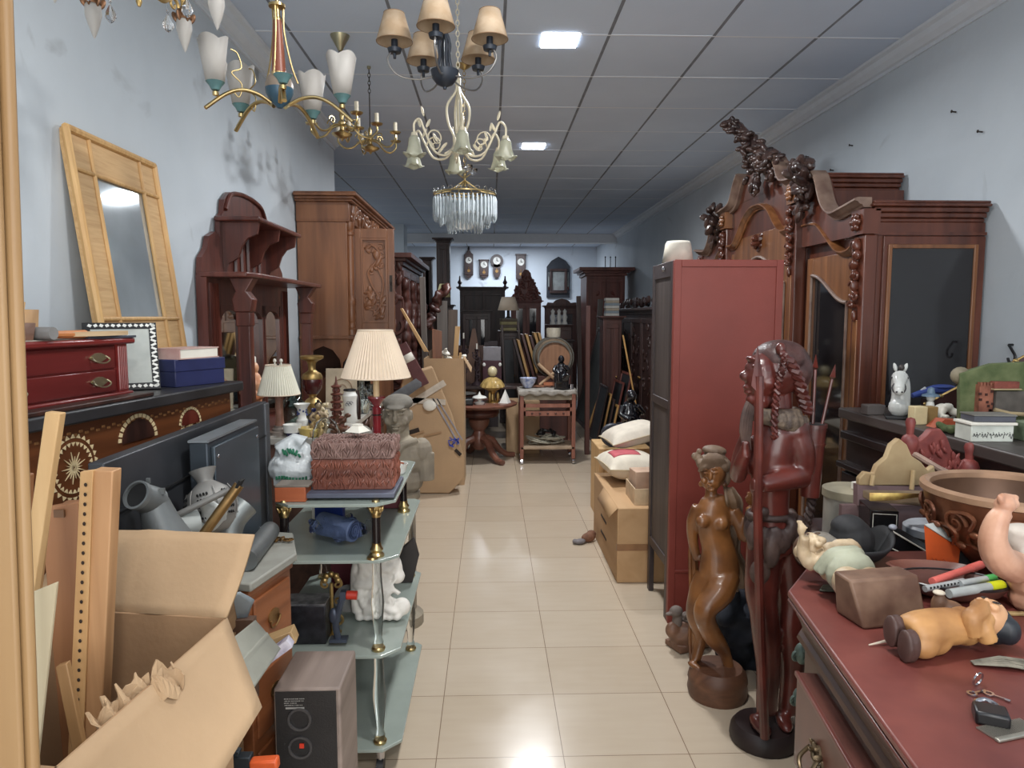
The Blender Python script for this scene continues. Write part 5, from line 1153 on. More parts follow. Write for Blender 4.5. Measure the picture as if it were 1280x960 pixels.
# shaped pediment boards and the swan-neck mouldings that rise to the middle
half=[(0,2.06),(0,2.15),(.14,2.13),(.26,2.125),(.36,2.19),(.44,2.33),(.50,2.38),(.58,2.36),(.70,2.38),(.82,2.40),(.90,2.42),(.98,2.53),(1.08,2.60),(1.18,2.66),(1.30,2.66),(1.36,2.68)]
pts=half+[(2.72-u,z) for u,z in reversed(half[:-1])]
pts=[(u,z) for u,z in pts]+[(2.72,2.0),(0,2.0)]
wm().prism(pts,-.05,.0).to('pediment',mw,t)
pale=pm('dusty_mahogany',(134,112,98),.5,0,.15,10,c2=(98,74,64))
def mould(nm,pts,r,y=-.05,mat_=pale):
    m=wm(); p=bez([(u,0,z) for u,z in pts],6); n=len(p); vs=[]; fs=[]
    sec=[(y+r*1.2,r*.5),(y-r*.9,r*.55),(y-r*1.5,r*.35),(y-r*1.5,r*.05),(y-r*1.0,-r*.1),(y-r*.75,-r*.45),(y-r*.3,-r*.6),(y-r*.1,-r*1.0),(y+r*1.2,-r*1.0)]; k=len(sec)
    for i in range(n):
        d=(p[min(i+1,n-1)]-p[max(i-1,0)]).normalized(); nn=Vector((-d.z,0,d.x))
        if nn.z<0: nn=-nn
        for yy,h in sec: q=p[i]+nn*h; vs.append((q.x,yy,q.z))
    for i in range(n-1):
        for j in range(k): fs.append((i*k+j,i*k+(j+1)%k,(i+1)*k+(j+1)%k,(i+1)*k+j))
    fs+=[tuple(range(k)),tuple((n-1)*k+j for j in reversed(range(k)))]
    return m.add(vs,fs).to(nm,mat_,t,smooth=40)
for s_ in (0,1):
    f=lambda L:[((2.72-u) if s_ else u,z) for u,z in L]
    mould('swan_neck',f([(-.02,2.16),(.14,2.14),(.26,2.135),(.36,2.20),(.44,2.34),(.49,2.39)]),.032,-.06); mould('swan_neck',f([(.60,2.39),(.72,2.40),(.84,2.41),(.92,2.44),(1.0,2.55),(1.06,2.60)]),.036,-.07)
    mould('door_arch',f([(.04,1.98),(.14,1.93),(.26,1.94),(.38,2.02),(.5,2.10),(.6,2.12),(.68,2.12)]),.022,-.03,mg); mould('centre_arch',f([(.80,2.12),(.92,2.12),(1.02,2.18),(1.14,2.28),(1.26,2.33),(1.36,2.34)]),.026,-.06,mg)
# doors
def door(u0,u1,zt,nm,y,flip=False,hump=.16,sym=False):
    d=wm(); w=.075
    d.box(u0,u0+w,y-.025,y,.22,zt).box(u1-w,u1,y-.025,y,.22,zt).box(u0+w,u1-w,y-.025,y,.22,.42)
    n=14; a,b2=u0+w,u1-w
    if sym: cur=[(a+(b2-a)*i/n, zt-.26+hump*sn(PI*i/n)**1.3) for i in range(n+1)]
    else: cur=[(a+(b2-a)*i/n, zt-.26+hump*(.5-.5*cs(PI*(1-i/n if flip else i/n)))) for i in range(n+1)]
    d.prism(cur+[(b2,zt+(.1 if sym else .0)),(a,zt+(.1 if sym else .0))],y-.025,y)
    dd_=d.to(nm,mg,t,bevel=.003)
    wm().prism([(a,.42),(b2,.42)]+list(reversed(cur)),y-.008,y-.004).to('door_pane',dg,dd_)
    m=wm(); m.tube([(u,y-.03,z) for u,z in cur],.011,8); m.tube([(a,y-.03,.42),(a,y-.03,cur[0][1])],.009,8); m.tube([(b2,y-.03,.42),(b2,y-.03,cur[-1][1])],.009,8); m.to('pane_moulding',pale,dd_)
    return dd_
d1=door(.09,.66,1.93,'door',0); d2=door(.82,1.90,2.06,'door',-.03,sym=True,hump=.20); d3=door(2.06,2.63,1.93,'door',0,True)
m=wm(); m.tube([(.62,-.05,1.30),(.62,-.052,1.38)],.008,8).ell((.62,-.05,1.30),(.012,.012,.012)).ell((.62,-.05,1.39),(.014,.01,.016)); m.to('door_handle',GOLD,d1)
m=wm(); clump(m,(1.36,-.07,2.10),(.05,.02,.06),14,.06,7); m.to('door_cartouche',mw,d2)
# pilasters with carved drops and capitals
for u,zt in ((.03,2.0),(.74,2.26),(1.98,2.26),(2.69,2.0)):
    y=-.02 if zt<2.1 else -.06
    m=wm().box(u-.05,u+.05,y-.03,y+.04,.1,zt); p=m.to('pilaster',mw,t,bevel=.008)
    wm().box(u-.02,u+.02,y-.036,y-.028,.2,zt-.42).to('pilaster_fillet',mg,p,bevel=.003)
    m=wm(); q=random.Random(int(u*100))
    for k in range(7):
        z=zt-.05-k*.05; r=.034-.003*k; m.ell((u+q.uniform(-.014,.014),y-.045,z),(r*q.uniform(.35,.8),.024,r*q.uniform(.7,1.3)),(0,q.uniform(-1,1),0)); m.ell((u+q.uniform(-.022,.022),y-.042,z+.02),(.008,.016,.026),(0,q.uniform(-1.2,1.2),0)); m.scroll((u+(-1)**k*.02,y-.05,z),.025,1.1,.008,sgn=(-1)**k,n=14)
    m.ell((u,y-.04,zt-.4),(.012,.014,.03)); m.to('carved_drop',mw,p)
    m=wm().box(u-.06,u+.06,y-.045,y+.04,zt,zt+.12); m.ell((u,y-.05,zt+.06),(.03,.02,.03))
    for k in range(6): m.ell((u+.03*cs(k*PI/3),y-.055,zt+.06+.03*sn(k*PI/3)),(.016,.012,.016))
    m.to('capital',mg if zt>2.1 else mw,p)
# flower swags on the swan necks, and the tall leaning crest
crest=pm('crest_wood',(76,56,50),.32,0,.2,14,c2=(44,30,28),coat=.3)
for u in (.56,2.16):
    m=wm(); clump(m,(u,-.12,2.36),(.06,.05,.09),30,.085,int(u*10)); clump(m,(u+.04,-.1,2.24),(.03,.03,.08),14,.06,3); m.to('flower_swag',crest,t)
m=wm(); q=random.Random(21)
sp=bez([(1.06,-.09,2.58),(1.12,-.11,2.62),(1.22,-.13,2.68),(1.30,-.16,2.76),(1.36,-.19,2.83),(1.38,-.23,2.88),(1.40,-.27,2.89)],5)
m.tube(sp,[.05-.0008*i for i in range(len(sp))],10)
for i,p in enumerate(sp):
    for k in range(3 if i>18 else 6):
        w=.09 if i<18 else .04
        m.ell((p[0]+q.uniform(-w,w*.8),p[1]+q.uniform(-.05,.04),p[2]+q.uniform(-w*1.3,w*.35)),(.018,.018,.034),(q.uniform(0,3),q.uniform(0,3),0))
m.scroll((1.40,-.27,2.87),.035,1.2,.018,plane='yz'); m.scroll((1.16,-.14,2.56),.05,1.2,.018)
for k in range(14): m.ell((1.30+q.uniform(-.12,.12),-.12+q.uniform(-.03,.03),2.52+q.uniform(-.12,.1)),(.022,.02,.04),(0,q.uniform(0,3),0))
m.to('crest',crest,t)

# ---- long dark sideboard under it against the wall
t=thing('dark_sideboard','dark sideboard with stepped front crowded with ornaments, against the pale wall','sideboard',(1.72,2.07,0))
ds=wood('ebonised',(34,28,28),(60,48,46),.4,'y',4)
M().box(.04,.72,0,1.36,0,1.10).to('body',ds,t,bevel=.004); M().box(0,.73,-.01,1.38,1.10,1.15).to('top',wood('ebonised_top',(56,50,48),(84,76,72),.45,'y',4),t,bevel=.008)
M().box(-.01,.06,0,1.36,.86,.89).to('ledge',ds,t,bevel=.006); M().box(.005,.05,0,1.36,1.0,1.04).to('moulding',ds,t,bevel=.006); M().box(.01,.04,.02,1.34,.1,.84).to('lower_front',ds,t,bevel=.004)
SZ=1.15
def sbx(name,x,y,sx,sy,sz,mat_,lab,cat,rz=0,z=SZ):
    o=M().box(-sx/2,sx/2,-sy/2,sy/2,0,sz).to(name,mat_,loc=(x,y,z),rz=rz,bevel=min(.003,sz/6)); tag(o,lab,cat); return o
# horse head
t=thing('horse_head','white porcelain horse head bust with dark mane on a black plinth','figurine',(1.80,3.06,SZ),-.45)
M().box(-.055,.055,-.05,.05,0,.014).to('plinth',BLACK,t,bevel=.003)
hw_=pm('porcelain_grey_white',(206,208,204),.25,0,.12,14)
m=M(); m.ell((0,0,.05),(.045,.04,.045)); m.tube(bez([(0,.01,.03),(.005,.015,.1),(0,.01,.16),(-.005,-.01,.185)],5),[.045,.044,.042,.04,.039,.038,.038,.038,.038,.038,.037,.036,.035,.034,.033,.032],14)
m.tube(bez([(-.005,-.005,.185),(-.008,-.04,.165),(-.01,-.065,.135)],5),[.034,.033,.032,.03,.029,.027,.025,.023,.022,.021,.021],12); m.ell((-.01,-.068,.128),(.02,.018,.02))
for s_ in (-1,1): m.ell((s_*.02-.004,.004,.225),(.009,.008,.022),(0,s_*.25,0)); m.ell((-.006+s_*.024,-.025,.18),(.008,.012,.01))
m.to('head',hw_,t,remesh=.004,relax=2)
m=M(); 
for k in range(7): m.ell((.004,.045-.003*k,.06+.025*k),(.012,.016,.02))
m.ell((0,-.005,.225),(.012,.016,.014)); m.to('mane',pm('mane_dark',(64,58,56),.5),t)
m=M(); m.tube([(-.01+.026*cs(2*PI*k/18),-.058,.14+.026*sn(2*PI*k/18)) for k in range(18)],.003,6,True)
for s_ in (-1,1): m.ell((-.006+s_*.031,-.03,.182),(.003,.005,.005)); m.ell((-.01+s_*.01,-.085,.125),(.004,.003,.004))
m.to('halter_and_eyes',pm('halter',(58,56,60),.5),t)
sbx('grey_box',1.76,3.20,.085,.06,.045,pm('box_grey',(92,86,84),.6),'small grey box at the far end of the dark sideboard, beside the horse head','box')
sbx('cream_box',1.785,2.90,.055,.05,.075,pm('cream_card',(218,200,156),.6),'upright cream card box in front of the horse head','box')
sbx('tan_box',1.845,2.92,.05,.05,.072,pm('tan_card',(156,126,78),.6),'upright tan box directly behind the cream card box','box')
o=M().prism([(-.06,0),(.06,0),(.05,.03),(-.02,.035)],-.03,.03).to('orange_slipper',pm('rust_orange',(176,84,54),.6),loc=(1.85,2.82,SZ)); tag(o,'rust-orange wedge-shaped ornament lying on the dark sideboard edge','ornament')
sbx('dark_tray',1.84,2.72,.13,.07,.012,BLACK,'thin black tray in front of the rust-orange ornament','tray')
o=M().add([(-.02,0,0),(.03,0,0),(.035,.01,.05),(-.005,.01,.055),(-.03,0,.03)],[(0,1,2,3,4)]).to('yellow_paper',pm('lemon',(214,204,120),.7),loc=(1.905,2.70,SZ+.001),solid=.004); tag(o,'folded lemon-yellow paper beside the green relief picture','paper')
t=thing('blue_figurine','small porcelain figurine with a pale blue hat, behind the cream card box','figurine',(1.90,3.0,SZ)); M().lathe([(0,0),(.03,0),(.02,.05),(.014,.08),(0,.09)],16).ell((0,0,.10),(.018,.018,.02)).to('body',WHITE,t); M().lathe([(.036,.105),(.034,.112),(.016,.118),(.012,.14),(0,.145)],18).to('hat',pm('pale_blue',(120,146,170),.4),t)
m=M(); clump(m,(0,0,.04),(.04,.03,.03),10,.05,2); o=m.to('white_paper',PAPER,loc=(1.93,2.93,SZ),remesh=.006,relax=1); tag(o,'crumpled white paper by the blue-hatted figurine','paper')
t=thing('blue_plane','blue and white toy aeroplane behind the gilt-edged panel','toy',(2.03,3.2,SZ+.0)); M().box(-.03,.03,-.03,.03,0,.07).to('stand',ds,t); M().tube([(-.09,0,.085),(.0,0,.11),(.10,-.01,.115)],[.012,.022,.014],10).ell((.05,.0,.125),(.06,.03,.012)).to('body',pm('toy_blue',(56,74,140),.4),t); M().tube([(-.085,0,.08),(-.03,0,.12)],.008,8).to('nose',pm('toy_grey',(176,180,184),.4),t)
o=M().ell((0,0,.045),(.036,.036,.036)).to('stone_ball',pm('mottled_stone',(150,140,116),.7,0,.2,18),loc=W(1200,476,2.82)-Vector((0,0,.024))); tag(o,'mottled tan stone ball on the upright end of the green relief','ball')
# gilt-edged dark red panel leaning at the wall
t=thing('gilt_board','dark red board with rising gilt edge leaning against the wall behind the green relief','panel',(2.0,3.0,SZ))
q=[W(1158,505,3.06),W(1200,483,3.02),W(1245,464,2.97),W(1290,440,2.93)]; og=Vector((2.0,3.0,SZ))
m=M(Matrix.Translation(-og)); n=len(q); lo=[Vector((p.x+.03,p.y,SZ+.001)) for p in q]
for a,b2,c,d in zip(q[:-1],q[1:],lo[1:],lo[:-1]): m.add([a,b2,c,d],[(0,1,2,3)])
m.to('board',pm('oxblood_board',(62,30,28),.5),t,solid=.012,smooth=0)
m=M(Matrix.Translation(-og)); p=bez(q,6); m.tube(p,.006,8)
for k in range(len(p)-1):
    if k%3==0: m.ell(p[k],(.014,.010,.009))
m.to('gilt_edge',GILT,t)
# green relief with terracotta ruin
t=thing('green_relief','mossy green relief panel with a terracotta tower ruin on the dark sideboard','relief',(2.0,2.80,SZ))
gm=pm('moss_green',(104,112,76),.9,0,.25,12,.5,40,c2=(70,84,50)); tc=pm('terracotta',(158,100,78),.8,0,.25,16,.3,50,c2=(110,64,50))
L=[W(1200,525,2.78),W(1200,467,2.78),W(1240,455,2.76),W(1300,452,2.74),W(1300,525,2.74)]; og=Vector((2.0,2.80,SZ)); z0=SZ+.001
L[0].z=z0; L[4].z=z0
m=M(Matrix.Translation(-og)); b_=[p+Vector((.02,.05,0)) for p in L]; n=5
m.add(L+b_,[tuple(range(n)),tuple(reversed(range(n,2*n)))]+[(i,i+n,(i+1)%n+n,(i+1)%n) for i in range(n)]); q=random.Random(4)
m.to('moss_panel',gm,t,bevel=.004)
def rb(x0,y0,x1,y1,Y,th,nm,mat_,par=t):
    a,b2=W(x0,y1,Y),W(x1,y0,Y); m=M(Matrix.Translation(-og)).box(a.x,b2.x,Y,Y+th,max(a.z,z0),b2.z); return m.to(nm,mat_,par,bevel=.002)
tw=rb(1223,481,1243,520,2.745,.03,'tower',tc)
m=M(Matrix.Translation(-og)); q=random.Random(5)
for k in range(9): m.cb(W(q.uniform(1225,1241),q.uniform(486,515),2.746),(.010,.006,.010))
m.to('window_holes',pm('dark_terra',(66,36,30),.9),tw)
m=M(Matrix.Translation(-og))
for k in range(5): m.cb(W(1225+k*4,480,2.75),(.007,.02,.014))
m.to('battlements',tc,tw)
rb(1243,477,1275,486,2.735,.03,'brick_band',pm('brick_red',(140,74,62),.8,0,.25,30),t); rb(1243,486,1278,488,2.725,.04,'ledge',pm('ledge_tan',(176,156,120),.7),t); rb(1244,489,1300,519,2.735,.02,'grey_slope',pm('slope_grey',(96,90,84),.9,0,.15,20),t)
m=M(Matrix.Translation(-og)); m.tube([W(1243,512,2.71),W(1262,517,2.70),W(1300,519,2.69)],.008,8); m.to('path_kerb',pm('ledge_tan',(176,156,120),.7),t)
# low green piece, white lettered box, slate lid
t=thing('lettered_box','white box with a band of black ornamental lettering, under a slate lid','box',(1.80,2.52,SZ),-.06)
M().box(-.075,.075,-.05,.05,0,.06).to('body',pm('white_enamel',(210,214,204),.4),t,bevel=.003); M().box(-.08,.085,-.055,.055,.06,.07).to('rim',PAPER,t,bevel=.002)
m=M(); q=random.Random(10)
for k in range(15):
    x=-.068+k*.0097
    m.tube(bez([(x,-.0505,.012+q.uniform(0,.012)),(x+.004,-.0505,.03),(x+.007,-.0505,.012+q.uniform(0,.02))],4),.0013,5)
    if k%2: m.ell((x+.003,-.0505,.034),(.0016,.001,.0016))
m.to('lettering',BLACK,t)
t2=thing('slate_slab','dark slate-blue flat slab lying on the white lettered box','slab',(1.81,2.52,SZ+.0705),-.1); M().box(-.07,.075,-.045,.045,0,.022).to('plate',pm('slate_lid_m',(80,82,92),.5),t2,bevel=.003); M().box(-.072,.077,-.047,.047,.022,.026).to('plate_edge',pm('slate_edge',(120,118,112),.5),t2)
o=M(); clump(o,(0,0,.02),(.05,.04,.012),16,.04,7); o=o.to('moss_rock',gm,loc=(1.79,2.66,SZ),remesh=.006,relax=1); tag(o,'low mossy green and red rock piece at the foot of the green relief','ornament')
o=M().box(-.08,.12,-.04,.04,0,.07).to('green_tin',pm('tin_green',(116,130,104),.6,c2=(92,104,82)),loc=(2.0,2.50,SZ),bevel=.004); tag(o,'mottled green tin next to the white lettered box','tin')
o=M(); clump(o,(0,0,.02),(.06,.03,.014),20,.02,8); o=o.to('pink_flowers',pm('dusty_pink',(190,150,150),.7),loc=(2.02,2.50,1.222),remesh=.005); tag(o,'small dusty pink artificial flowers on the mottled green tin','flowers')
o=M().tube(bez([(0,0,.05),(0,-.02,.03),(0,-.045,.0),(0,-.035,-.03),(0,-.01,-.03),(0,.0,-.012)],6),.006,8).tube([(0,0,.05),(.02,0,.05)],.006,8).to('wall_hook',BLACK,loc=(2.44,W(1275,445,3.3).y,1.43)); tag(o,'black iron hook on the pale wall above the green relief','hook')
o.location=Vector((2.437,3.28,1.415))
# ================================================================ near dresser at the right with its dolls, and the table of oddments behind it
DZ=.9
poly=[(.76,1.744),(.95,2.0),(1.0,2.04),(1.75,2.04),(1.75,.62),(.602,.62)]
def inset(p,d):
    c=(sum(x for x,_ in p)/len(p),sum(y for _,y in p)/len(p)); n=len(p); out=[]
    for i in range(n):
        a,b,c2=Vector(p[i-1]),Vector(p[i]),Vector(p[(i+1)%n])
        def off(u,v):
            e=(v-u).normalized(); nn=Vector((-e.y,e.x))
            if nn.dot(Vector(c)-u)<0: nn=-nn
            return u+nn*d,e
        p1,e1=off(a,b); p2,e2=off(b,c2); den=e1.x*e2.y-e1.y*e2.x; w=p2-p1; t_=(w.x*e2.y-w.y*e2.x)/den
        q=p1+e1*t_; out.append((q.x,q.y))
    return out
DO=Vector((.76,1.744,0)); ROT=math.atan2(-.99,-.139)
t=thing('dresser','red-brown dresser with moulded edge and canted corner, covered in dolls and oddments','dresser',DO)
def dl(p): return [(x-DO.x,y-DO.y) for x,y in p]
drm=wood('dresser_red',(78,36,30),(116,60,50),.38,'y',4,coat=.2); drt=pm('dresser_top',(120,62,54),.45,0,.14,5,c2=(92,42,38),coat=.1); drb=wood('dresser_brown',(62,38,30),(98,66,50),.42,'y',4,coat=.15)
top=M().prism(dl(poly),DZ-.018,DZ,ax='z').to('top',drt,t,bevel=.005)
m=M()
for ins,z0,z1 in ((.006,.868,.882),(.0,.872,.878),(.016,.855,.868)): m.prism(dl(inset(poly,ins)),z0,z1,ax='z')
m.to('top_moulding',drm,t,bevel=.004)
m=M()
prof=[(.018,.855),(.022,.84),(.03,.825),(.036,.81),(.036,.798),(.028,.790),(.024,.780),(.03,.772),(.04,.765)]
rings=[[(x,y,z) for x,y in dl(inset(poly,i_))] for i_,z in prof]; n=len(poly)
for a,b in zip(rings[:-1],rings[1:]): m.add(a+b,[(i,(i+1)%n,n+(i+1)%n,n+i) for i in range(n)])
m.to('frieze_moulding',drb,t,smooth=60)
M().prism(dl(inset(poly,.045)),.03,.79,ax='z').to('body',drb,t,bevel=.004); M().prism(dl(inset(poly,.03)),0,.06,ax='z').to('plinth',drb,t,bevel=.006)
# drawers on the aisle side; local frame along the front
DF=Matrix(((-.139,.99,0,0),(-.99,-.139,0,0),(0,0,1,0),(0,0,0,1)))
fm=pm('drawer_face',(104,60,50),.4,0,.14,5,c2=(80,44,36),coat=.15)
for z0,z1,outp in ((.50,.735,.02),(.28,.48,.045),(.08,.26,.05)):
    d=M(DF).box(.10,1.08,outp-.02 if outp<.04 else .03,.06,z0,z1).to('drawer',fm,t,bevel=.006)
    M(DF).box(.095,1.085,(outp-.024 if outp<.04 else .026),(outp-.012 if outp<.04 else .04),z1-.012,z1).to('drawer_edge',drm,d,bevel=.003)
    y_=(outp-.02 if outp<.04 else .03)
    for u in (.28,.88):
        zc=(z0+z1)/2+.01; m=M(DF); q=random.Random(3)
        m.prism([(u+.036*cs(2*PI*k/20)*(1+.2*cs(5*2*PI*k/20)),zc+.03*sn(2*PI*k/20)*(1+.2*cs(5*2*PI*k/20))) for k in range(20)],y_-.005,y_)
        clump(m,(u,y_-.008,zc+.012),(.03,.003,.016),12,.018,2); m.tube(bez([(u-.028,y_-.01,zc+.01),(u-.032,y_-.03,zc-.02),(u,y_-.034,zc-.035),(u+.032,y_-.03,zc-.02),(u+.028,y_-.01,zc+.01)],6),.005,8); m.to('bail_handle',pm('dark_brass',(112,96,74),.4,.8),d)
verd=pm('verdigris',(96,112,104),.6,.4,.2,20)
for z in (.70,.575):
    m=M(); m.ell((0,0,0),(.02,.02,.03)); m.scroll((0,-.015,.0),.022,1.1,.007,plane='yz'); m.scroll((-.012,0,-.01),.02,1.1,.006); m.to('corner_ornament',verd,t,loc=(.072,.062,z))

# ---- doll on its wooden base, lying on its back
skin=pm('aged_ivory',(206,184,152),.45,0,.16,16,c2=(150,128,100)); 
BL,BR=FL(1080,788,DZ),FL(1150,772,DZ)
t=thing('doll','lying painted figurine of a child with grey-green loincloth, fixed to a square brown base','figurine',BL)
ex=Vector((cs(.16),sn(.16),0)); eyv=Vector((-ex.y,ex.x,0)); 
L2=Matrix(((ex.x,eyv.x,0,0),(ex.y,eyv.y,0,0),(0,0,1,0),(0,0,0,1)))
m=M(L2); m.add([(0,0,0.001),(.165,.0,.001),(.165,.10,.001),(0,.10,.001),(-.02,.03,.105),(.15,.02,.11),(.15,.085,.11),(-.015,.095,.105)],[(0,3,2,1),(4,5,6,7),(0,1,5,4),(1,2,6,5),(2,3,7,6),(3,0,4,7)])
L2=L2@Matrix.Translation((.015,.022,0))@Matrix.Diagonal((.82,.74,.9,1)); m.to('base',pm('worn_base',(134,106,86),.55,0,.2,10,c2=(92,64,50)),t,bevel=.006)
m=M(L2); m.ell((.03,.12,.07),(.045,.06,.045)); m.ell((.115,.12,.065),(.042,.06,.042)); m.ell((.075,.19,.075),(.075,.06,.055)); m.ell((.08,.26,.075),(.065,.06,.05)); m.tube([(.08,.31,.075),(.07,.35,.08)],[.03,.028],12)
m.tube(bez([(.03,.30,.07),(-.005,.31,.10),(-.01,.30,.155)],5),[.026]*4+[.021]*4+[.017]*3,12); m.ell((-.02,.305,.175),(.013,.012,.02)); 
for k in range(4): m.tube([(-.028+k*.006,.305,.185),(-.036+k*.006,.305,.205-.003*abs(k-1))],[.0045,.0035],6)
m.tube([(-.012,.30,.17),(-.002,.297,.185)],.0045,6)
m.tube(bez([(.13,.30,.075),(.165,.29,.1),(.13,.275,.128),(.085,.28,.13)],5),[.026]*6+[.021]*5+[.017]*5,12); m.ell((.07,.283,.128),(.02,.014,.012))
for k in range(4): m.tube([(.066,.275+k*.006,.13),(.045,.274+k*.006,.124)],[.0045,.0035],6)
m.to('body',skin,t,remesh=.0045,relax=2)
m=M(L2); m.ell((.065,.385,.09),(.048,.055,.05),n=16,m=12); m.ell((.06,.36,.135),(.009,.009,.009)); 
for s_ in (-1,1): m.ell((.06+s_*.026,.36,.122),(.018,.018,.012)); m.ell((.064+s_*.05,.385,.085),(.008,.016,.016))
m.ell((.058,.345,.13),(.012,.006,.006)); m.ell((.058,.328,.12),(.014,.01,.01)); m.to('head',skin,t,remesh=.004,relax=1)
m=M(L2); m.ell((.067,.402,.085),(.051,.046,.05),n=14,m=10); 
for s_ in (-1,1): m.ell((.062+s_*.02,.378,.14),(.012,.004,.0025)); m.ell((.062+s_*.02,.372,.14),(.005,.004,.002))
m.to('hair_and_eyes',pm('hair_brown',(84,60,44),.5),t)
m=M(L2); 
for r_,y,z in ((.014,.225,.075),(.013,.205,.075)): m.tube(bez([(-.0,y+.02,.07),(.03,y-.005,.125),(.08,y-.02,.135),(.13,y+.01,.12),(.15,y+.03,.07)],5),r_,8)
m.ell((.075,.18,.08),(.082,.045,.06)); m.to('loincloth',pm('sage_cloth',(166,168,146),.6,0,.12,14),t,remesh=.004,relax=1)
# wicker ball behind it
t=thing('wicker_ball','round jar in woven wicker net behind the lying child figurine','jar',FL(1020,716,DZ)+Vector((.035,.05,0))); M().lathe([(0,0),(.02,0),(.042,.02),(.05,.05),(.042,.08),(.02,.095),(0,.095)],20).to('jar',pm('jar_grey',(140,134,124),.3),t)
m=M()
for k in range(12):
    for s_ in (-1,1): m.tube([(.0505*cs(a_)*cs(k*PI/6+s_*a_*.8),.0505*cs(a_)*sn(k*PI/6+s_*a_*.8),.048+.047*sn(a_)) for a_ in [-.9+i*.3 for i in range(7)]],.0016,5)
m.to('wicker_net',pm('straw',(176,148,102),.7),t)
# spatula
t=thing('spatula','small dark-edged metal spatula under the side of the square-based figurine','spatula',FL(1030,738,DZ)+Vector((0,.0,.002)),.15); M().prism([(-.02,-.01),(.02,-.022),(.07,-.012),(.07,.012),(.01,.02)],0,.006,ax='z').to('blade',pm('tarnished',(118,122,108),.4,.5,.2,20),t,bevel=.002); M().tube([(.07,0,.006),(.13,.01,.008)],.007,8).to('handle',BLACK,t)
# ---- tan figure lying on its side
a0,h0=FL(1128,828,DZ),FL(1262,815,DZ)
t=thing('doll','lying wooden figurine in tan tunic and brown shoes with crossed arms and dark hair','figurine',a0)
d=(h0-a0).normalized(); L3=Matrix(((d.x,-d.y,0,0),(d.y,d.x,0,0),(0,0,1,0),(0,0,0,1)))
LL=(h0-a0).length; s=LL/.30
L3=L3@Matrix.Diagonal((s,s,s,1))
tan=pm('tan_tunic',(200,150,94),.5,0,.2,8,c2=(150,104,62)); face=pm('face_paint',(206,158,116),.4,0,.1,10)
m=M(L3); m.tube(bez([(.035,.03,.045),(.08,.035,.055),(.13,.04,.06),(.18,.04,.058),(.215,.045,.055)],5),[.040,.046,.05,.052,.052,.052,.051,.05,.049,.048,.047,.046,.046,.046,.045,.044,.043,.042,.04,.038,.036],16); m.ell((.06,.005,.035),(.04,.03,.032)); m.ell((.06,.055,.05),(.04,.03,.042)); m.ell((.1,.02,.035),(.05,.03,.035)); m.ell((.205,.045,.055),(.035,.05,.048))
m.to('tunic',tan,t,remesh=.004,relax=2)
m=M(L3); m.tube(bez([(.195,.0,.055),(.185,.0,.095),(.215,.01,.105),(.235,.03,.11)],5),[.023]*16,10); m.tube(bez([(.225,-.012,.04),(.215,-.005,.075),(.24,.015,.085)],5),[.022]*11,10); m.ell((.243,.03,.108),(.016,.016,.013))
for k in range(4): m.tube([(.238,.022+k*.006,.118),(.253,.02+k*.006,.122)],[.005,.004],6)
m.to('arms',tan,t,remesh=.0035,relax=1)
m=M(L3); m.ell((.275,.04,.07),(.044,.042,.05),n=16,m=12); m.ell((.262,.038,.118),(.007,.007,.010)); m.ell((.245,.038,.105),(.016,.014,.014)); 
for k in (-1,1): m.ell((.265,.038+k*.02,.108),(.014,.013,.012))
m.tube([(.225,.045,.06),(.25,.042,.065)],.026,10); m.to('head',face,t,remesh=.0035,relax=1)
m=M(L3); m.ell((.290,.04,.055),(.042,.047,.05),n=14,m=10); m.ell((.30,.01,.05),(.03,.03,.036)); m.to('hair',pm('hair_blueblack',(38,42,48),.45),t,remesh=.004,relax=1)
m=M(L3); 
for k in (-1,1): m.ell((.270,.038+k*.017,.121),(.006,.007,.002)); m.ell((.278,.038+k*.018,.119),(.003,.009,.002))
m.to('eyes_and_brows',pm('paint_dark',(40,32,30),.4),t); M(L3).ell((.249,.038,.119),(.004,.009,.003)).to('lips',pm('lip_red',(150,50,46),.4),t)
for k,(y,z) in enumerate(((.0,.04),(.05,.055))): M(L3).ell((.02,y,z),(.022,.025,.042)).ell((.005,y,z),(.01,.026,.042)).to('shoe',pm('shoe_brown',(84,60,54),.5,0,.18,14),t,remesh=.004,relax=1)
o=M().tube([(0,0,0),(.06,.012,.006)],[.0015,.004],8).to('skewer',pm('bone',(216,204,184),.5),loc=W(1088,765,1.43)); tag(o,'thin pale pointed skewer sticking out before the brown shoes','skewer')
o.location.z=DZ+.004
# brown wooden shoe, stick, feather
t=thing('wooden_shoe','small carved brown shoe standing behind the tan figurine','shoe',FL(1185,782,DZ),-.3); m=M(); m.ell((.0,0,.03),(.035,.022,.03)); m.ell((-.02,0,.045),(.018,.018,.03)); m.ell((.03,0,.016),(.03,.018,.016)); m.to('shoe_body',wood('shoe_wood',(100,72,54),(150,112,84),.5,'x'),t,remesh=.004,relax=2); M().ell((-.022,0,.075),(.013,.013,.006)).to('shoe_top',pm('bone',(216,204,184),.5),t)
o=M().tube([(0,0,.005),(.07,.0,.006),(.19,-.006,.005)],[.004,.006,.005],8).to('gilt_stick',pm('worn_gilt_wood',(176,146,96),.6,0,.25,30,c2=(96,76,52)),loc=FL(1205,770,DZ)); tag(o,'thin worn golden stick lying behind the tan figurine head','stick')
t=thing('feather_duster','grey fibrous brush head lying under the dark-haired figurine','brush',FL(1215,832,DZ),-.12); m=M(); q=random.Random(2)
for k in range(60):
    y=q.uniform(-.018,.018); m.tube([(0,y*.4,.006),(.06,y,.008+q.uniform(0,.006)),(.12+q.uniform(-.02,.01),y*1.4,.005)],.0013,4)
m.to('bristles',pm('grey_fibre',(132,126,112),.9,0,.25,40),t)
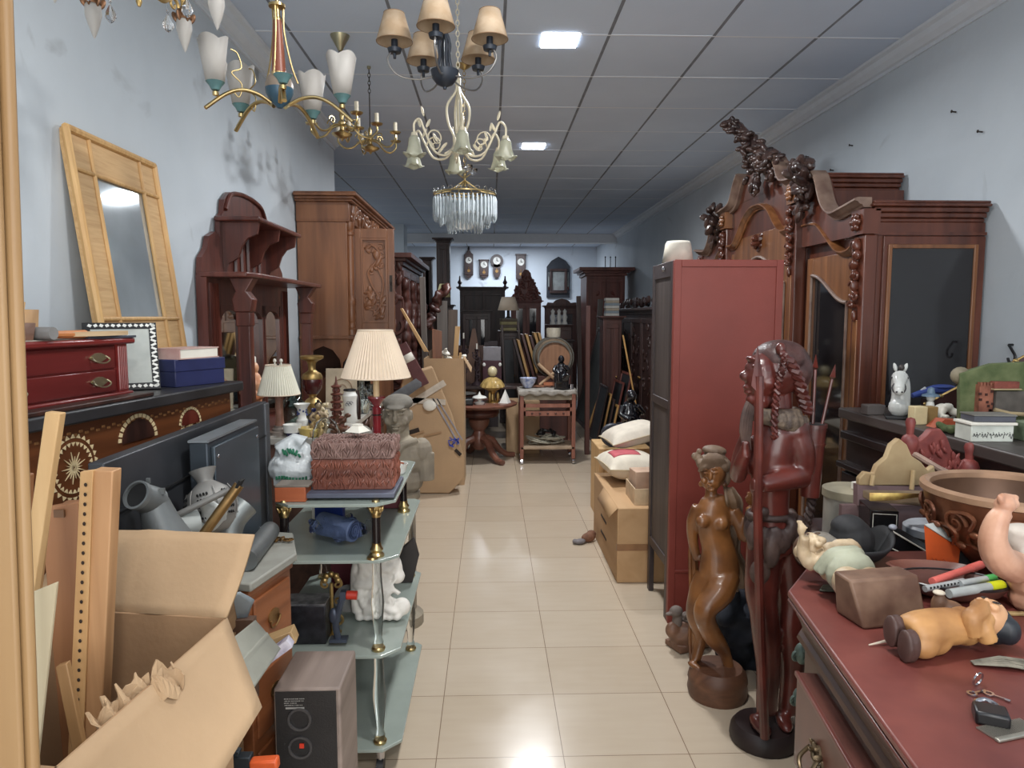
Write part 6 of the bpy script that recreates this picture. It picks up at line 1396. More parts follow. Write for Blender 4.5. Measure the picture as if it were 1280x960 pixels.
# ---- dish with pens
t=thing('wooden_dish','oval dark wooden dish holding felt pens and a striped pen','dish',FL(1198,752,DZ)+Vector((.0,.03,0)),-.3)
E_=Matrix.Diagonal((1.0,.62,1,1)); m=M(E_).lathe([(0,.004),(.07,.004),(.11,.02),(.125,.042),(.118,.044),(.10,.026),(.065,.012),(0,.011)],32); m.to('dish',wood('dish_wood',(58,36,32),(104,66,56),.35,'x'),t); M(E_).tube([(.121*cs(2*PI*k/40),.121*sn(2*PI*k/40),.044) for k in range(40)],.004,6,True).to('rim',pm('rim_dark',(36,32,32),.3),t)
dp=t.location
o=M(Matrix.Diagonal((.95,.42,1,1))).lathe([(0,0),(.08,0),(.12,.03),(.115,.032),(.075,.008),(0,.006)],28).to('wooden_dish',wood('dish_red',(96,56,48),(140,94,80),.4,'x'),loc=FL(1168,724,DZ)+Vector((.0,.015,.0)),rz=-.2); tag(o,'shallow reddish wooden dish behind the oval dish of pens','dish')
def pen(a,b,r,c,lab,capc=None,nm='felt_pen'):
    a,b=Vector(a),Vector(b); t=thing(nm,lab,'pen',a); d=(b-a); T=Matrix.Translation((0,0,0))
    M().tube([(0,0,0),d*.75],r,12).to('barrel',c,t); M().tube([d*.74,d*.97],r*1.12,12).tube([d*.97,d],[r*1.1,r*.9],12).to('pen_cap',capc or c,t); return t
Zp=DZ+.05
pen(FL(1165,727,Zp),FL(1228,709,Zp)+Vector((.0,.0,.008)),.0095,pm('coral_pink',(236,120,110),.35),'coral pink felt pen lying across the oval dish')
pen(FL(1200,730,Zp),FL(1244,722,Zp+.005),.009,pm('pen_clear',(190,196,196),.2),'felt pen with green cap behind the yellow-capped pen',pm('cap_green',(96,196,110),.35))
y_=pen(FL(1186,742,Zp-.004),FL(1254,731,Zp),.011,pm('pen_pale',(180,186,184),.2),'yellow-capped clear felt pen at the front of the oval dish',pm('cap_yellow',(214,220,40),.35))
t=pen(FL(1156,736,Zp-.006),FL(1206,727,Zp),.008,pm('pen_silver',(176,178,178),.25),'silver pen with dark lettering-like dashes in the oval dish',None,'striped_pen')
m=M(); a_,b_=Vector((0,0,0)),FL(1206,727,Zp)-FL(1156,736,Zp-.006)
for k in range(9): m.cb(a_+(b_-a_)*(.1+k*.085)+Vector((0,-.0075,.003)),(.004,.002,.005),(0,0,.2))
m.to('dash_print',BLACK,t)
# ---- doll with raised arm, cut by the picture edge
p0=FL(1278,752,DZ)+Vector((0,0,.006))
t=thing('doll','pale pink painted figurine raising one cupped hand, leaning against the copper bowl','figurine',p0)
pk=pm('pink_flesh',(214,168,140),.4,0,.14,10,c2=(176,124,98)); base=p0-Vector((0,0,.006))
def D(x,y,dy=0): return W(x,y,1.61+dy)-base
m=M(); m.ell(D(1300,722),(.075,.062,.075)); m.ell(D(1300,752),(.07,.06,.04)); m.ell(D(1282,690,.03),(.045,.05,.05)); m.tube(bez([D(1268,712,-.03),D(1250,702,-.07),D(1241,680,-.08),D(1246,655,-.085),D(1256,642,-.085)],6),[.038-.020*(i/24)**1.3 for i in range(25)],14)
m.ell(D(1256,634,-.085),(.024,.02,.02))
for k in range(4): m.tube(bez([D(1252+k*4.4,632,-.095+.004*k),D(1250+k*5.4,625.5,-.095+.006*k),D(1256+k*4.6,622.5+k*.8,-.08),D(1259+k*3.6,627,-.068)],4),[.0072]*7+[.006]*6,8)
m.tube(bez([D(1260,640,-.09),D(1270,633,-.088),D(1268,628,-.08)],4),[.0085]*5+[.0065]*4,8)
m.to('body',pk,t,remesh=.0035,relax=2)
m=M(); m.ell(D(1296,690,.02),(.068,.06,.055)); m.ell(D(1268,676,.02),(.02,.03,.03)); m.ell(D(1278,668,.02),(.04,.04,.02)); m.to('white_wrap',pm('chalk_wrap',(206,196,184),.7,0,.12,14),t,remesh=.006,relax=2)
# ---- padlock and keys
pl=FL(1238,902,DZ)
t=thing('padlock','black padlock with two small keys on its ring, lying on the dresser top','padlock',pl,-.45); M().box(-.026,.026,-.022,.022,0.0,.024).to('body',pm('padlock_black',(26,26,28),.35),t,bevel=.005); m=M().tube(bez([(-.016,.018,.012),(-.016,.04,.012),(0,.052,.013),(.016,.04,.012),(.016,.018,.012)],6),.0045,8); m.to('shackle',CHROME,t)
k1=thing('key','small steel key lying by the padlock shackle, nearest of two','key',FL(1215,868,DZ+.001),.3,); ring(.009,.005,.002).to('bow',CHROME,k1,loc=(0,0,.002),rot=(PI/2,0,0)); M().box(.008,.034,-.002,.002,.001,.003).box(.026,.034,-.005,.002,.001,.003).to('blade',CHROME,k1)
k2=dup(k1,loc=FL(1236,868,DZ+.001),rz=-.9,label='small dark steel key pointing away, beside the padlock body')
o=M(); o=ring(.014,.0115,.003).to('key_ring',CHROME,loc=FL(1222,858,DZ)+Vector((0,0,.0145)),rot=(0.2,0,.4)); tag(o,'upright steel split ring joining the keys by the padlock','key ring')
# ---- comb
t=thing('comb','silvery metal comb with long teeth lying at the dresser front','comb',FL(1246,928,DZ),.25); M().box(0,.10,-.004,.006,0,.006).to('spine',pm('tarnished_silver',(176,172,160),.35,.7),t,bevel=.002)
m=M()
for k in range(24): m.box(.002+k*.0041,.0036+k*.0041,.005,.04,.001,.004)
m.to('teeth',pm('tarnished_silver',(176,172,160),.35,.7),t)
# ---- copper bowl
t=thing('copper_bowl','large embossed copper-brown bowl with thick rim standing on the dresser','bowl',(1.445,1.895,DZ))
cpm=pm('old_copper',(142,92,64),.38,.45,.2,10,c2=(96,58,42)); 
M().lathe([(0,.0),(.10,0),(.105,.012),(.16,.07),(.2,.14),(.213,.19),(.216,.215)],48).to('outer',cpm,t); M().lathe([(.198,.215),(.195,.17),(.165,.08),(.11,.03),(0,.02)],48).to('inner',pm('bowl_inside',(112,84,66),.35,.4,.15,6),t)
M().lathe([(.214,.205),(.224,.21),(.224,.225),(.21,.232),(.198,.225),(.197,.21)],48).to('rim',pm('rim_worn',(176,140,112),.4,.3,.12,14),t); M().tube([(.165*cs(2*PI*k/48),.165*sn(2*PI*k/48),.085) for k in range(48)],.004,6,True).to('inner_bead',pm('rim_worn',(176,140,112),.4),t)
m=M()
for k in range(11):
    a=2*PI*k/11
    for j,(z,r) in enumerate(((.145,.203),(.10,.18))):
        T=Matrix.Rotation(a+.28*j,4,'Z')@Matrix.Translation((r+.002,0,z))@Matrix.Rotation(.22 if j==0 else .5,4,'Y')
        m.scroll((0,0,0),.036,1.5,.006,mat=T,plane='yz',sgn=(-1)**k); m.tube([T@Vector(p) for p in bez([(0,.045,-.01),(0,.06,.02),(0,.04,.035),(0,.0,.03)],4)],.006,6); m.ell(T@Vector((0,.055,-.02)),(.008,.02,.01))
m.to('embossing',cpm,t)
# ---- black hat
t=thing('black_hat','black felt hat with upturned brim at the far corner of the dresser','hat',(1.025,1.945,DZ+.004))
m=M(); m.ell((0,0,.06),(.065,.055,.065)); m.ell((-.01,0,.10),(.05,.045,.035)); m.to('crown',pm('black_felt',(36,36,38),.7,0,.2,16),t,remesh=.006,relax=2)
m=M()
def hb(u,v):
    a=2*PI*u; r=.06+.045*v; up=.03*v*v+.05*v*(max(0,cs(a)))**2; return (r*cs(a)*1.1,r*sn(a)*.8,.01+up+.012*v*sn(3*a))
m.surf(hb,36,5).to('brim',pm('black_felt',(36,36,38),.7),t,solid=.006); M().ell((.118,.0,.098),(.012,.01,.008)).to('brim_tip',pm('grey_tip',(150,154,164),.4),t)

# ---- low table behind with boxes, paddle, headboards
t=thing('low_table','low dark table behind the dresser carrying boxes and headboards','table',(1.21,2.09,0)); M().box(0,.48,0,.85,.70,.74).to('table_top',DKWOOD,t,bevel=.004)
for x,y in ((.03,.03),(.40,.03),(.03,.78),(.40,.78)): M().box(x,x+.045,y,y+.045,0,.70).to('leg',DKWOOD,t)
TZ=.741
t=thing('storage_tin','cream cylindrical storage tin with a beige lid behind the black hat','tin',(1.42,2.70,TZ)); M().lathe([(0,0),(.105,0),(.105,.16),(0,.16)],32).to('body',pm('cream_tin',(190,186,174),.5),t); M().lathe([(.112,.155),(.112,.185),(.10,.19),(0,.19)],32).to('lid',pm('beige_lid',(172,164,140),.5),t)
o=M().box(-.04,.04,-.03,.03,0,.03).to('white_block',PAPER,loc=(1.44,2.65,TZ+.191),rz=.2,bevel=.003); tag(o,'small white block on the lid of the cream storage tin','block')
t=thing('black_box','upright black box with white outlined face, beside the cream storage tin','box',(1.225,2.215,TZ),-.25); M().box(0,.085,0,.14,0,.235).to('body',pm('gloss_black',(26,26,28),.25),t,bevel=.002)
M().frame(.008,.08,.01,.225,.0022,-.0012,0).to('white_line',PAPER,t,smooth=0)
t=thing('black_case','long slanting flat black case with thin white edge lines, before the white tub','case',W(1098,662,2.08)); q=[W(1112,662,2.12),W(1186,706,2.11),W(1186,722,2.11),W(1112,690,2.12)]; q[2].z=q[3].z=TZ+.001
og=q[0].copy(); bk=[p+Vector((.04,.015,.0)) for p in q]; m=M(Matrix.Translation(-og)).add(q+bk,[(0,1,2,3),(7,6,5,4),(0,4,5,1),(1,5,6,2),(2,6,7,3),(3,7,4,0)]); m.to('panel',pm('gloss_black',(26,26,28),.25),t,bevel=.002)
t.location=og; m=M(Matrix.Translation(-og)); m.tube([q[0],q[1]],.0025,6); m.tube([q[0]*.72+q[3]*.28+Vector((0,-.002,0)),q[1]*.6+q[2]*.4+Vector((0,-.002,0))],.0018,6); m.to('white_lines',PAPER,t)
t=thing('white_tub','round tub with dark side and bluish white lid behind the orange box','tub',(1.46,2.245,TZ)); M().lathe([(0,0),(.082,0),(.09,.15),(0,.15)],32).to('body',pm('tub_dark',(44,44,48),.4),t); M().lathe([(.094,.145),(.094,.168),(.085,.175),(0,.175)],32).to('lid',pm('tub_white',(206,212,220),.35),t)
t=thing('orange_box','orange and black cardboard box with pale lid standing before the copper bowl','box',(1.16,1.88,DZ),.0)
og=Vector((1.16,1.88,DZ)); q=[W(1155,657,1.88),W(1200,686,1.885),W(1196,730,1.885),W(1158,730,1.88)]
for i in (2,3): q[i].z=DZ+.001
bk=[p+Vector((.045,.035,-.003)) for p in q]
for i in (2,3): bk[i].z=DZ+.001
BX=[(0,1,2,3),(0,4,5,1),(1,5,6,2),(2,6,7,3),(3,7,4,0),(7,6,5,4)]
M(Matrix.Translation(-og)).add(q+bk,BX).to('orange_side',pm('box_orange',(222,98,44),.45),t,smooth=0)
q2=[W(1200.5,686,1.884),W(1222,700,1.884),W(1220,730,1.884),W(1196.5,730,1.884)]
for i in (2,3): q2[i].z=DZ+.001
bk=[p+Vector((.035,.03,0)) for p in q2]; M(Matrix.Translation(-og)).add(q2+bk,BX).to('black_side',pm('gloss_black',(26,26,28),.25),t,smooth=0)
a=[W(1155,655.5,1.878),W(1200,684.5,1.883),W(1212,672,1.92),W(1178,652,1.92)]; M(Matrix.Translation(-og)).add(a,[(0,1,2,3)]).to('pale_lid',pm('lid_silver',(172,176,172),.4),t,solid=.003)
m=M(Matrix.Translation(-og))
for k,(x,y) in enumerate(((1166,701),(1171,702),(1176,704),(1181,703))): m.tube([W(x-1.5,y-4,1.879),W(x+1,y-1,1.879),W(x-1,y+3,1.879)],.0011,5)
m.to('faint_letters',pm('letters_orange',(176,70,30),.5),t)
# paddle with flaking gilt
t=thing('gilt_paddle','long wooden paddle with flaking pale gold edge lying across the boxes','paddle',W(1088,622,2.16)); og=t.location.copy()
q=[W(1088,617,2.17),W(1188,618,2.17),W(1188,628,2.16),W(1160,634,2.15),W(1088,627,2.15)]; bk=[p+Vector((0,.05,-.0)) for p in q]; n=5
M(Matrix.Translation(-og)).add(q+bk,[tuple(range(n)),tuple(reversed(range(n,2*n)))]+[(i,i+n,(i+1)%n+n,(i+1)%n) for i in range(n)]).to('blade',pm('paddle_wood',(132,112,88),.6,0,.2,8),t,bevel=.004)
q=[W(1087,616,2.146),W(1165,617,2.146),W(1150,621,2.146),W(1120,625,2.146),W(1087,626,2.146)]; M(Matrix.Translation(-og)).add(q,[tuple(range(5))]).to('gilt_edge',pm('flaking_gold',(222,194,112),.5,.2,.15,40,c2=(180,140,80)),t,solid=.004)
# cream crested board with pegs
def cut(name,lab,cat,outline,Y,th,mat_,dy=.0):
    q=[W(x,y,Y+dy*(600-y)/100) for x,y in outline]; og=Vector((sum(p.x for p in q)/len(q),Y,min(p.z for p in q))); t=thing(name,lab,cat,og)
    n=len(q); bk=[p+Vector((0,th,0)) for p in q]
    M(Matrix.Translation(-og)).add(q+bk,[tuple(range(n)),tuple(reversed(range(n,2*n)))]+[(i,i+n,(i+1)%n+n,(i+1)%n) for i in range(n)]).to('board',mat_,t,bevel=.004); return t,og
crm=pm('bare_cream_wood',(182,160,122),.7,0,.12,8,c2=(158,132,96))
t,og=cut('crest_board','unpolished cream wooden crest board with two pegs, arched top','crest',[(1074,607),(1074,598),(1082,590),(1092,592),(1096,582),(1108,572),(1114,556),(1124,548),(1134,556),(1140,570),(1152,578),(1160,588),(1168,582),(1172,602),(1172,607)],2.36,.025,crm,.0)
q=[W(1072,606,2.362),W(1178,609,2.362),W(1178,632,2.355),W(1072,632,2.355)]; M(Matrix.Translation(-og)).add(q+[p+Vector((0,.03,0)) for p in q],[(0,1,2,3),(7,6,5,4),(0,4,5,1),(1,5,6,2),(2,6,7,3),(3,7,4,0)]).to('mauve_rail',pm('mauve_wood',(128,104,104),.6,0,.12,8),t)
lo=W(1072,632,2.355).z
M(Matrix.Translation(-og)).box(W(1072,632,2.26).x,W(1178,632,2.26).x,2.362,2.382,TZ+.001,lo).to('lower_board',pm('mauve_wood',(128,104,104),.6),t)
for x0,y0,y1 in ((1091,594,607),(1141,588,612)): M(Matrix.Translation(-og)).tube([W(x0+1,y0,2.345),W(x0-1.5,y1,2.34)],.008,8).to('peg',pm('peg_wood',(196,168,124),.6),t)
# red carved headboard with finials
rd=pm('red_carved',(136,68,62),.5,0,.15,20,c2=(108,48,46))
t,og=cut('bed_headboard','dusty red carved headboard with swelling crest and two turned finials','headboard',[(1130,606),(1138,566),(1146,552),(1152,549),(1158,544),(1164,537),(1176,536),(1184,546),(1190,562),(1200,572),(1206,584),(1210,596),(1214,620),(1130,620)],2.47,.03,rd,.0)
m=M(Matrix.Translation(-og)); q=random.Random(5)
for k in range(60):
    x=q.uniform(1142,1205); y=q.uniform(max(548,548+abs(x-1171)*.9),600); m.ell(W(x,y,2.463),(.007,.006,.018),(0,q.uniform(-.6,.6),0),6,4)
m.to('leaf_carving',rd,t)
m=M(Matrix.Translation(-og)); m.tube([W(1140,566,2.455),W(1174,586,2.445),W(1208,602,2.43)],.011,8); m.to('pale_rail',pm('pale_rail_m',(190,160,144),.6),t)
M(Matrix.Translation(-og)).box(W(1130,606,2.47).x,W(1212,606,2.47).x,2.475,2.495,TZ+.001,W(1130,620,2.47).z+.01).to('panel',MAHOG,t)
for x,y,s_ in ((1137,552,.8),(1211,583,.9)):
    p=W(x,y,2.47); m=M(Matrix.Translation(-og)@Matrix.Translation((p.x,p.y,0))); z=p.z
    m.lathe([(0,TZ+.001),(.02,TZ+.001),(.022,z-.045),(.034*s_,z-.025),(.038*s_,z),(.03*s_,z+.018),(.015*s_,z+.027),(.017*s_,z+.05),(.022*s_,z+.07),(.017*s_,z+.083),(0,z+.088)],16); m.to('finial_post',rd,t)
# ================================================================ middle and back of the shop
def fcab(name,lab,cat,x0,x1,y0,y1,h,mat_,face='y',doors=2,crown=.06,foot=.08,z0=0.0,crest=None,pane=False,drawers=0,grp=None,carv=0):
    """cupboard with plinth, cornice and panelled doors on the side facing -y (face y) or -x (face x) or +x (face X)"""
    t=thing(name,lab,cat,((x0+x1)/2,(y0+y1)/2,z0),group=grp); w,d=x1-x0,y1-y0
    M().box(-w/2,w/2,-d/2,d/2,foot,h).to('body',mat_,t,bevel=.006)
    m=M().box(-w/2-.0,w/2+.0,-d/2-.0,d/2,0,foot); m.to('plinth',mat_,t,bevel=.006)
    m=M()
    for k,(o_,a,b) in enumerate(((.2,0,.35),(.5,.35,.6),(1,.6,1))): m.box(-w/2-crown*o_,w/2+crown*o_,-d/2-crown*o_,d/2,h+crown*a,h+crown*b)
    m.to('cornice',mat_,t,bevel=.004)
    if face=='y': T=Matrix.Translation((0,-d/2,0)); L=w
    elif face=='x': T=Matrix.Translation((-w/2,0,0))@Matrix.Rotation(-PI/2,4,'Z'); L=d
    else: T=Matrix.Translation((w/2,0,0))@Matrix.Rotation(PI/2,4,'Z'); L=d
    zb=foot+.04; zt=h-.05
    if drawers:
        hh=(zt-zb)/drawers
        for k in range(drawers):
            dr=M(T).box(-L/2+.03,L/2-.03,-.018,0,zb+k*hh+.01,zb+(k+1)*hh-.01).to('drawer',mat_,t,bevel=.005)
            for u in (-L*.25,L*.25): M(T).ell((u,-.03,zb+(k+.5)*hh),(.016,.016,.016)).to('knob',ANTIQ,dr)
    else:
        ww=(L-.06)/doors
        for k in range(doors):
            a=-L/2+.03+k*ww+.008; b=a+ww-.016
            dr=M(T).frame(a,b,zb,zt,.06,-.022,0).to('door',mat_,t,bevel=.004)
            M(T).box(a+.06,b-.06,-.010,-.004,zb+.06,zt-.06).to('door_pane' if pane else 'door_panel',DPANE if pane else mat_,dr)
            if carv: 
                m=M(T); carve(m,a+.07,b-.07,zb+.07,zt-.07,-.012,carv,.09,k+3); m.to('carving',mat_,dr)
            M(T).ell((b-.03 if k%2==0 else a+.03,-.032,(zb+zt)/2),(.012,.012,.018)).to('knob',ANTIQ,dr)
    if crest:
        n=len(crest); M().prism([(x*w,h+crown+z) for x,z in crest],-d/2-.0,-d/2+.03).to('crest',mat_,t,bevel=.004)
    return t
DPANE=pm('dark_pane2',(40,42,48),.08,0,.1,3,spec=.7)
dkA=wood('blackened_oak',(34,24,24),(70,48,44),.42,'z',3); dkB=wood('dark_rosewood',(52,28,26),(92,54,46),.4,'z',3); dkC=wood('brick_mahogany',(86,42,36),(130,72,60),.42,'z',3); grW=wood('grey_board_wood',(78,72,68),(112,104,98),.6,'z',3)
# --- left: row of carved buffets
t=fcab('carved_buffet','very dark carved buffet with twisted figures and fluted cornice, past the tall oak cabinet','buffet',-1.55,-.92,7.45,9.5,2.12,dkB,'X',3,.12,carv=40); t_buf=t
m=M(); 
for y in (-.96,-.3,.36,.96):
    for k in range(14): m.ell((.35,y+.03*sn(k*1.3),.5+k*.11),(.05,.05+.01*(k%3),.075),(0,0,k),8,6)
m.to('carved_columns',dkB,t,remesh=.02)
m=M(); carve(m,-.30,.30,1.95,2.12,-1.04,18,.10,2); m2=M(Matrix(((0,-1,0,0),(1,0,0,0),(0,0,1,0),(0,0,0,1)))); carve(m,-.28,.28,.4,1.9,-1.035,60,.16,8); m.to('side_carving',dkB,t)
t=fcab('carved_bed_end','dark carved bed end with swelling top rail standing further along the row','bed end',-1.6,-1.2,9.7,12.0,1.85,dkA,'X',3,.1,carv=20)
def slat(name,pts,Y,th,mat_,lab,cat='plank',grp=None,z0=0.0):
    """board seen at four photo corners (tl,tr,br,bl) standing at depth Y and running on down to z0"""
    q=[W(x,y,Y) for x,y in pts]; dv=((q[3]-q[0]).normalized()+(q[2]-q[1]).normalized())
    if z0 is not None:
        for i in (2,3): q[i]=q[i]+dv*((z0-q[i].z)/dv.z)
    c=Vector(((q[2].x+q[3].x)/2,Y,min(q[2].z,q[3].z))); o_=Vector((0,th,0))
    o=M(Matrix.Translation(-c)).add(q+[p+o_ for p in q],[(0,1,2,3),(7,6,5,4),(0,4,5,1),(1,5,6,2),(2,6,7,3),(3,7,4,0)]).to(name,mat_,loc=c,bevel=.004); tag(o,lab,cat,grp); return o
slat('upright_post',[(524,346),(531,346),(534,440),(527,440)],7.2,.06,grW,'tall grey square post leaning before the dark carved buffet','post')
slat('plank',[(500,386),(503,385),(523,418),(519,421)],7.0,.04,PINE,'short light plank leaning diagonally on the dark carved buffet',z0=1.25)
slat('wide_board',[(546,376),(559,376),(560,438),(546,438)],8.34,.04,grW,'wide grey-brown board standing behind the upright tall carton','board')
slat('wide_board',[(560,387),(572,387),(571,438),(560,438)],8.46,.04,wood('board_brown',(70,58,50),(104,88,78),.6,'z',3),'brown board standing to the aisle side of the wide grey-brown board','board')
slat('wide_board',[(531,392),(546,390),(546,438),(532,438)],8.56,.04,wood('board_umber',(58,46,42),(88,72,64),.6,'z',3),'dark umber board half hidden behind the wide grey-brown board','board')
BF=t_buf; m=M(Matrix.Translation(W(540,380,7.42)-BF.location)); q=random.Random(3)
for k in range(34): u=q.random(); m.ell((-.06+.2*u+q.uniform(-.03,.03),q.uniform(-.04,.04),-.22+.4*u+q.uniform(-.05,.05)),(.03,.03,.05),(0,q.uniform(0,3),0),8,6)
m.to('lion_bracket',dkB,BF,remesh=.012,relax=1)
fcab('tall_clock_case','tall black narrow case with stepped top rising above the buffet row','clock case',-.82,-.62,11.0,11.25,2.72,dkA,'y',1,.06,pane=True)
fcab('tall_clock_case','second black narrow case, slightly lower, against the buffet row','clock case',-1.04,-.90,11.1,11.3,2.45,dkA,'y',1,.05)
t=fcab('side_chest','low dark chest carrying the yellow-shaded lamp beside the black cases','chest',-.85,-.55,10.2,10.6,1.72,dkA,'y',2,.04)
t=thing('table_lamp','small lamp with cream-yellow shade on the low dark chest by the black cases','lamp',(-.68,10.4,1.761)); M().lathe([(0,0),(.06,0),(.02,.03),(.018,.12),(0,.12)],14).to('base',BRONZE,t); M().lathe([(.105,.11),(.05,.30)],24).to('lamp_shade',pm('shade_yellow',(226,214,160),.8),t,solid=.004)
# --- back wall furniture and clocks
t=fcab('wardrobe','dark bed-head shaped wardrobe with two ball finials, under the three wall clocks','wardrobe',-.62,.30,14.6,15.1,2.12,dkA,'y',2,.07)
for x in (-.46,.46): M().lathe([(0,2.19),(.04,2.19),(.02,2.23),(.05,2.28),(.02,2.33),(.015,2.40),(0,2.42)],14,c=(x,-.2,0)).to('finial',dkA,t)
t=fcab('glazed_cabinet','brick-red carved cabinet with scalloped crest under the square wall clock','cabinet',.42,1.02,14.4,14.9,1.86,dkC,'y',2,.05,pane=True,crest=mir([(0,.62),(.08,.60),(.16,.54),(.17,.45),(.27,.42),(.28,.3),(.38,.26),(.4,.12),(.5,.08),(.54,0)][::-1])[::-1])
m=M(); q=random.Random(6)
for k in range(60):
    x=q.uniform(-.26,.26); z=q.uniform(1.93,1.98+max(0,.55*(1-abs(x)/.3))); m.ell((x,-.26,z),(.03,.02,.05),(0,q.uniform(0,3),0),6,5)
m.to('crest_carving',dkC,t)
t=fcab('glazed_cabinet','low dark cabinet with curled crest standing under the arched wall mirror','cabinet',1.06,1.66,13.6,14.0,1.75,dkB,'y',2,.05,pane=True,crest=[(-.5,0),(.5,0),(.45,.06),(.28,.05),(.2,.10),(0,.13),(-.2,.10),(-.28,.05),(-.45,.06)])
o=M().box(-.14,.14,0,.02,0,.20).to('poster',pm('poster_white',(196,204,214),.6,c2=(90,96,110),scale=16),loc=Vector((1.27,13.555,1.42))-t.location); o.parent=t
def clock(name,lab,px,py,h,w,rnd,Y=16.6):
    p=W(px,py,Y-.06); t=thing(name,lab,'clock',Vector((p.x,Y-.001,p.z)),group=None)
    if rnd==2:
        M().lathe([(0,-.09),(w*.62,-.09),(w*.62,-.02),(w*.5,0),(0,0)],28,TR((0,0,h*.25),(PI/2*-1,0,0))).to('case',dkA,t); M().prism([(-w*.32,h*.1),(w*.32,h*.1),(w*.36,-h*.3),(w*.2,-h*.5),(-w*.2,-h*.5),(-w*.36,-h*.3)],-.09,0).to('lower_case',dkA,t); zc=h*.25
    else:
        M().box(-w/2,w/2,-.1,0,-h*.38,h*.38).to('case',dkA,t,bevel=.01); zc=h*.16
        M().prism([(-w*.42,-h*.38),(w*.42,-h*.38),(w*.25,-h*.45),(0,-h*.5),(-w*.25,-h*.45)],-.09,0).to('tail',dkA,t)
        if rnd==1: M().prism([(-w*.5,h*.38),(w*.5,h*.38),(w*.28,h*.44),(w*.2,h*.5),(0,h*.56),(-w*.2,h*.5),(-w*.28,h*.44)],-.08,0).lathe([(0,0),(.03,0),(.015,.08),(0,.1)],8,c=(0,-.04,h*.55)).to('crest',dkA,t)
        else: M().box(-w*.58,w*.58,-.11,0,h*.38,h*.42).to('crest',dkA,t)
    f=M().lathe([(0,0),(w*.36,0)],28,TR((0,-.105,zc),(PI/2,0,0))).to('dial',pm('dial',(206,204,196),.4),t)
    M().tube([(0,-.11,zc),(0,-.11,zc+w*.26)],.008,5).tube([(0,-.11,zc),(w*.18,-.11,zc-w*.05)],.008,5).to('hands',BLACK,f)
    for k in range(12): a=k*PI/6; f2=None
    M().tube([(0,-.105,-h*.08),(0,-.105,-h*.2)],.008,6).lathe([(0,0),(.035,0)],16,TR((0,-.112,-h*.22),(PI/2,0,0))).to('pendulum',ANTIQ,t); return t
clock('wall_clock','dark wall clock with pointed crest, first in the row on the far wall',586,331,.62,.20,1); clock('wall_clock','dark rectangular wall clock, middle of the three on the far wall',605,335,.46,.21,0); clock('wall_clock','dark round-headed wall clock, third in the row on the far wall',621,333,.50,.24,2)
clock('wall_clock','square-headed dark clock standing above the brick-red crest on the far wall',651,334,.72,.22,0)
p=W(698,347,16.55); t=thing('arched_mirror','dark framed mirror with pointed top on the far wall','mirror',Vector((p.x,16.599,p.z)))
w,h=.54,.92
M().prism([(-w/2,-h/2),(w/2,-h/2),(w/2,h*.27),(w*.3,h*.42),(0,h*.52),(-w*.3,h*.42),(-w/2,h*.27)],-.05,0).to('backboard',pm('ebony_blue',(44,48,56),.5),t,bevel=.006)
M().frame(-.20,.20,-.36,.20,.06,-.10,-.05).to('inner_frame',dkA,t,bevel=.01); M().box(-.135,.135,-.065,-.055,-.29,.13).to('mirror_plate',pm('plate_pale',(190,196,196),.1,.6),t)
for s_ in (-1,1): M().box(s_*.225-.012,s_*.225+.012,-.07,-.05,-.28,.12).to('side_glass',MIRR,t)
# --- right row
t=fcab('corner_cabinet','tall reddish cabinet with heavy cornice and thin iron spikes on top, at the right wall','cabinet',1.64,2.30,12.2,13.0,2.28,dkC,'y',2,.14,carv=12)
for k in range(3): M().tube([(.05+.09*k,.0,2.42),(.05+.09*k,.0,2.62)],.008,5).ell((.05+.09*k,0,2.63),(.014,.014,.014)).to('iron_spike',BLACK,t)
t=fcab('carved_sideboard','dark carved sideboard with jagged carved gallery along the wall, behind the tall cabinet','sideboard',1.86,2.36,7.4,10.6,1.62,dkA,'x',5,.08,carv=24)
m=M(); q=random.Random(2)
for k in range(40): m.ell((-.2+q.uniform(-.04,.04),-1.5+k*.075,1.74+q.uniform(-.02,.06)),(.03,.05,.05),(q.uniform(0,3),0,0),6,5)
m.to('gallery_carving',dkA,t)
t=fcab('bookcase','dark bookcase with pale books on its upper shelf beside the carved sideboard','bookcase',1.46,1.70,9.2,9.5,1.55,dkB,'y',1,.05)
for k in range(7):
    o=M().box(-.09+.004*(k%3),.09,-.06,.06,0,.032).to('book',pm('book_%d'%(k%3),[(176,174,168),(120,132,140),(150,140,124)][k%3],.7),loc=(1.58,9.30,1.602+k*.033),bevel=.003); tag(o,'old book in the flat pile on the dark bookcase near the carved sideboard','book','pile of books on the bookcase')
slat('timber',[(721,370),(726,370),(728,470),(722,470)],11.35,.08,wood('timber_a',(70,56,52),(104,86,80),.6,'z',3),'brownish timber standing upright at the edge of the frame stack','timber'); slat('timber',[(748,374),(754,374),(751,440),(744,440)],11.5,.06,grW,'grey timber leaning before the carved sideboard','timber'); slat('timber',[(733,382),(738,382),(738,440),(732,440)],8.1,.06,dkB,'dark timber between the brownish and grey timbers','timber')
fcab('low_chest','dark chest of drawers behind the barrel','chest of drawers',1.0,1.30,11.2,11.6,1.18,dkA,'y',1,.04,drawers=4)
fcab('low_chest','small dark chest with pale top edge next to the barrel','chest of drawers',0.96,1.34,11.75,12.15,1.42,dkB,'y',1,.04,drawers=4)
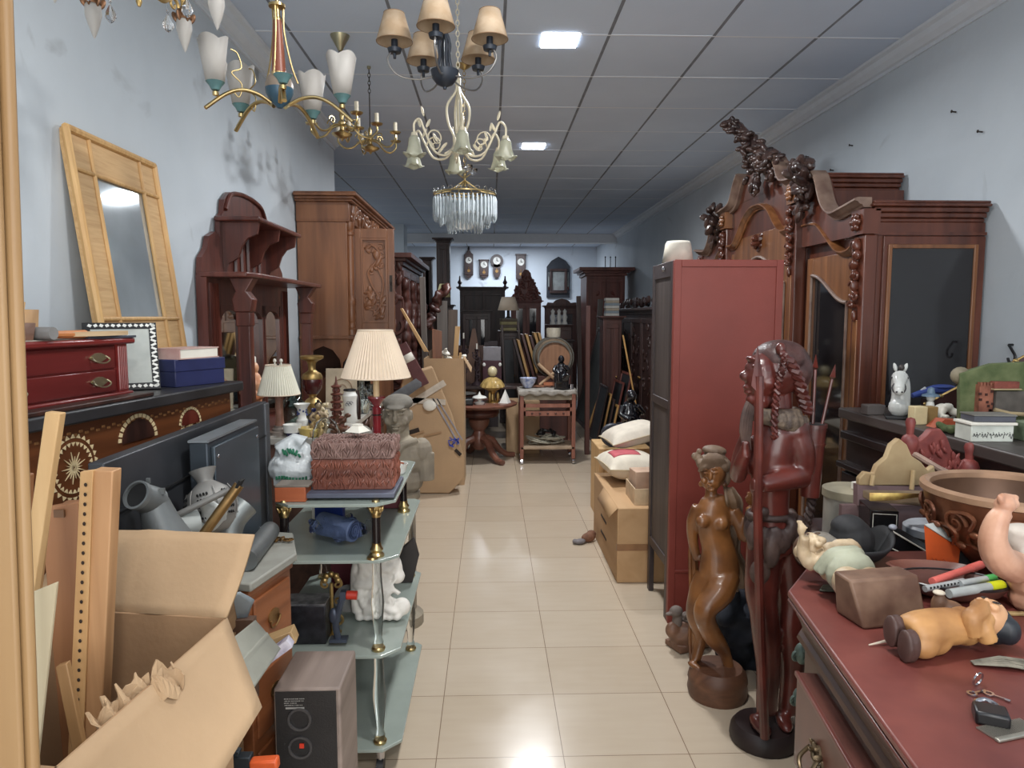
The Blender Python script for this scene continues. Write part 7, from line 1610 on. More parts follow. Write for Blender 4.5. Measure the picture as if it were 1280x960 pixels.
# frames leaning at the right
def lean(name,lab,tl,tr_,br_,bl_,Y0_,Y1_,fm_,cm_,bw=.03,grp=None,z=0.0):
    """picture frame leaning back: photo corners, the lower edge at depth Y0 on the floor, the top edge at Y1"""
    a,b=W(*bl_,Y0_),W(*br_,Y0_); c,d=W(*tr_,Y1_),W(*tl_,Y1_); a.z=b.z=max(z,min(a.z,b.z)); 
    if min(W(*bl_,Y0_).z,W(*br_,Y0_).z)>z: a.z=b.z=z
    og=(a+b)/2; t=thing(name,lab,'picture frame',og,group=grp); n=(b-a).cross(d-a).normalized()*.016
    def Pt(u,v): return ((a*(1-u)+b*u)*(1-v)+(d*(1-u)+c*u)*v)-og
    uw=bw/max(.05,(b-a).length); vw=bw/max(.05,(d-a).length); m=M()
    for (u0,u1,v0,v1) in ((0,1,0,vw),(0,1,1-vw,1),(0,uw,vw,1-vw),(1-uw,1,vw,1-vw)):
        q=[Pt(u0,v0),Pt(u1,v0),Pt(u1,v1),Pt(u0,v1)]; m.add([p-n for p in q]+[p+n for p in q],[(0,1,2,3),(7,6,5,4),(0,4,5,1),(1,5,6,2),(2,6,7,3),(3,7,4,0)])
    m.to('frame',fm_,t,bevel=.003)
    q=[Pt(uw*.8,vw*.8),Pt(1-uw*.8,vw*.8),Pt(1-uw*.8,1-vw*.8),Pt(uw*.8,1-vw*.8)]; M().add(q,[(0,1,2,3)]).to('canvas',cm_,t,solid=.008,smooth=0); return t
cv=pm('dark_canvas',(66,68,66),.6,0,.2,5); cv2=pm('charcoal_canvas',(44,46,50),.5,0,.2,6); gd=wood('gold_frame',(150,112,64),(196,154,96),.45,'z',4)
def lean3(name,lab,x0,y0,x1,y1,h,dx,fm_,cm_,bw=.04,th=.03,grp=None):
    """frame standing on the floor from (x0,y0) to (x1,y1), h tall, its top leaning sideways by dx"""
    a,b=Vector((x0,y0,0)),Vector((x1,y1,0)); e=(b-a); L=e.length; e.normalized(); ang=math.atan2(b.y-a.y,b.x-a.x)
    t=thing(name,lab,'picture frame',a,group=grp,rot=(-math.asin(dx/h),0,ang)); M().frame(0,L,0,h,bw,-th,0).to('frame',fm_,t,bevel=.004); M().box(bw*.8,L-bw*.8,-th*.6,-th*.4,bw*.8,h-bw*.8).to('canvas',cm_,t,smooth=0); return t
# large ones: long side along the room, leaning on the right-hand row
gold_edge=gd
lean3('leaning_frame','largest dark framed panel leaning by itself beyond the tea trolley',1.33,11.0,1.36,9.6,1.46,.36,dkA,cv,.05)
slat('gold_moulding',[(773,418),(776,419),(736,539),(733,539)],9.5,.02,gd,'long gold moulding edge slanting in front of the largest dark panel','moulding')
slat('gold_moulding',[(778,419),(780,419),(787,457),(785,457)],7.9,.02,gd,'short gold moulding slanting down to the tall red-ended cabinet','moulding')
for k,(x,y,h,w,fm_) in enumerate(((1.30,8.95,.74,.5,dkA),(1.34,8.85,.66,.45,gd),(1.38,8.75,.60,.42,dkA),(1.42,8.65,.54,.4,gd),(1.47,8.9,.80,.5,dkC),(1.52,8.8,.92,.5,dkC))):
    lean3('leaning_frame',['black-edged frame, first of the small frames before the large dark panel','gold-edged frame, second of the small frames before the large dark panel','black-edged frame, third of the small frames, lower','gold-edged frame, lowest of the small leaning frames','reddish frame behind the small leaning frames','tallest reddish frame near the black kneeling figure'][k],x,y+w/2,x+.02,y-w/2,h,.10*h/.5,fm_,cv2,.03,.022)
# fan of frames in the middle
for k,(xt,xb,yt,yb,c,lab) in enumerate(((641,655,424,470,dkA,'black-edged frame'),(645,661,425,469,gd,'bright gold frame edge, first bright one'),(652,668,418,468,dkB,'brown frame'),(657,672,418,468,gd,'dull gold frame edge'),(662,674,420,468,dkB,'dark brown narrow frame'),(667,677,416,465,gd,'bright gold frame, next to the last'),(671,682,416,455,gd,'last bright gold frame, closest to the barrel'))):
    xt=641+k*5.2; xb=xt+13
    slat('standing_frame',[(xt,yt),(xt+3.4,yt),(xb+3.4,yt+48),(xb,yt+48)],9.3,.45,c,lab+' in the fan behind the round table','frame',z0=.02)
for k,(x0,x1,y) in enumerate(((626,629,406),(646,649,402))): slat('black_easel_leg',[(x0,y),(x1,y),(x1+(6 if k else 3),468),(x0+(6 if k else 3),468)],9.95+.12*k,.05,dkA,['black upright of the easel stand, the straighter one','black upright of the easel stand, the slanting one'][k],'easel')
slat('dark_screen',[(629,425),(641,425),(643,470),(630,470)],10.25,.03,cv2,'dark grey screen between the two black easel uprights','screen')
slat('wooden_screen',[(605,428),(622,426),(622,470),(606,470)],10.2,.05,wood('panel_mauve',(60,52,54),(88,76,78),.6,'z',3),'dark mauve wooden screen standing behind the candelabra','screen')
# shelf stand with books and white lamp
t=fcab('book_stand','dark stand holding stacked gilt books under a white lampshade','stand',.14,.42,10.6,10.9,1.35,dkA,'y',1,.03)
for k in range(4):
    o=M().box(-.12,.12,-.1,.1,0,.045).to('gilt_book',pm('gilt_book_%d'%(k%2),[(150,140,96),(88,76,60)][k%2],.6),loc=(.27,10.75,1.3805+k*.0455),rz=.05*k,bevel=.004); tag(o,'old gilt-edged book in the stack under the white lampshade','book','gilt books under the lamp')
t=thing('table_lamp','lamp with a plain white shade standing on the gilt books','lamp',(.27,10.75,1.5635)); M().lathe([(0,0),(.06,0),(.025,.03),(.02,.14),(0,.14)],14).to('base',BRONZE,t); M().lathe([(.16,.12),(.10,.32)],26).to('lamp_shade',SHADE,t,solid=.004)
# brown leather cone, chairs, candlesticks
t=thing('chair','dark carved chair with a tall leather back under the brown cone','chair',(-.30,9.6,0))
M().box(-.22,.22,-.2,.2,.42,.48).to('seat',dkB,t,bevel=.01)
for x in (-.19,.19):
    for y in (-.17,.17): M().box(x-.025,x+.025,y-.025,y+.025,0,.42).to('leg',dkB,t)
m=M().box(-.22,.22,.16,.2,.48,1.2); m.to('backrest',pm('brown_leather',(92,64,52),.5,0,.2,6),t,bevel=.01); m=M(); carve(m,-.2,.2,.5,1.15,.155,30,.1,5); m.to('back_carving',dkB,t)
t=thing('leather_cone','brown tapering leather-covered cone standing on the dark carved chair','cone',(-.22,9.45,.481)); M().lathe([(0,0),(.2,0),(.2,.02),(.16,.42),(.07,.80),(.03,.95),(0,.96)],4,Matrix.Rotation(.78,4,'Z')).to('cone',pm('brown_hide',(104,72,54),.6,0,.2,6),t)
def candle(loc,h,lab,seed):
    t=thing('candelabrum',lab,'candelabrum',loc); m=M().lathe([(0,0),(.08,0),(.03,.05),(.02,h*.5),(.03,h*.55),(.015,h*.9),(.03,h),(0,h)],12); q=random.Random(seed)
    for k in range(12): m.scroll((q.uniform(-.03,.03),q.uniform(-.04,.04),q.uniform(h*.25,h*.9)),.038,1.2,.009,a0=q.uniform(0,6),n=12)
    m.to('scrolled_stem',pm('dark_violet_iron',(62,48,52),.45,.4),t); M().lathe([(0,h),(.01,h),(.01,h+.07),(0,h+.07)],8).to('candle',PAPER,t)
t=thing('console_table','dark console table behind the round table carrying candelabra','table',(.08,8.92,0)); M().box(-.66,.44,-.2,.2,.70,.74).to('table_top',dkA,t,bevel=.006)
for x in (-.62,.35):
    for y in (-.17,.13): M().box(x,x+.05,y,y+.05,0,.70).to('leg',dkA,t)
candle((-.50,8.87,.741),.5,'dark scrolled candelabrum nearest to the tall carton on the console table',1); candle((-.335,8.9,.741),.58,'taller dark scrolled candelabrum, second along the console table',2); candle((-.17,8.85,.741),.45,'short dark scrolled candelabrum next to the mauve panel',3)
t=thing('sewing_box','dark red upright box with white lights standing on the console table','box',(.02,9.02,.741)); M().box(-.12,.12,-.06,.06,0,.30).to('body',pm('wine_box',(70,32,42),.5),t,bevel=.005); M().box(-.10,-.02,-.064,-.06,.31,.44).box(-.11,.11,-.05,.05,.30,.47).to('glass_top',pm('greyed_glass',(120,116,122),.3),t); m=M().ell((-.1,-.064,.25),(.02,.01,.025)).ell((.1,-.064,.25),(.02,.01,.025)); m.to('white_mount',WHITE,t)
fcab('dark_cupboard','tall dark cupboard with pale glass reflection, behind the leather cone','cupboard',-.45,.0,11.8,12.2,1.65,dkA,'y',2,.05,pane=True)
# round pedestal table
t=thing('round_table','round brown pedestal table with three curved feet beside the taped carton','table',(-.13,7.85,0)); rw=wood('pedestal_wood',(84,50,42),(130,86,70),.35,'x',4,coat=.2)
M().lathe([(0,.60),(.36,.60),(.42,.625),(.425,.64),(.41,.65),(0,.65)],40).to('table_top',rw,t); M().lathe([(0,.12),(.05,.12),(.08,.16),(.09,.26),(.06,.33),(.11,.40),(.12,.46),(.05,.52),(.07,.6),(0,.6)],24).to('pedestal',rw,t); M().lathe([(.20,.50),(.22,.54),(.20,.60)],30).to('apron',dkB,t,solid=.02)
for a in (-.9,.35,1.9,3.6):
    T=Matrix.Rotation(a,4,'Z'); M(T).tube([(.05,0,.25),(.15,0,.22),(.24,0,.10),(.33,0,.04),(.42,0,.03)],[.05,.045,.036,.032,.03],10).to('foot',rw,t)
tz=.651
def rt(n,prof,m_,lab,cat,x,y,parts=()): return simple(n,prof,m_,lab,cat,(x,y,tz),20,None,parts)
t=thing('oil_lamp','lamp with amber fluted glass shade and round globe on the round table','lamp',(.02,7.82,tz)); M().lathe([(0,0),(.08,0),(.03,.03),(.025,.09),(.05,.13),(0,.14)],16).to('base',GILT,t)
M().lathe([(.05,.13),(.13,.17),(.125,.2),(.09,.25),(.04,.28)],36,flute=.05,fn=12).to('amber_shade',pm('amber_glass',(196,166,104),.2,0,.2,30),t); M().ell((0,0,.34),(.055,.055,.06)).to('globe',pm('cream_globe',(206,194,156),.25),t)
m=M()
for k in range(3): m.ell((.06*cs(k*2.1),.06*sn(k*2.1),.06),(.02,.02,.06))
m.to('gilt_figures',GILT,t)
o=rt('white_china',[(0,0),(.05,0),(.06,.02),(.02,.03),(.02,.05),(.08,.07),(.07,.085),(.02,.10),(0,.14)],WHITE,'white lidded china dish on the round table','dish',-.12,7.65)
o=M().lathe([(0,0),(.07,0),(.0,.15)],4).to('white_pyramid',WHITE,loc=(.16,7.76,tz),rz=.4); tag(o,'small white pyramid ornament at the rim of the round table','ornament')
o=M().box(-.13,.10,-.08,.08,0,.07).to('black_camera_case',BLACK,loc=(-.29,7.60,tz),rz=.1,bevel=.015); tag(o,'black case lying on the round table before the stacked trays','case')
for k in range(4):
    o=M().lathe([(0,0),(.14,.0),(.17,.018),(.165,.02),(.13,.008),(0,.006)],24).to('tray',[dkB,pm('tray_silver',(150,146,140),.3,.6)][k%2],loc=(-.33,7.98,tz+.022*k)); tag(o,'round tray in the stack on the far side of the round table','tray','stacked trays on the round table')
o=rt('white_bottle',[(0,0),(.04,0),(.045,.12),(.015,.17),(.018,.2),(0,.2)],WHITE,'white bottle on the round table right beside the tall carton','bottle',-.435,7.78)
# carton behind, tea trolley
t=thing('carton','plain brown carton standing closed between round table and tea trolley','cardboard box',(.35,8.35,0)); M().box(-.17,.22,-.15,.15,0,.62).to('box_body',CARDB,t,bevel=.006); M().box(-.02,.03,-.153,.153,.1,.622).to('tape_strip',pm('tape_tan',(176,142,104),.4),t)
t=thing('tea_trolley','worn reddish tea trolley with cloth edge, slatted drawer and lower shelf on casters','trolley',(.615,7.8,0)); tw_=wood('trolley_wood',(112,66,52),(150,98,80),.5,'z',4); tl_=pm('trolley_top_tan',(164,142,118),.6,0,.14,8)
for x in (-.28,.28):
    for y in (-.2,.2):
        l=M().box(x-.02,x+.02,y-.02,y+.02,.06,.78).to('leg',tw_,t,bevel=.003); M().tube([(x-.012,y,.03),(x+.012,y,.03)],.03,14).to('caster',CHROME,l)
M().box(-.29,.29,-.22,.22,.78,.80).to('top_shelf',tl_,t,bevel=.003); M().box(-.29,.29,-.22,.22,.165,.19).to('lower_shelf',tl_,t,bevel=.003)
M().box(-.26,.26,-.2,.2,.70,.775).to('upper_rail',wood('rail_grey',(120,110,92),(150,138,118),.6,'x'),t)
m=M().box(-.26,.26,-.215,-.195,.62,.66).box(-.26,.26,-.215,-.195,.53,.58); d=m.box(-.26,-.24,-.215,.2,.53,.66).box(.24,.26,-.215,.2,.53,.66).box(-.26,.26,-.2,.2,.525,.535).to('slatted_drawer',tw_,t)
for k in range(5): M().ell((-.17+k*.085,-.218,.555),(.012,.008,.012)).to('peg',dkB,d)
m=M()
def cf(u,v):
    a=-.31+.62*u
    return (a,-.23+.46*v+ .01*sn(u*30),.803+.004*sn(u*21+v*5))
m.surf(cf,24,6); 
def cf2(u,v): return (-.31+.62*u,-.235+.006*sn(u*40),.806-.05*v-.012*sn(u*25)*v)
m.surf(cf2,30,3)
for s_ in (-1,1): m.surf(lambda u,v: (s_*(.312+.006*sn(u*20)),-.23+.46*u,.806-(.05+.08*(1-u)**3)*v),10,3)
m.to('cloth',pm('grey_cloth2',(164,158,150),.85,0,.14,20),t,solid=.003)
# cables on the lower shelf
t=thing('cable_heap','heap of grey cables on the lower shelf of the tea trolley','cables',(.615,7.78,.191),); 
m=M(); q=random.Random(7)
for k in range(16):
    c=(q.uniform(-.12,.12),q.uniform(-.06,.06),.03+q.uniform(0,.06)); r=q.uniform(.06,.12); tl=(q.uniform(-.4,.4),q.uniform(-.4,.4)); m.tube([(c[0]+r*1.2*cs(a),c[1]+r*.8*sn(a),max(.008,c[2]+tl[0]*r*cs(a)+tl[1]*r*sn(a))) for a in [i*2*PI/20 for i in range(20)]],.007,6,True)
m.to('grey_cables',pm('cable_grey',(170,166,150),.5),t)
m=M(); clump(m,(.0,.0,.12),(.1,.05,.03),14,.07,2); m.to('black_cables',BLACK,t,remesh=.012)
# things on the trolley
def kneel(name,lab,loc,h,mat_,rz=0):
    t=thing(name,lab,'statue',loc,rz); k=h/.34; m=M(Matrix.Diagonal((k,k,k,1)))
    m.box(-.075,.075,-.06,.06,0.001,.13); m.ell((0,0,.17),(.06,.05,.06)); m.ell((0,.01,.22),(.05,.04,.06)); m.tube(bez([(-.05,0,.24),(-.075,-.03,.19),(-.03,-.06,.17)],5),.018,8); m.tube(bez([(.05,0,.24),(.07,-.04,.2),(.02,-.05,.25)],5),.018,8); m.tube([(-.05,-.02,.15),(-.03,-.08,.17),(-.03,-.07,.08)],.028,8); m.tube([(.05,-.02,.14),(.06,-.08,.14),(.03,-.05,.12)],.028,8)
    m.tube([(0,0,.26),(0,-.005,.28)],.02,8); m.ell((0,-.01,.305),(.034,.038,.042)); m.ell((0,-.045,.30),(.01,.01,.012)); m.to('figure',mat_,t,remesh=.007*k,relax=1); return t
gb=pm('black_lacquer',(20,20,26),.15,coat=.6)
kneel('black_figure','glossy black kneeling figure on a block, on top of the tea trolley',(.765,7.69,.81),.36,gb)
t=thing('folding_stand','crossed wooden folding stand lying on the tea trolley before the barrel','stand',(.69,7.92,.81)); m=M(); 
for a,b in (((-.16,-.02,.26),(.1,-.02,.02)),((.12,.02,.24),(-.14,.02,.02))): m.tube([a,b],.018,8)
m.to('crossed_bars',wood('pale_bars',(150,120,92),(186,156,124),.6,'x'),t); M().box(-.22,-.02,-.04,.03,0,.02).to('base_bar',OAK,t); M().box(-.10,.0,-.06,-.02,.02,.055).to('orange_block',pm('orange_block_m',(170,100,64),.5),t)
t=thing('blue_white_bowl','blue and white china bowl on the tea trolley next to the crossed stand','bowl',(.415,7.84,.81)); M().lathe([(0,0),(.04,0),(.08,.06),(.095,.11),(.09,.11),(.07,.05),(0,.02)],24).to('bowl',pm('blue_white',(206,212,226),.2,0,.1,26,c2=(120,134,180)),t)
o=M().lathe([(0,0),(.035,0),(.035,.05),(0,.05)],16).to('tin_can',CHROME,loc=(.875,7.70,.811)); tag(o,'small shiny tin next to the black kneeling figure','tin')
# barrel on the chest behind
t=thing('barrel','small wooden barrel on its cradle behind the tea trolley, pale pot on top','barrel',(.77,8.75,.86)); bwm=wood('barrel_wood',(116,98,80),(150,130,108),.6,'y',4)
M().lathe([(.20,-.24),(.232,-.12),(.24,0),(.232,.12),(.20,.24)],32,TR((0,0,.24),(-PI/2,0,0))).to('staves',bwm,t); M().lathe([(0,-.225),(.185,-.225)],28,TR((0,0,.24),(-PI/2,0,0))).to('barrel_head',wood('barrel_head_w',(120,84,60),(158,116,86),.6,'z',6),t); ring(.208,.186,.03).to('rim_hoop',pm('hoop',(110,106,98),.5,.5),t,loc=(0,-.235,.24))
for y in (-.13,.13): M().tube([(.238*cs(2*PI*k/32),y,.24+.238*sn(2*PI*k/32)) for k in range(32)],.01,6,True).to('hoop',pm('hoop',(110,106,98),.5,.5),t)
M().box(-.2,.2,-.2,.2,-.85,.02).to('cradle',dkB,t,bevel=.005)
o=simple('pale_pot',[(0,0),(.085,0),(.09,.08),(.085,.11),(.075,.11),(.075,.02),(0,.02)],pm('pale_pot_m',(190,182,164),.5),'short pale cylindrical pot standing on the barrel','pot',(.77,8.70,1.345),24)
for k,(x,y) in enumerate(((1.04,11.9),(1.14,11.85),(1.24,11.9))):
    z=1.461 if k<3 else None
    if z: 
        o=simple('white_figurine',[(0,0),(.05,0),(.03,.06),(.045,.12),(.025,.18),(.035,.22),(0,.26)],WHITE,['white china figurine, first of three on the small dark chest','white china figurine in the middle of the small dark chest','white china figurine, last of three on the small dark chest'][k],'figurine',(x,y,z),14)
# --- boxes and cushions by the red-ended cabinet
t=thing('long_carton','long brown carton with three dark slots, beside the aisle against the dark cabinet','cardboard box',(.92,4.55,0)); cl=wood('carton_tan',(172,136,96),(192,156,116),.85,'y',2)
M().box(-.165,.17,-.42,.55,0,.46).to('box_body',cl,t,bevel=.006); m=M()
for k in range(3): M().box(-.168,-.163,-.02,.2,.13+k*.11,.145+k*.11).to('slot',pm('slot_dark',(70,52,40),.9),t)
M().box(-.168,.173,-.423,-.40,.20,.24).to('tape_strip',pm('tape_brown',(150,110,76),.4),t); M().add([(-.165,-.42,.46),(-.165,.1,.46),(-.21,.08,.39),(-.215,-.40,.40)],[(0,1,2,3)]).to('side_flap',cl,t,solid=.005)
t=thing('open_carton','smaller open beige carton holding papers, on the long carton','cardboard box',(.98,4.33,.461)); 
m=M()
for a,b in (((-.11,-.14),(.12,-.14)),((.12,-.14),(.12,.14)),((.12,.14),(-.11,.14)),((-.11,.14),(-.11,-.14))): m.add([(a[0],a[1],0),(b[0],b[1],0),(b[0],b[1],.10),(a[0],a[1],.10)],[(0,1,2,3)])
m.add([(-.11,-.14,.004),(.12,-.14,.004),(.12,.14,.004),(-.11,.14,.004)],[(0,1,2,3)]); m.to('box_body',pm('beige_card',(206,180,146),.8),t,solid=.006,smooth=0)
o=M().box(-.07,.07,-.05,.09,0,.17).to('pink_box',pm('pale_pink_card',(196,164,140),.7),loc=(.96,4.36,.47),rz=.1,bevel=.004); tag(o,'pale upright box inside the open beige carton','box')
o=M().box(-.03,.03,-.02,.03,0,.16).to('red_bottle_box',pm('red_box_m',(170,54,52),.5),loc=(1.065,4.25,.47),rz=-.1,bevel=.006); tag(o,'small red box standing in the open beige carton','box')
t=thing('wooden_chest','pale wooden chest under the black disc and black figure beyond the cushions','chest',(1.03,5.62,0)); M().box(-.19,.22,-.2,.25,0,.575).to('body',PINE,t,bevel=.006); M().frame(-.19,.22,.02,.575,.04,-.21,-.2).to('front_frame',wood('pine_dark',(160,120,76),(190,150,104),.55),t)
kneel('black_figure','glossy black tall figure on the pale wooden chest beside the dark cabinet',(1.125,5.66,.576),.43,gb,.2)
t=thing('black_disc','flat black round stone disc standing on the pale wooden chest','disc',(.955,5.50,.576)); M().lathe([(0,-.025),(.085,-.025),(.093,-.012),(.093,.012),(.085,.025),(0,.025)],32,TR((0,0,.094),(PI/2,0,0))).to('disc',pm('black_stone',(46,48,58),.5),t)
def cushion(lab,loc,rot,w,d,h,c,patch=None,grp=None):
    t=thing('cushion',lab,'cushion',loc,rot=rot)
    def fn(u,v):
        x,y=2*u-1,2*v-1; k=max(0,(1-abs(x)**3)*(1-abs(y)**3))**.5; pin=1-.10*(1-x*x)*0-.06*abs(x*y)*-1
        return x*w/2*(1-.07*(1-y*y)),y*d/2*(1-.07*(1-x*x)),k
    m=M(); m.surf(lambda u,v:(fn(u,v)[0],fn(u,v)[1],h/2+fn(u,v)[2]*h/2),16,16); m.surf(lambda u,v:(fn(u,v)[0],fn(u,v)[1],h/2-fn(u,v)[2]*h/2),16,16); m.to('cover',c,t,smooth=80)
    m=M(); 
    e=[(fn(u,0)[0],fn(u,0)[1],h/2) for u in [i/12 for i in range(12)]]+[(fn(1,v)[0],fn(1,v)[1],h/2) for v in [i/12 for i in range(12)]]+[(fn(1-u,1)[0],fn(1-u,1)[1],h/2) for u in [i/12 for i in range(12)]]+[(fn(0,1-v)[0],fn(0,1-v)[1],h/2) for v in [i/12 for i in range(12)]]
    m.tube(e,.005,6,True); m.to('piping',pm('piping_cream',(196,180,150),.8),t)
    if patch: M().surf(lambda u,v:(fn(.1+.5*u,.25+.4*v)[0],fn(.1+.5*u,.25+.4*v)[1],h/2+fn(.1+.5*u,.25+.4*v)[2]*h/2+.002),10,10).to('pink_patch',patch,t,solid=.002)
cc=pm('cushion_cream',(222,212,194),.85,0,.06,14,.1,60)
cushion('cream cushion with a pink band, lower of the two on the cartons',(.965,4.86,.475),(.0,.06,.1),.40,.44,.19,cc,pm('rose_fabric',(196,92,100),.8))
cushion('plain cream cushion leaning against the dark cabinet, above the pink-banded one',(1.05,5.12,.672),(.0,-.25,.1),.40,.40,.15,pm('cushion_cream_plain',(216,206,190),.85,0,.06,14,.1,60))
# scrap on the floor
t=thing('old_shoe','crumpled brown shoe with grey sole lying on the tiled floor in the aisle','shoe',FL(732,680)+Vector((0,.03,0)),.5); m=M(); m.ell((.03,0,.035),(.06,.035,.034)); m.ell((.06,.01,.05),(.04,.03,.03)); m.to('upper',pm('brown_rag',(128,88,66),.8,0,.2,20,.3,50),t,remesh=.006,relax=2); m=M(); m.ell((-.05,-.01,.02),(.045,.03,.02)); m.ell((-.08,.01,.02),(.02,.02,.018)); m.to('grey_toe',pm('grey_rag',(126,120,122),.8,0,.2,20),t,remesh=.006,relax=1)
# ================================================================ chandeliers
def chain(m,z0,z1,x=0,y=0,L=.03,r=.0022,w=.008):
    n=max(1,int((z1-z0)/(L*.8)))
    for k in range(n):
        zc=z0+(k+.5)*(z1-z0)/n; h=(z1-z0)/n*.62
        m.tube([(x+(w*cs(a) if k%2 else 0),y+(0 if k%2 else w*cs(a)),zc+h*sn(a)) for a in [i*PI/5 for i in range(10)]],r,5,True)
    return m
def radial(a): return Matrix.Rotation(a,4,'Z')
def drop(L,w): return [(0,-L),(w*.5,-L*.9),(w,-L*.68),(w*.85,-L*.45),(w*.3,-L*.12),(0,0)]
crys=glassm('drop_crystal',(240,240,240),.02,1.5)
FROST=pm('frosted_glass',(212,208,202),.55,0,.03); FROST.node_tree.nodes['Principled BSDF'].inputs['Transmission Weight'].default_value=.45
def hangz(px,py,Y): p=W(px,py,Y); return p
# 1 gilt chandelier with flame bulbs, upper corner
p=hangz(174,8,2.0); t=thing('chandelier','gilt chandelier with frosted flame bulbs and crystal drops above the rattan mirror','chandelier',p)
m=M().lathe([(0,0),(.004,.0),(.008,.012),(.006,.02),(.012,.028),(.016,.04),(.034,.055),(.04,.075),(.03,.095),(.014,.11),(.012,.2),(.03,.22),(.02,.26),(.01,.3),(0,.3)],20); m.to('baluster',GILT,t)
m=M(); chain(m,.3,3.19-p.z-.02); m.to('chain',GILT,t); M().lathe([(0,3.19-p.z-.05),(.05,3.19-p.z-.02),(.06,3.19-p.z-.002),(0,3.19-p.z-.002)],20).to('ceiling_rose',GILT,t)
for k in range(5):
    a=.12+k*PI/2.5; T=radial(a)
    ar=M(T).tube(bez([(.02,0,.14),(.08,0,.06),(.13,0,.075),(.17,0,.14),(.19,0,.13),(.195,0,.075)],6),[.007]*31,8).scroll((.10,0,.13),.035,1.3,.006,mat=None).scroll((.15,0,.065),.022,1.1,.005).to('arm',GILT,t)
    cu=M(T@Matrix.Translation((.195,0,.075))); cu.lathe([(.012,.0),(.02,-.012),(.024,-.03),(.022,-.034)],12)
    for j in range(6): cu.ell((.023*cs(j*PI/3),.023*sn(j*PI/3),-.028),(.008,.005,.016),(0,.4,j*PI/3),8,5)
    cu.to('leaf_cup',pm('coppery_gilt',(150,112,84),.4,.7,.2,30),ar)
    M(T@Matrix.Translation((.195,0,.075))).lathe([(.012,-.02),(.021,-.038),(.022,-.06),(.014,-.09),(.004,-.118),(.0,-.125)],16).to('flame_bulb',FROST,ar)
    m=M(T@Matrix.Translation((.12,0,.05))); m.tube([(0,0,.02),(0,0,-.015)],.0012,4).ell((0,0,-.014),(.004,.004,.006)).lathe([(r,z-.02) for r,z in drop(.052,.015)],8); m.to('crystal_drop',crys,ar,smooth=0)
# 2 brass arms, red-brown stem, teal ball, frosted tulip shades
p=hangz(350,135,2.4); t=thing('chandelier','brass chandelier with red-brown wooden stem, teal ball and frosted glass shades','chandelier',p)
teal=pm('teal_paint',(92,130,132),.45,0,.15,20); zt=3.19-p.z
M().lathe([(0,.0),(.008,.0),(.03,.02),(.043,.045),(.0445,.06)],26).to('teal_half',pm('deep_teal',(52,84,104),.35,0,.1,20),t); M().lathe([(.0445,.06),(.044,.075),(.034,.098),(.026,.104)],26).to('upper_half',pm('taupe_paint',(140,126,112),.4,0,.12,20),t)
M().lathe([(0,.104),(.026,.104),(.026,.108),(.0,.112)],22).to('lower_collar',GOLD,t); M().lathe([(0,.27),(.013,.27),(.013,.276),(.009,.28),(.009,.31),(.026,.312),(.026,.32),(.005,.325),(.004,.36),(0,.36)],20).to('upper_collar',GOLD,t)
M().lathe([(.023,.108),(.022,.12),(.0135,.27),(0,.272)],22).to('wooden_stem',wood('redbrown_stem',(112,58,42),(150,88,66),.4),t)
for k in range(3): a=k*2.1+.5; M(radial(a)).tube(bez([(.02,0,.314),(.02,0,.24),(.04,0,.14),(.06,0,.085)],6),.003,6).to('rod',GOLD,t)
m=M(); chain(m,.36,zt-.02); m.to('chain',GOLD,t); M().lathe([(0,zt-.04),(.045,zt-.012),(.05,zt-.001),(0,zt-.001)],20).to('ceiling_rose',GOLD,t)
for k in range(5):
    a=-PI/2+.33+k*2*PI/5; T=radial(a)
    ar=M(T).tube(bez([(.03,0,.01),(.07,0,.03),(.12,0,.034),(.17,0,.012),(.232,0,-.04)],7),[.0075]*29,10,flat=.8).to('arm',GOLD,t)
    if k in (3,4): M(T).tube(bez([(.15,0,.03),(.13,0,.01),(.12,0,.05),(.15,0,.08),(.12,0,.10),(.13,0,.14),(.15,0,.15)],6),.0022,6).to('wire_scroll',GOLD,ar)
    C=T@Matrix.Translation((.2,0,.0)); M(C).lathe([(0,.0),(.009,.002),(.01,.012),(.0,.02)],14).to('socket_ball',GOLD,ar)
    M(C).lathe([(0,.018),(.012,.018),(.018,.03),(.028,.042),(.026,.043),(.012,.032),(0,.03)],20).to('teal_cup',teal,ar)
    n=40; vs=[];fs=[]
    for j in range(n):
        aa=2*PI*j/n
        for r,z in ((.026,.042),(.036,.10),(.047,.158+.014*abs(sn(aa*2.0)))): vs.append((r*cs(aa),r*sn(aa),z))
    for j in range(n):
        q=(j+1)%n
        for i in range(2): fs.append((j*3+i,q*3+i,q*3+i+1,j*3+i+1))
    if k==4: fs=[f for f in fs if not (f[0]%3==1 and 14<f[0]//3<22)]
    if k: M(C).add(vs,fs).to('glass_shade',FROST,ar,solid=.002,smooth=80)   # the front arm has lost its shade
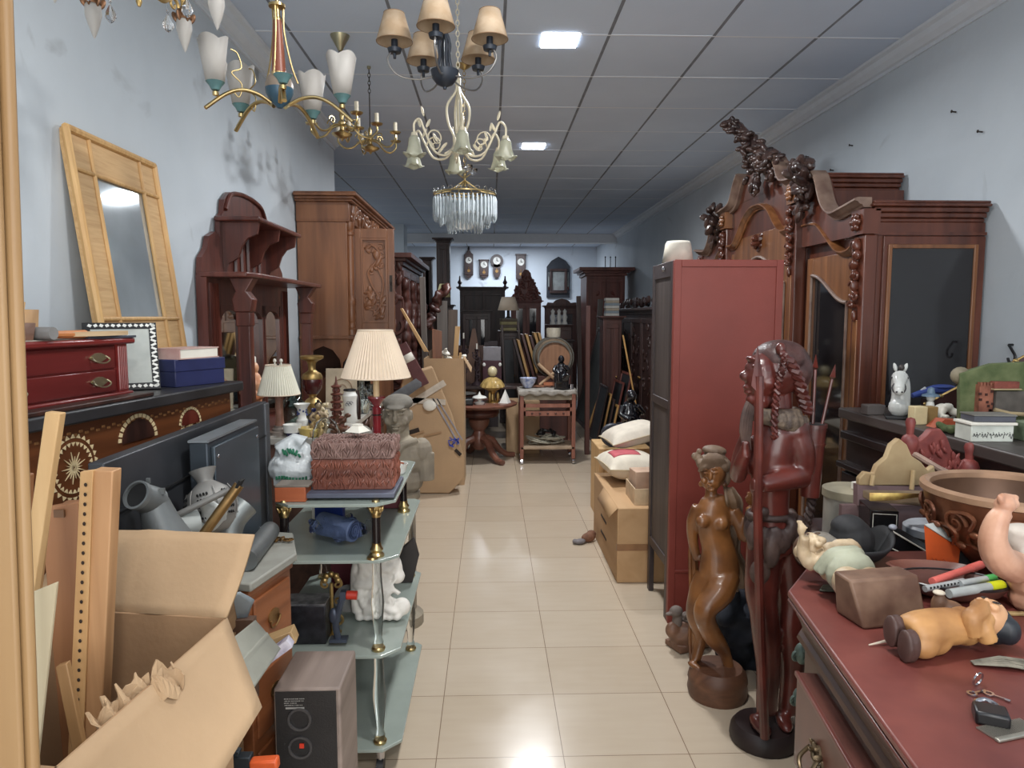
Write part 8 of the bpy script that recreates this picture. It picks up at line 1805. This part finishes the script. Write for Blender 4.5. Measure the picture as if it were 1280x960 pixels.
# 3, 4 brass candle chandeliers
def brass_candle(lab,p,n,r,a0,rose,zrod):
    zt=3.19-p.z; t=thing('chandelier',lab,'chandelier',p)
    M().lathe([(0,-.02),(.006,-.016),(.01,-.006),(.03,.0),(.055,.012),(.06,.02),(.03,.03),(.012,.045),(.012,.06),(.022,.07),(.022,.085),(.01,.1),(.014,.13),(.006,.15),(0,.15)],24).to('body',GOLD,t)
    m=M(); 
    if rose: chain(m,.15,zt-.07)
    else: m.tube([(0,0,.14),(0,0,zrod)],.0035,6); chain(m,zrod,zt-.02)
    m.to('chain',BRONZE,t); (M().lathe([(0,zt-.02),(.012,zt-.015),(.012,zt-.001),(0,zt-.001)],10) if not rose else M().lathe([(0,zt-.09),(.012,zt-.085),(.03,zt-.05),(.05,zt-.015),(.055,zt-.001),(0,zt-.001)],22)).to('ceiling_rose',pm('pale_brass',(190,182,150),.3,.9),t)
    for k in range(n):
        T=radial(a0+k*2*PI/n); ar=M(T).tube(bez([(.01,0,.07),(.06,0,.06),(.11,0,.02),(.16,0,.015),(r,0,.05),(r,0,.085)],6),.006,8).scroll((.07,0,.085),.025,1.2,.004,None).to('arm',GOLD,t)
        C=T@Matrix.Translation((r,0,.085)); M(C).lathe([(0,0),(.03,.004),(.036,.012),(.034,.013),(0,.006)],20).to('drip_pan',GOLD,ar); M(C).lathe([(.0,.008),(.012,.008),(.012,.07),(0,.07)],14).to('candle_sleeve',pm('candle_cream',(224,214,190),.5),ar); M(C).tube([(0,0,.062),(0,0,.07)],.004,6).to('socket',BRONZE,ar)
brass_candle('brass candle chandelier hanging by a chain from a cone-shaped ceiling rose',W(408,172,4.25)+Vector((.09,0,0)),5,.2,.3,True,0)
brass_candle('brass candle chandelier with a dark central rod, above the tall oak cabinet',W(463,189,4.75),5,.2,.75,False,.34)
# 5 dark chandelier with beige cloth shades
p=hangz(556,100,2.7); t=thing('chandelier','dark metal chandelier with beige cloth lampshades','chandelier',p); zt=3.19-p.z; bb=pm('blackened_blue',(50,56,66),.4,.3,.15,20); si=pm('silver_wire',(150,148,146),.35,.8)
M().lathe([(0,-.035),(.006,-.033),(.008,-.025),(.03,-.015),(.046,.005),(.05,.025),(.052,.032),(.02,.036),(0,.036)],24).to('bowl',bb,t)
for k in range(4): a=k*PI/2+.4; M(radial(a)).tube(bez([(.03,0,.03),(.018,0,.08),(.02,0,.13),(.006,0,.17)],5),.006,8).to('stay',bb,t)
m=M(); chain(m,.16,zt-.02); m.to('chain',bb,t); M().lathe([(0,zt-.04),(.045,zt-.012),(.05,zt-.001),(0,zt-.001)],20).to('ceiling_rose',bb,t)
bs_=pm('beige_shade',(182,162,138),.8,0,.08,18,c2=(164,140,112))
for k in range(5):
    T=radial(-PI/2-.10+k*2*PI/5); ar=M(T).tube(bez([(.04,0,.01),(.10,0,-.005),(.17,0,.005),(.205,0,.05),(.19,0,.085),(.18,0,.07)],6),.0035,8).to('arm',si,t)
    C=T@Matrix.Translation((.18,0,.06)); M(C).lathe([(0,0),(.005,0),(.006,.018),(.022,.02),(.026,.034),(.012,.04),(.012,.065),(0,.066)],18).to('lamp_holder',bb,ar); M(C).lathe([(.064,.058),(.036,.155)],28).to('lamp_shade',bs_,ar,solid=.002)
    for r,z in ((.0645,.058),(.0365,.155)): M(C).tube([(r*cs(2*PI*j/28),r*sn(2*PI*j/28),z) for j in range(28)],.0016,5,True).to('shade_trim',pm('trim_brown',(140,112,84),.7),ar)
# 6 cream floral chandelier
p=hangz(573,186,3.6); t=thing('chandelier','cream metal chandelier of curling stems with hanging tulip glass shades','chandelier',p); zt=3.19-p.z
m=M(); 
for k in range(4):
    T=radial(k*PI/2+.3); m.tube([T@q for q in bez([(.004,0,.31),(.012,0,.27),(.055,0,.2),(.05,0,.12),(.02,0,.05),(.03,0,.0),(.07,0,-.03)],6)],.006,8)
m.tube([(0,0,.0),(0,0,.34)],.006,8); m.lathe([(0,.30),(.014,.30),(.014,.34),(.006,.36),(0,.36)],14); m.to('stem_cage',CREAMM,t)
m=M(); chain(m,.36,zt-.02); m.to('chain',CREAMM,t); M().lathe([(0,zt-.04),(.045,zt-.012),(.05,zt-.001),(0,zt-.001)],20).to('ceiling_rose',CREAMM,t)
tul=pm('tulip_glass',(214,214,190),.35,0,.06,20); tul.node_tree.nodes['Principled BSDF'].inputs['Transmission Weight'].default_value=.35
for k in range(6):
    T=radial(-PI/2+.12+k*PI/3); ar=M(T).tube(bez([(.02,0,.01),(.07,0,-.04),(.14,0,-.03),(.19,0,.05),(.22,0,.105),(.25,0,.08),(.25,0,.035)],6),.0055,8).to('arm',CREAMM,t)
    m=M(T); 
    for x,z,r_ in ((.14,.03,.6),(.18,.09,-.5),(.21,.14,.3),(.09,.0,-.8)): m.ell((x,.012,z),(.008,.003,.024),(0,r_,0),8,5)
    m.scroll((.13,0,.03),.045,1.2,.004); m.to('leaves',CREAMM,ar)
    C=T@Matrix.Translation((.25,0,.035)); M(C).lathe([(0,.006),(.014,.004),(.018,-.012),(.02,-.014)],14).to('petal_cap',CREAMM,ar)
    n=36; vs=[];fs=[]
    for j in range(n):
        a=2*PI*j/n; w=cs(3*a)
        for r,z in ((.014,-.008),(.026,-.025),(.03,-.06),(.038+.008*w,-.095-.006*w),(.046+.014*w,-.102+.010*w)): vs.append((r*cs(a),r*sn(a),z))
    for j in range(n):
        q=(j+1)%n
        for i in range(4): fs.append((j*5+i,q*5+i,q*5+i+1,j*5+i+1))
    M(C).add(vs,fs).to('tulip_shade',tul,ar,solid=.002,smooth=80)
# 7 crystal basket chandelier
p=hangz(581,243,4.7); t=thing('chandelier','round crystal chandelier with tiers of hanging prisms and a frosted bowl','chandelier',p); zt=3.19-p.z
m=M()
for r,z in ((.20,0),(.15,.01),(.10,.02)): m.tube([(r*cs(2*PI*k/40),r*sn(2*PI*k/40),z) for k in range(40)],.005,6,True)
for k in range(6): m.tube([radial(k*PI/3)@Vector(q) for q in ((.2,0,0),(.1,0,.02),(.0,0,.09))],.004,6)
m.tube([(0,0,.05),(0,0,.13)],.008,8); m.to('frame',GOLD,t)
m=M(); chain(m,.13,zt-.02); m.to('chain',GOLD,t); M().lathe([(0,zt-.04),(.045,zt-.012),(.05,zt-.001),(0,zt-.001)],20).to('ceiling_rose',GOLD,t)
pris=pm('prism_glass',(214,222,226),.12,0,.1,40); pris.node_tree.nodes['Principled BSDF'].inputs['Transmission Weight'].default_value=.55
for r,n,z0,L in ((.20,44,-.02,.145),(.16,36,-.03,.175),(.11,26,-.04,.20)):
    m=M()
    for k in range(n):
        a=2*PI*k/n; l=L*(1+.06*sn(k*7)); c=(r*cs(a),r*sn(a))
        m.tube([(c[0],c[1],z0),(c[0],c[1],z0-l*.15),(c[0],c[1],z0-l*.85),(c[0],c[1],z0-l)],[.002,.0085,.0085,.001],4)
    m.to('prism_tier',pris,t,smooth=0)
m=M()
for k in range(22):
    a=2*PI*k/22; m.lathe([(.008*cs(x)+.012,.0) for x in ()]) if False else m.tube([(.2*cs(a)+.014*cs(b)*-sn(a),.2*sn(a)+.014*cs(b)*cs(a),.012+.014*sn(b)) for b in [i*PI/6 for i in range(12)]],.003,5,True)
m.to('ring_gallery',crys,t)
M().lathe([(0,-.225),(.05,-.218),(.10,-.18),(.12,-.12)],26).to('frosted_bowl',FROST,t)
for k in range(3): 
    T=radial(k*2.1+.8); ar=M(T).tube([(0,0,.1),(.06,0,.14)],.004,6).to('crown_arm',GOLD,t); M(T).lathe([(.006,.13),(.03,.15),(.034,.17),(.02,.155)],14,T@Matrix.Translation((.07,0,0)) if False else TR((.07,0,0))).to('crown_flower',crys,ar)
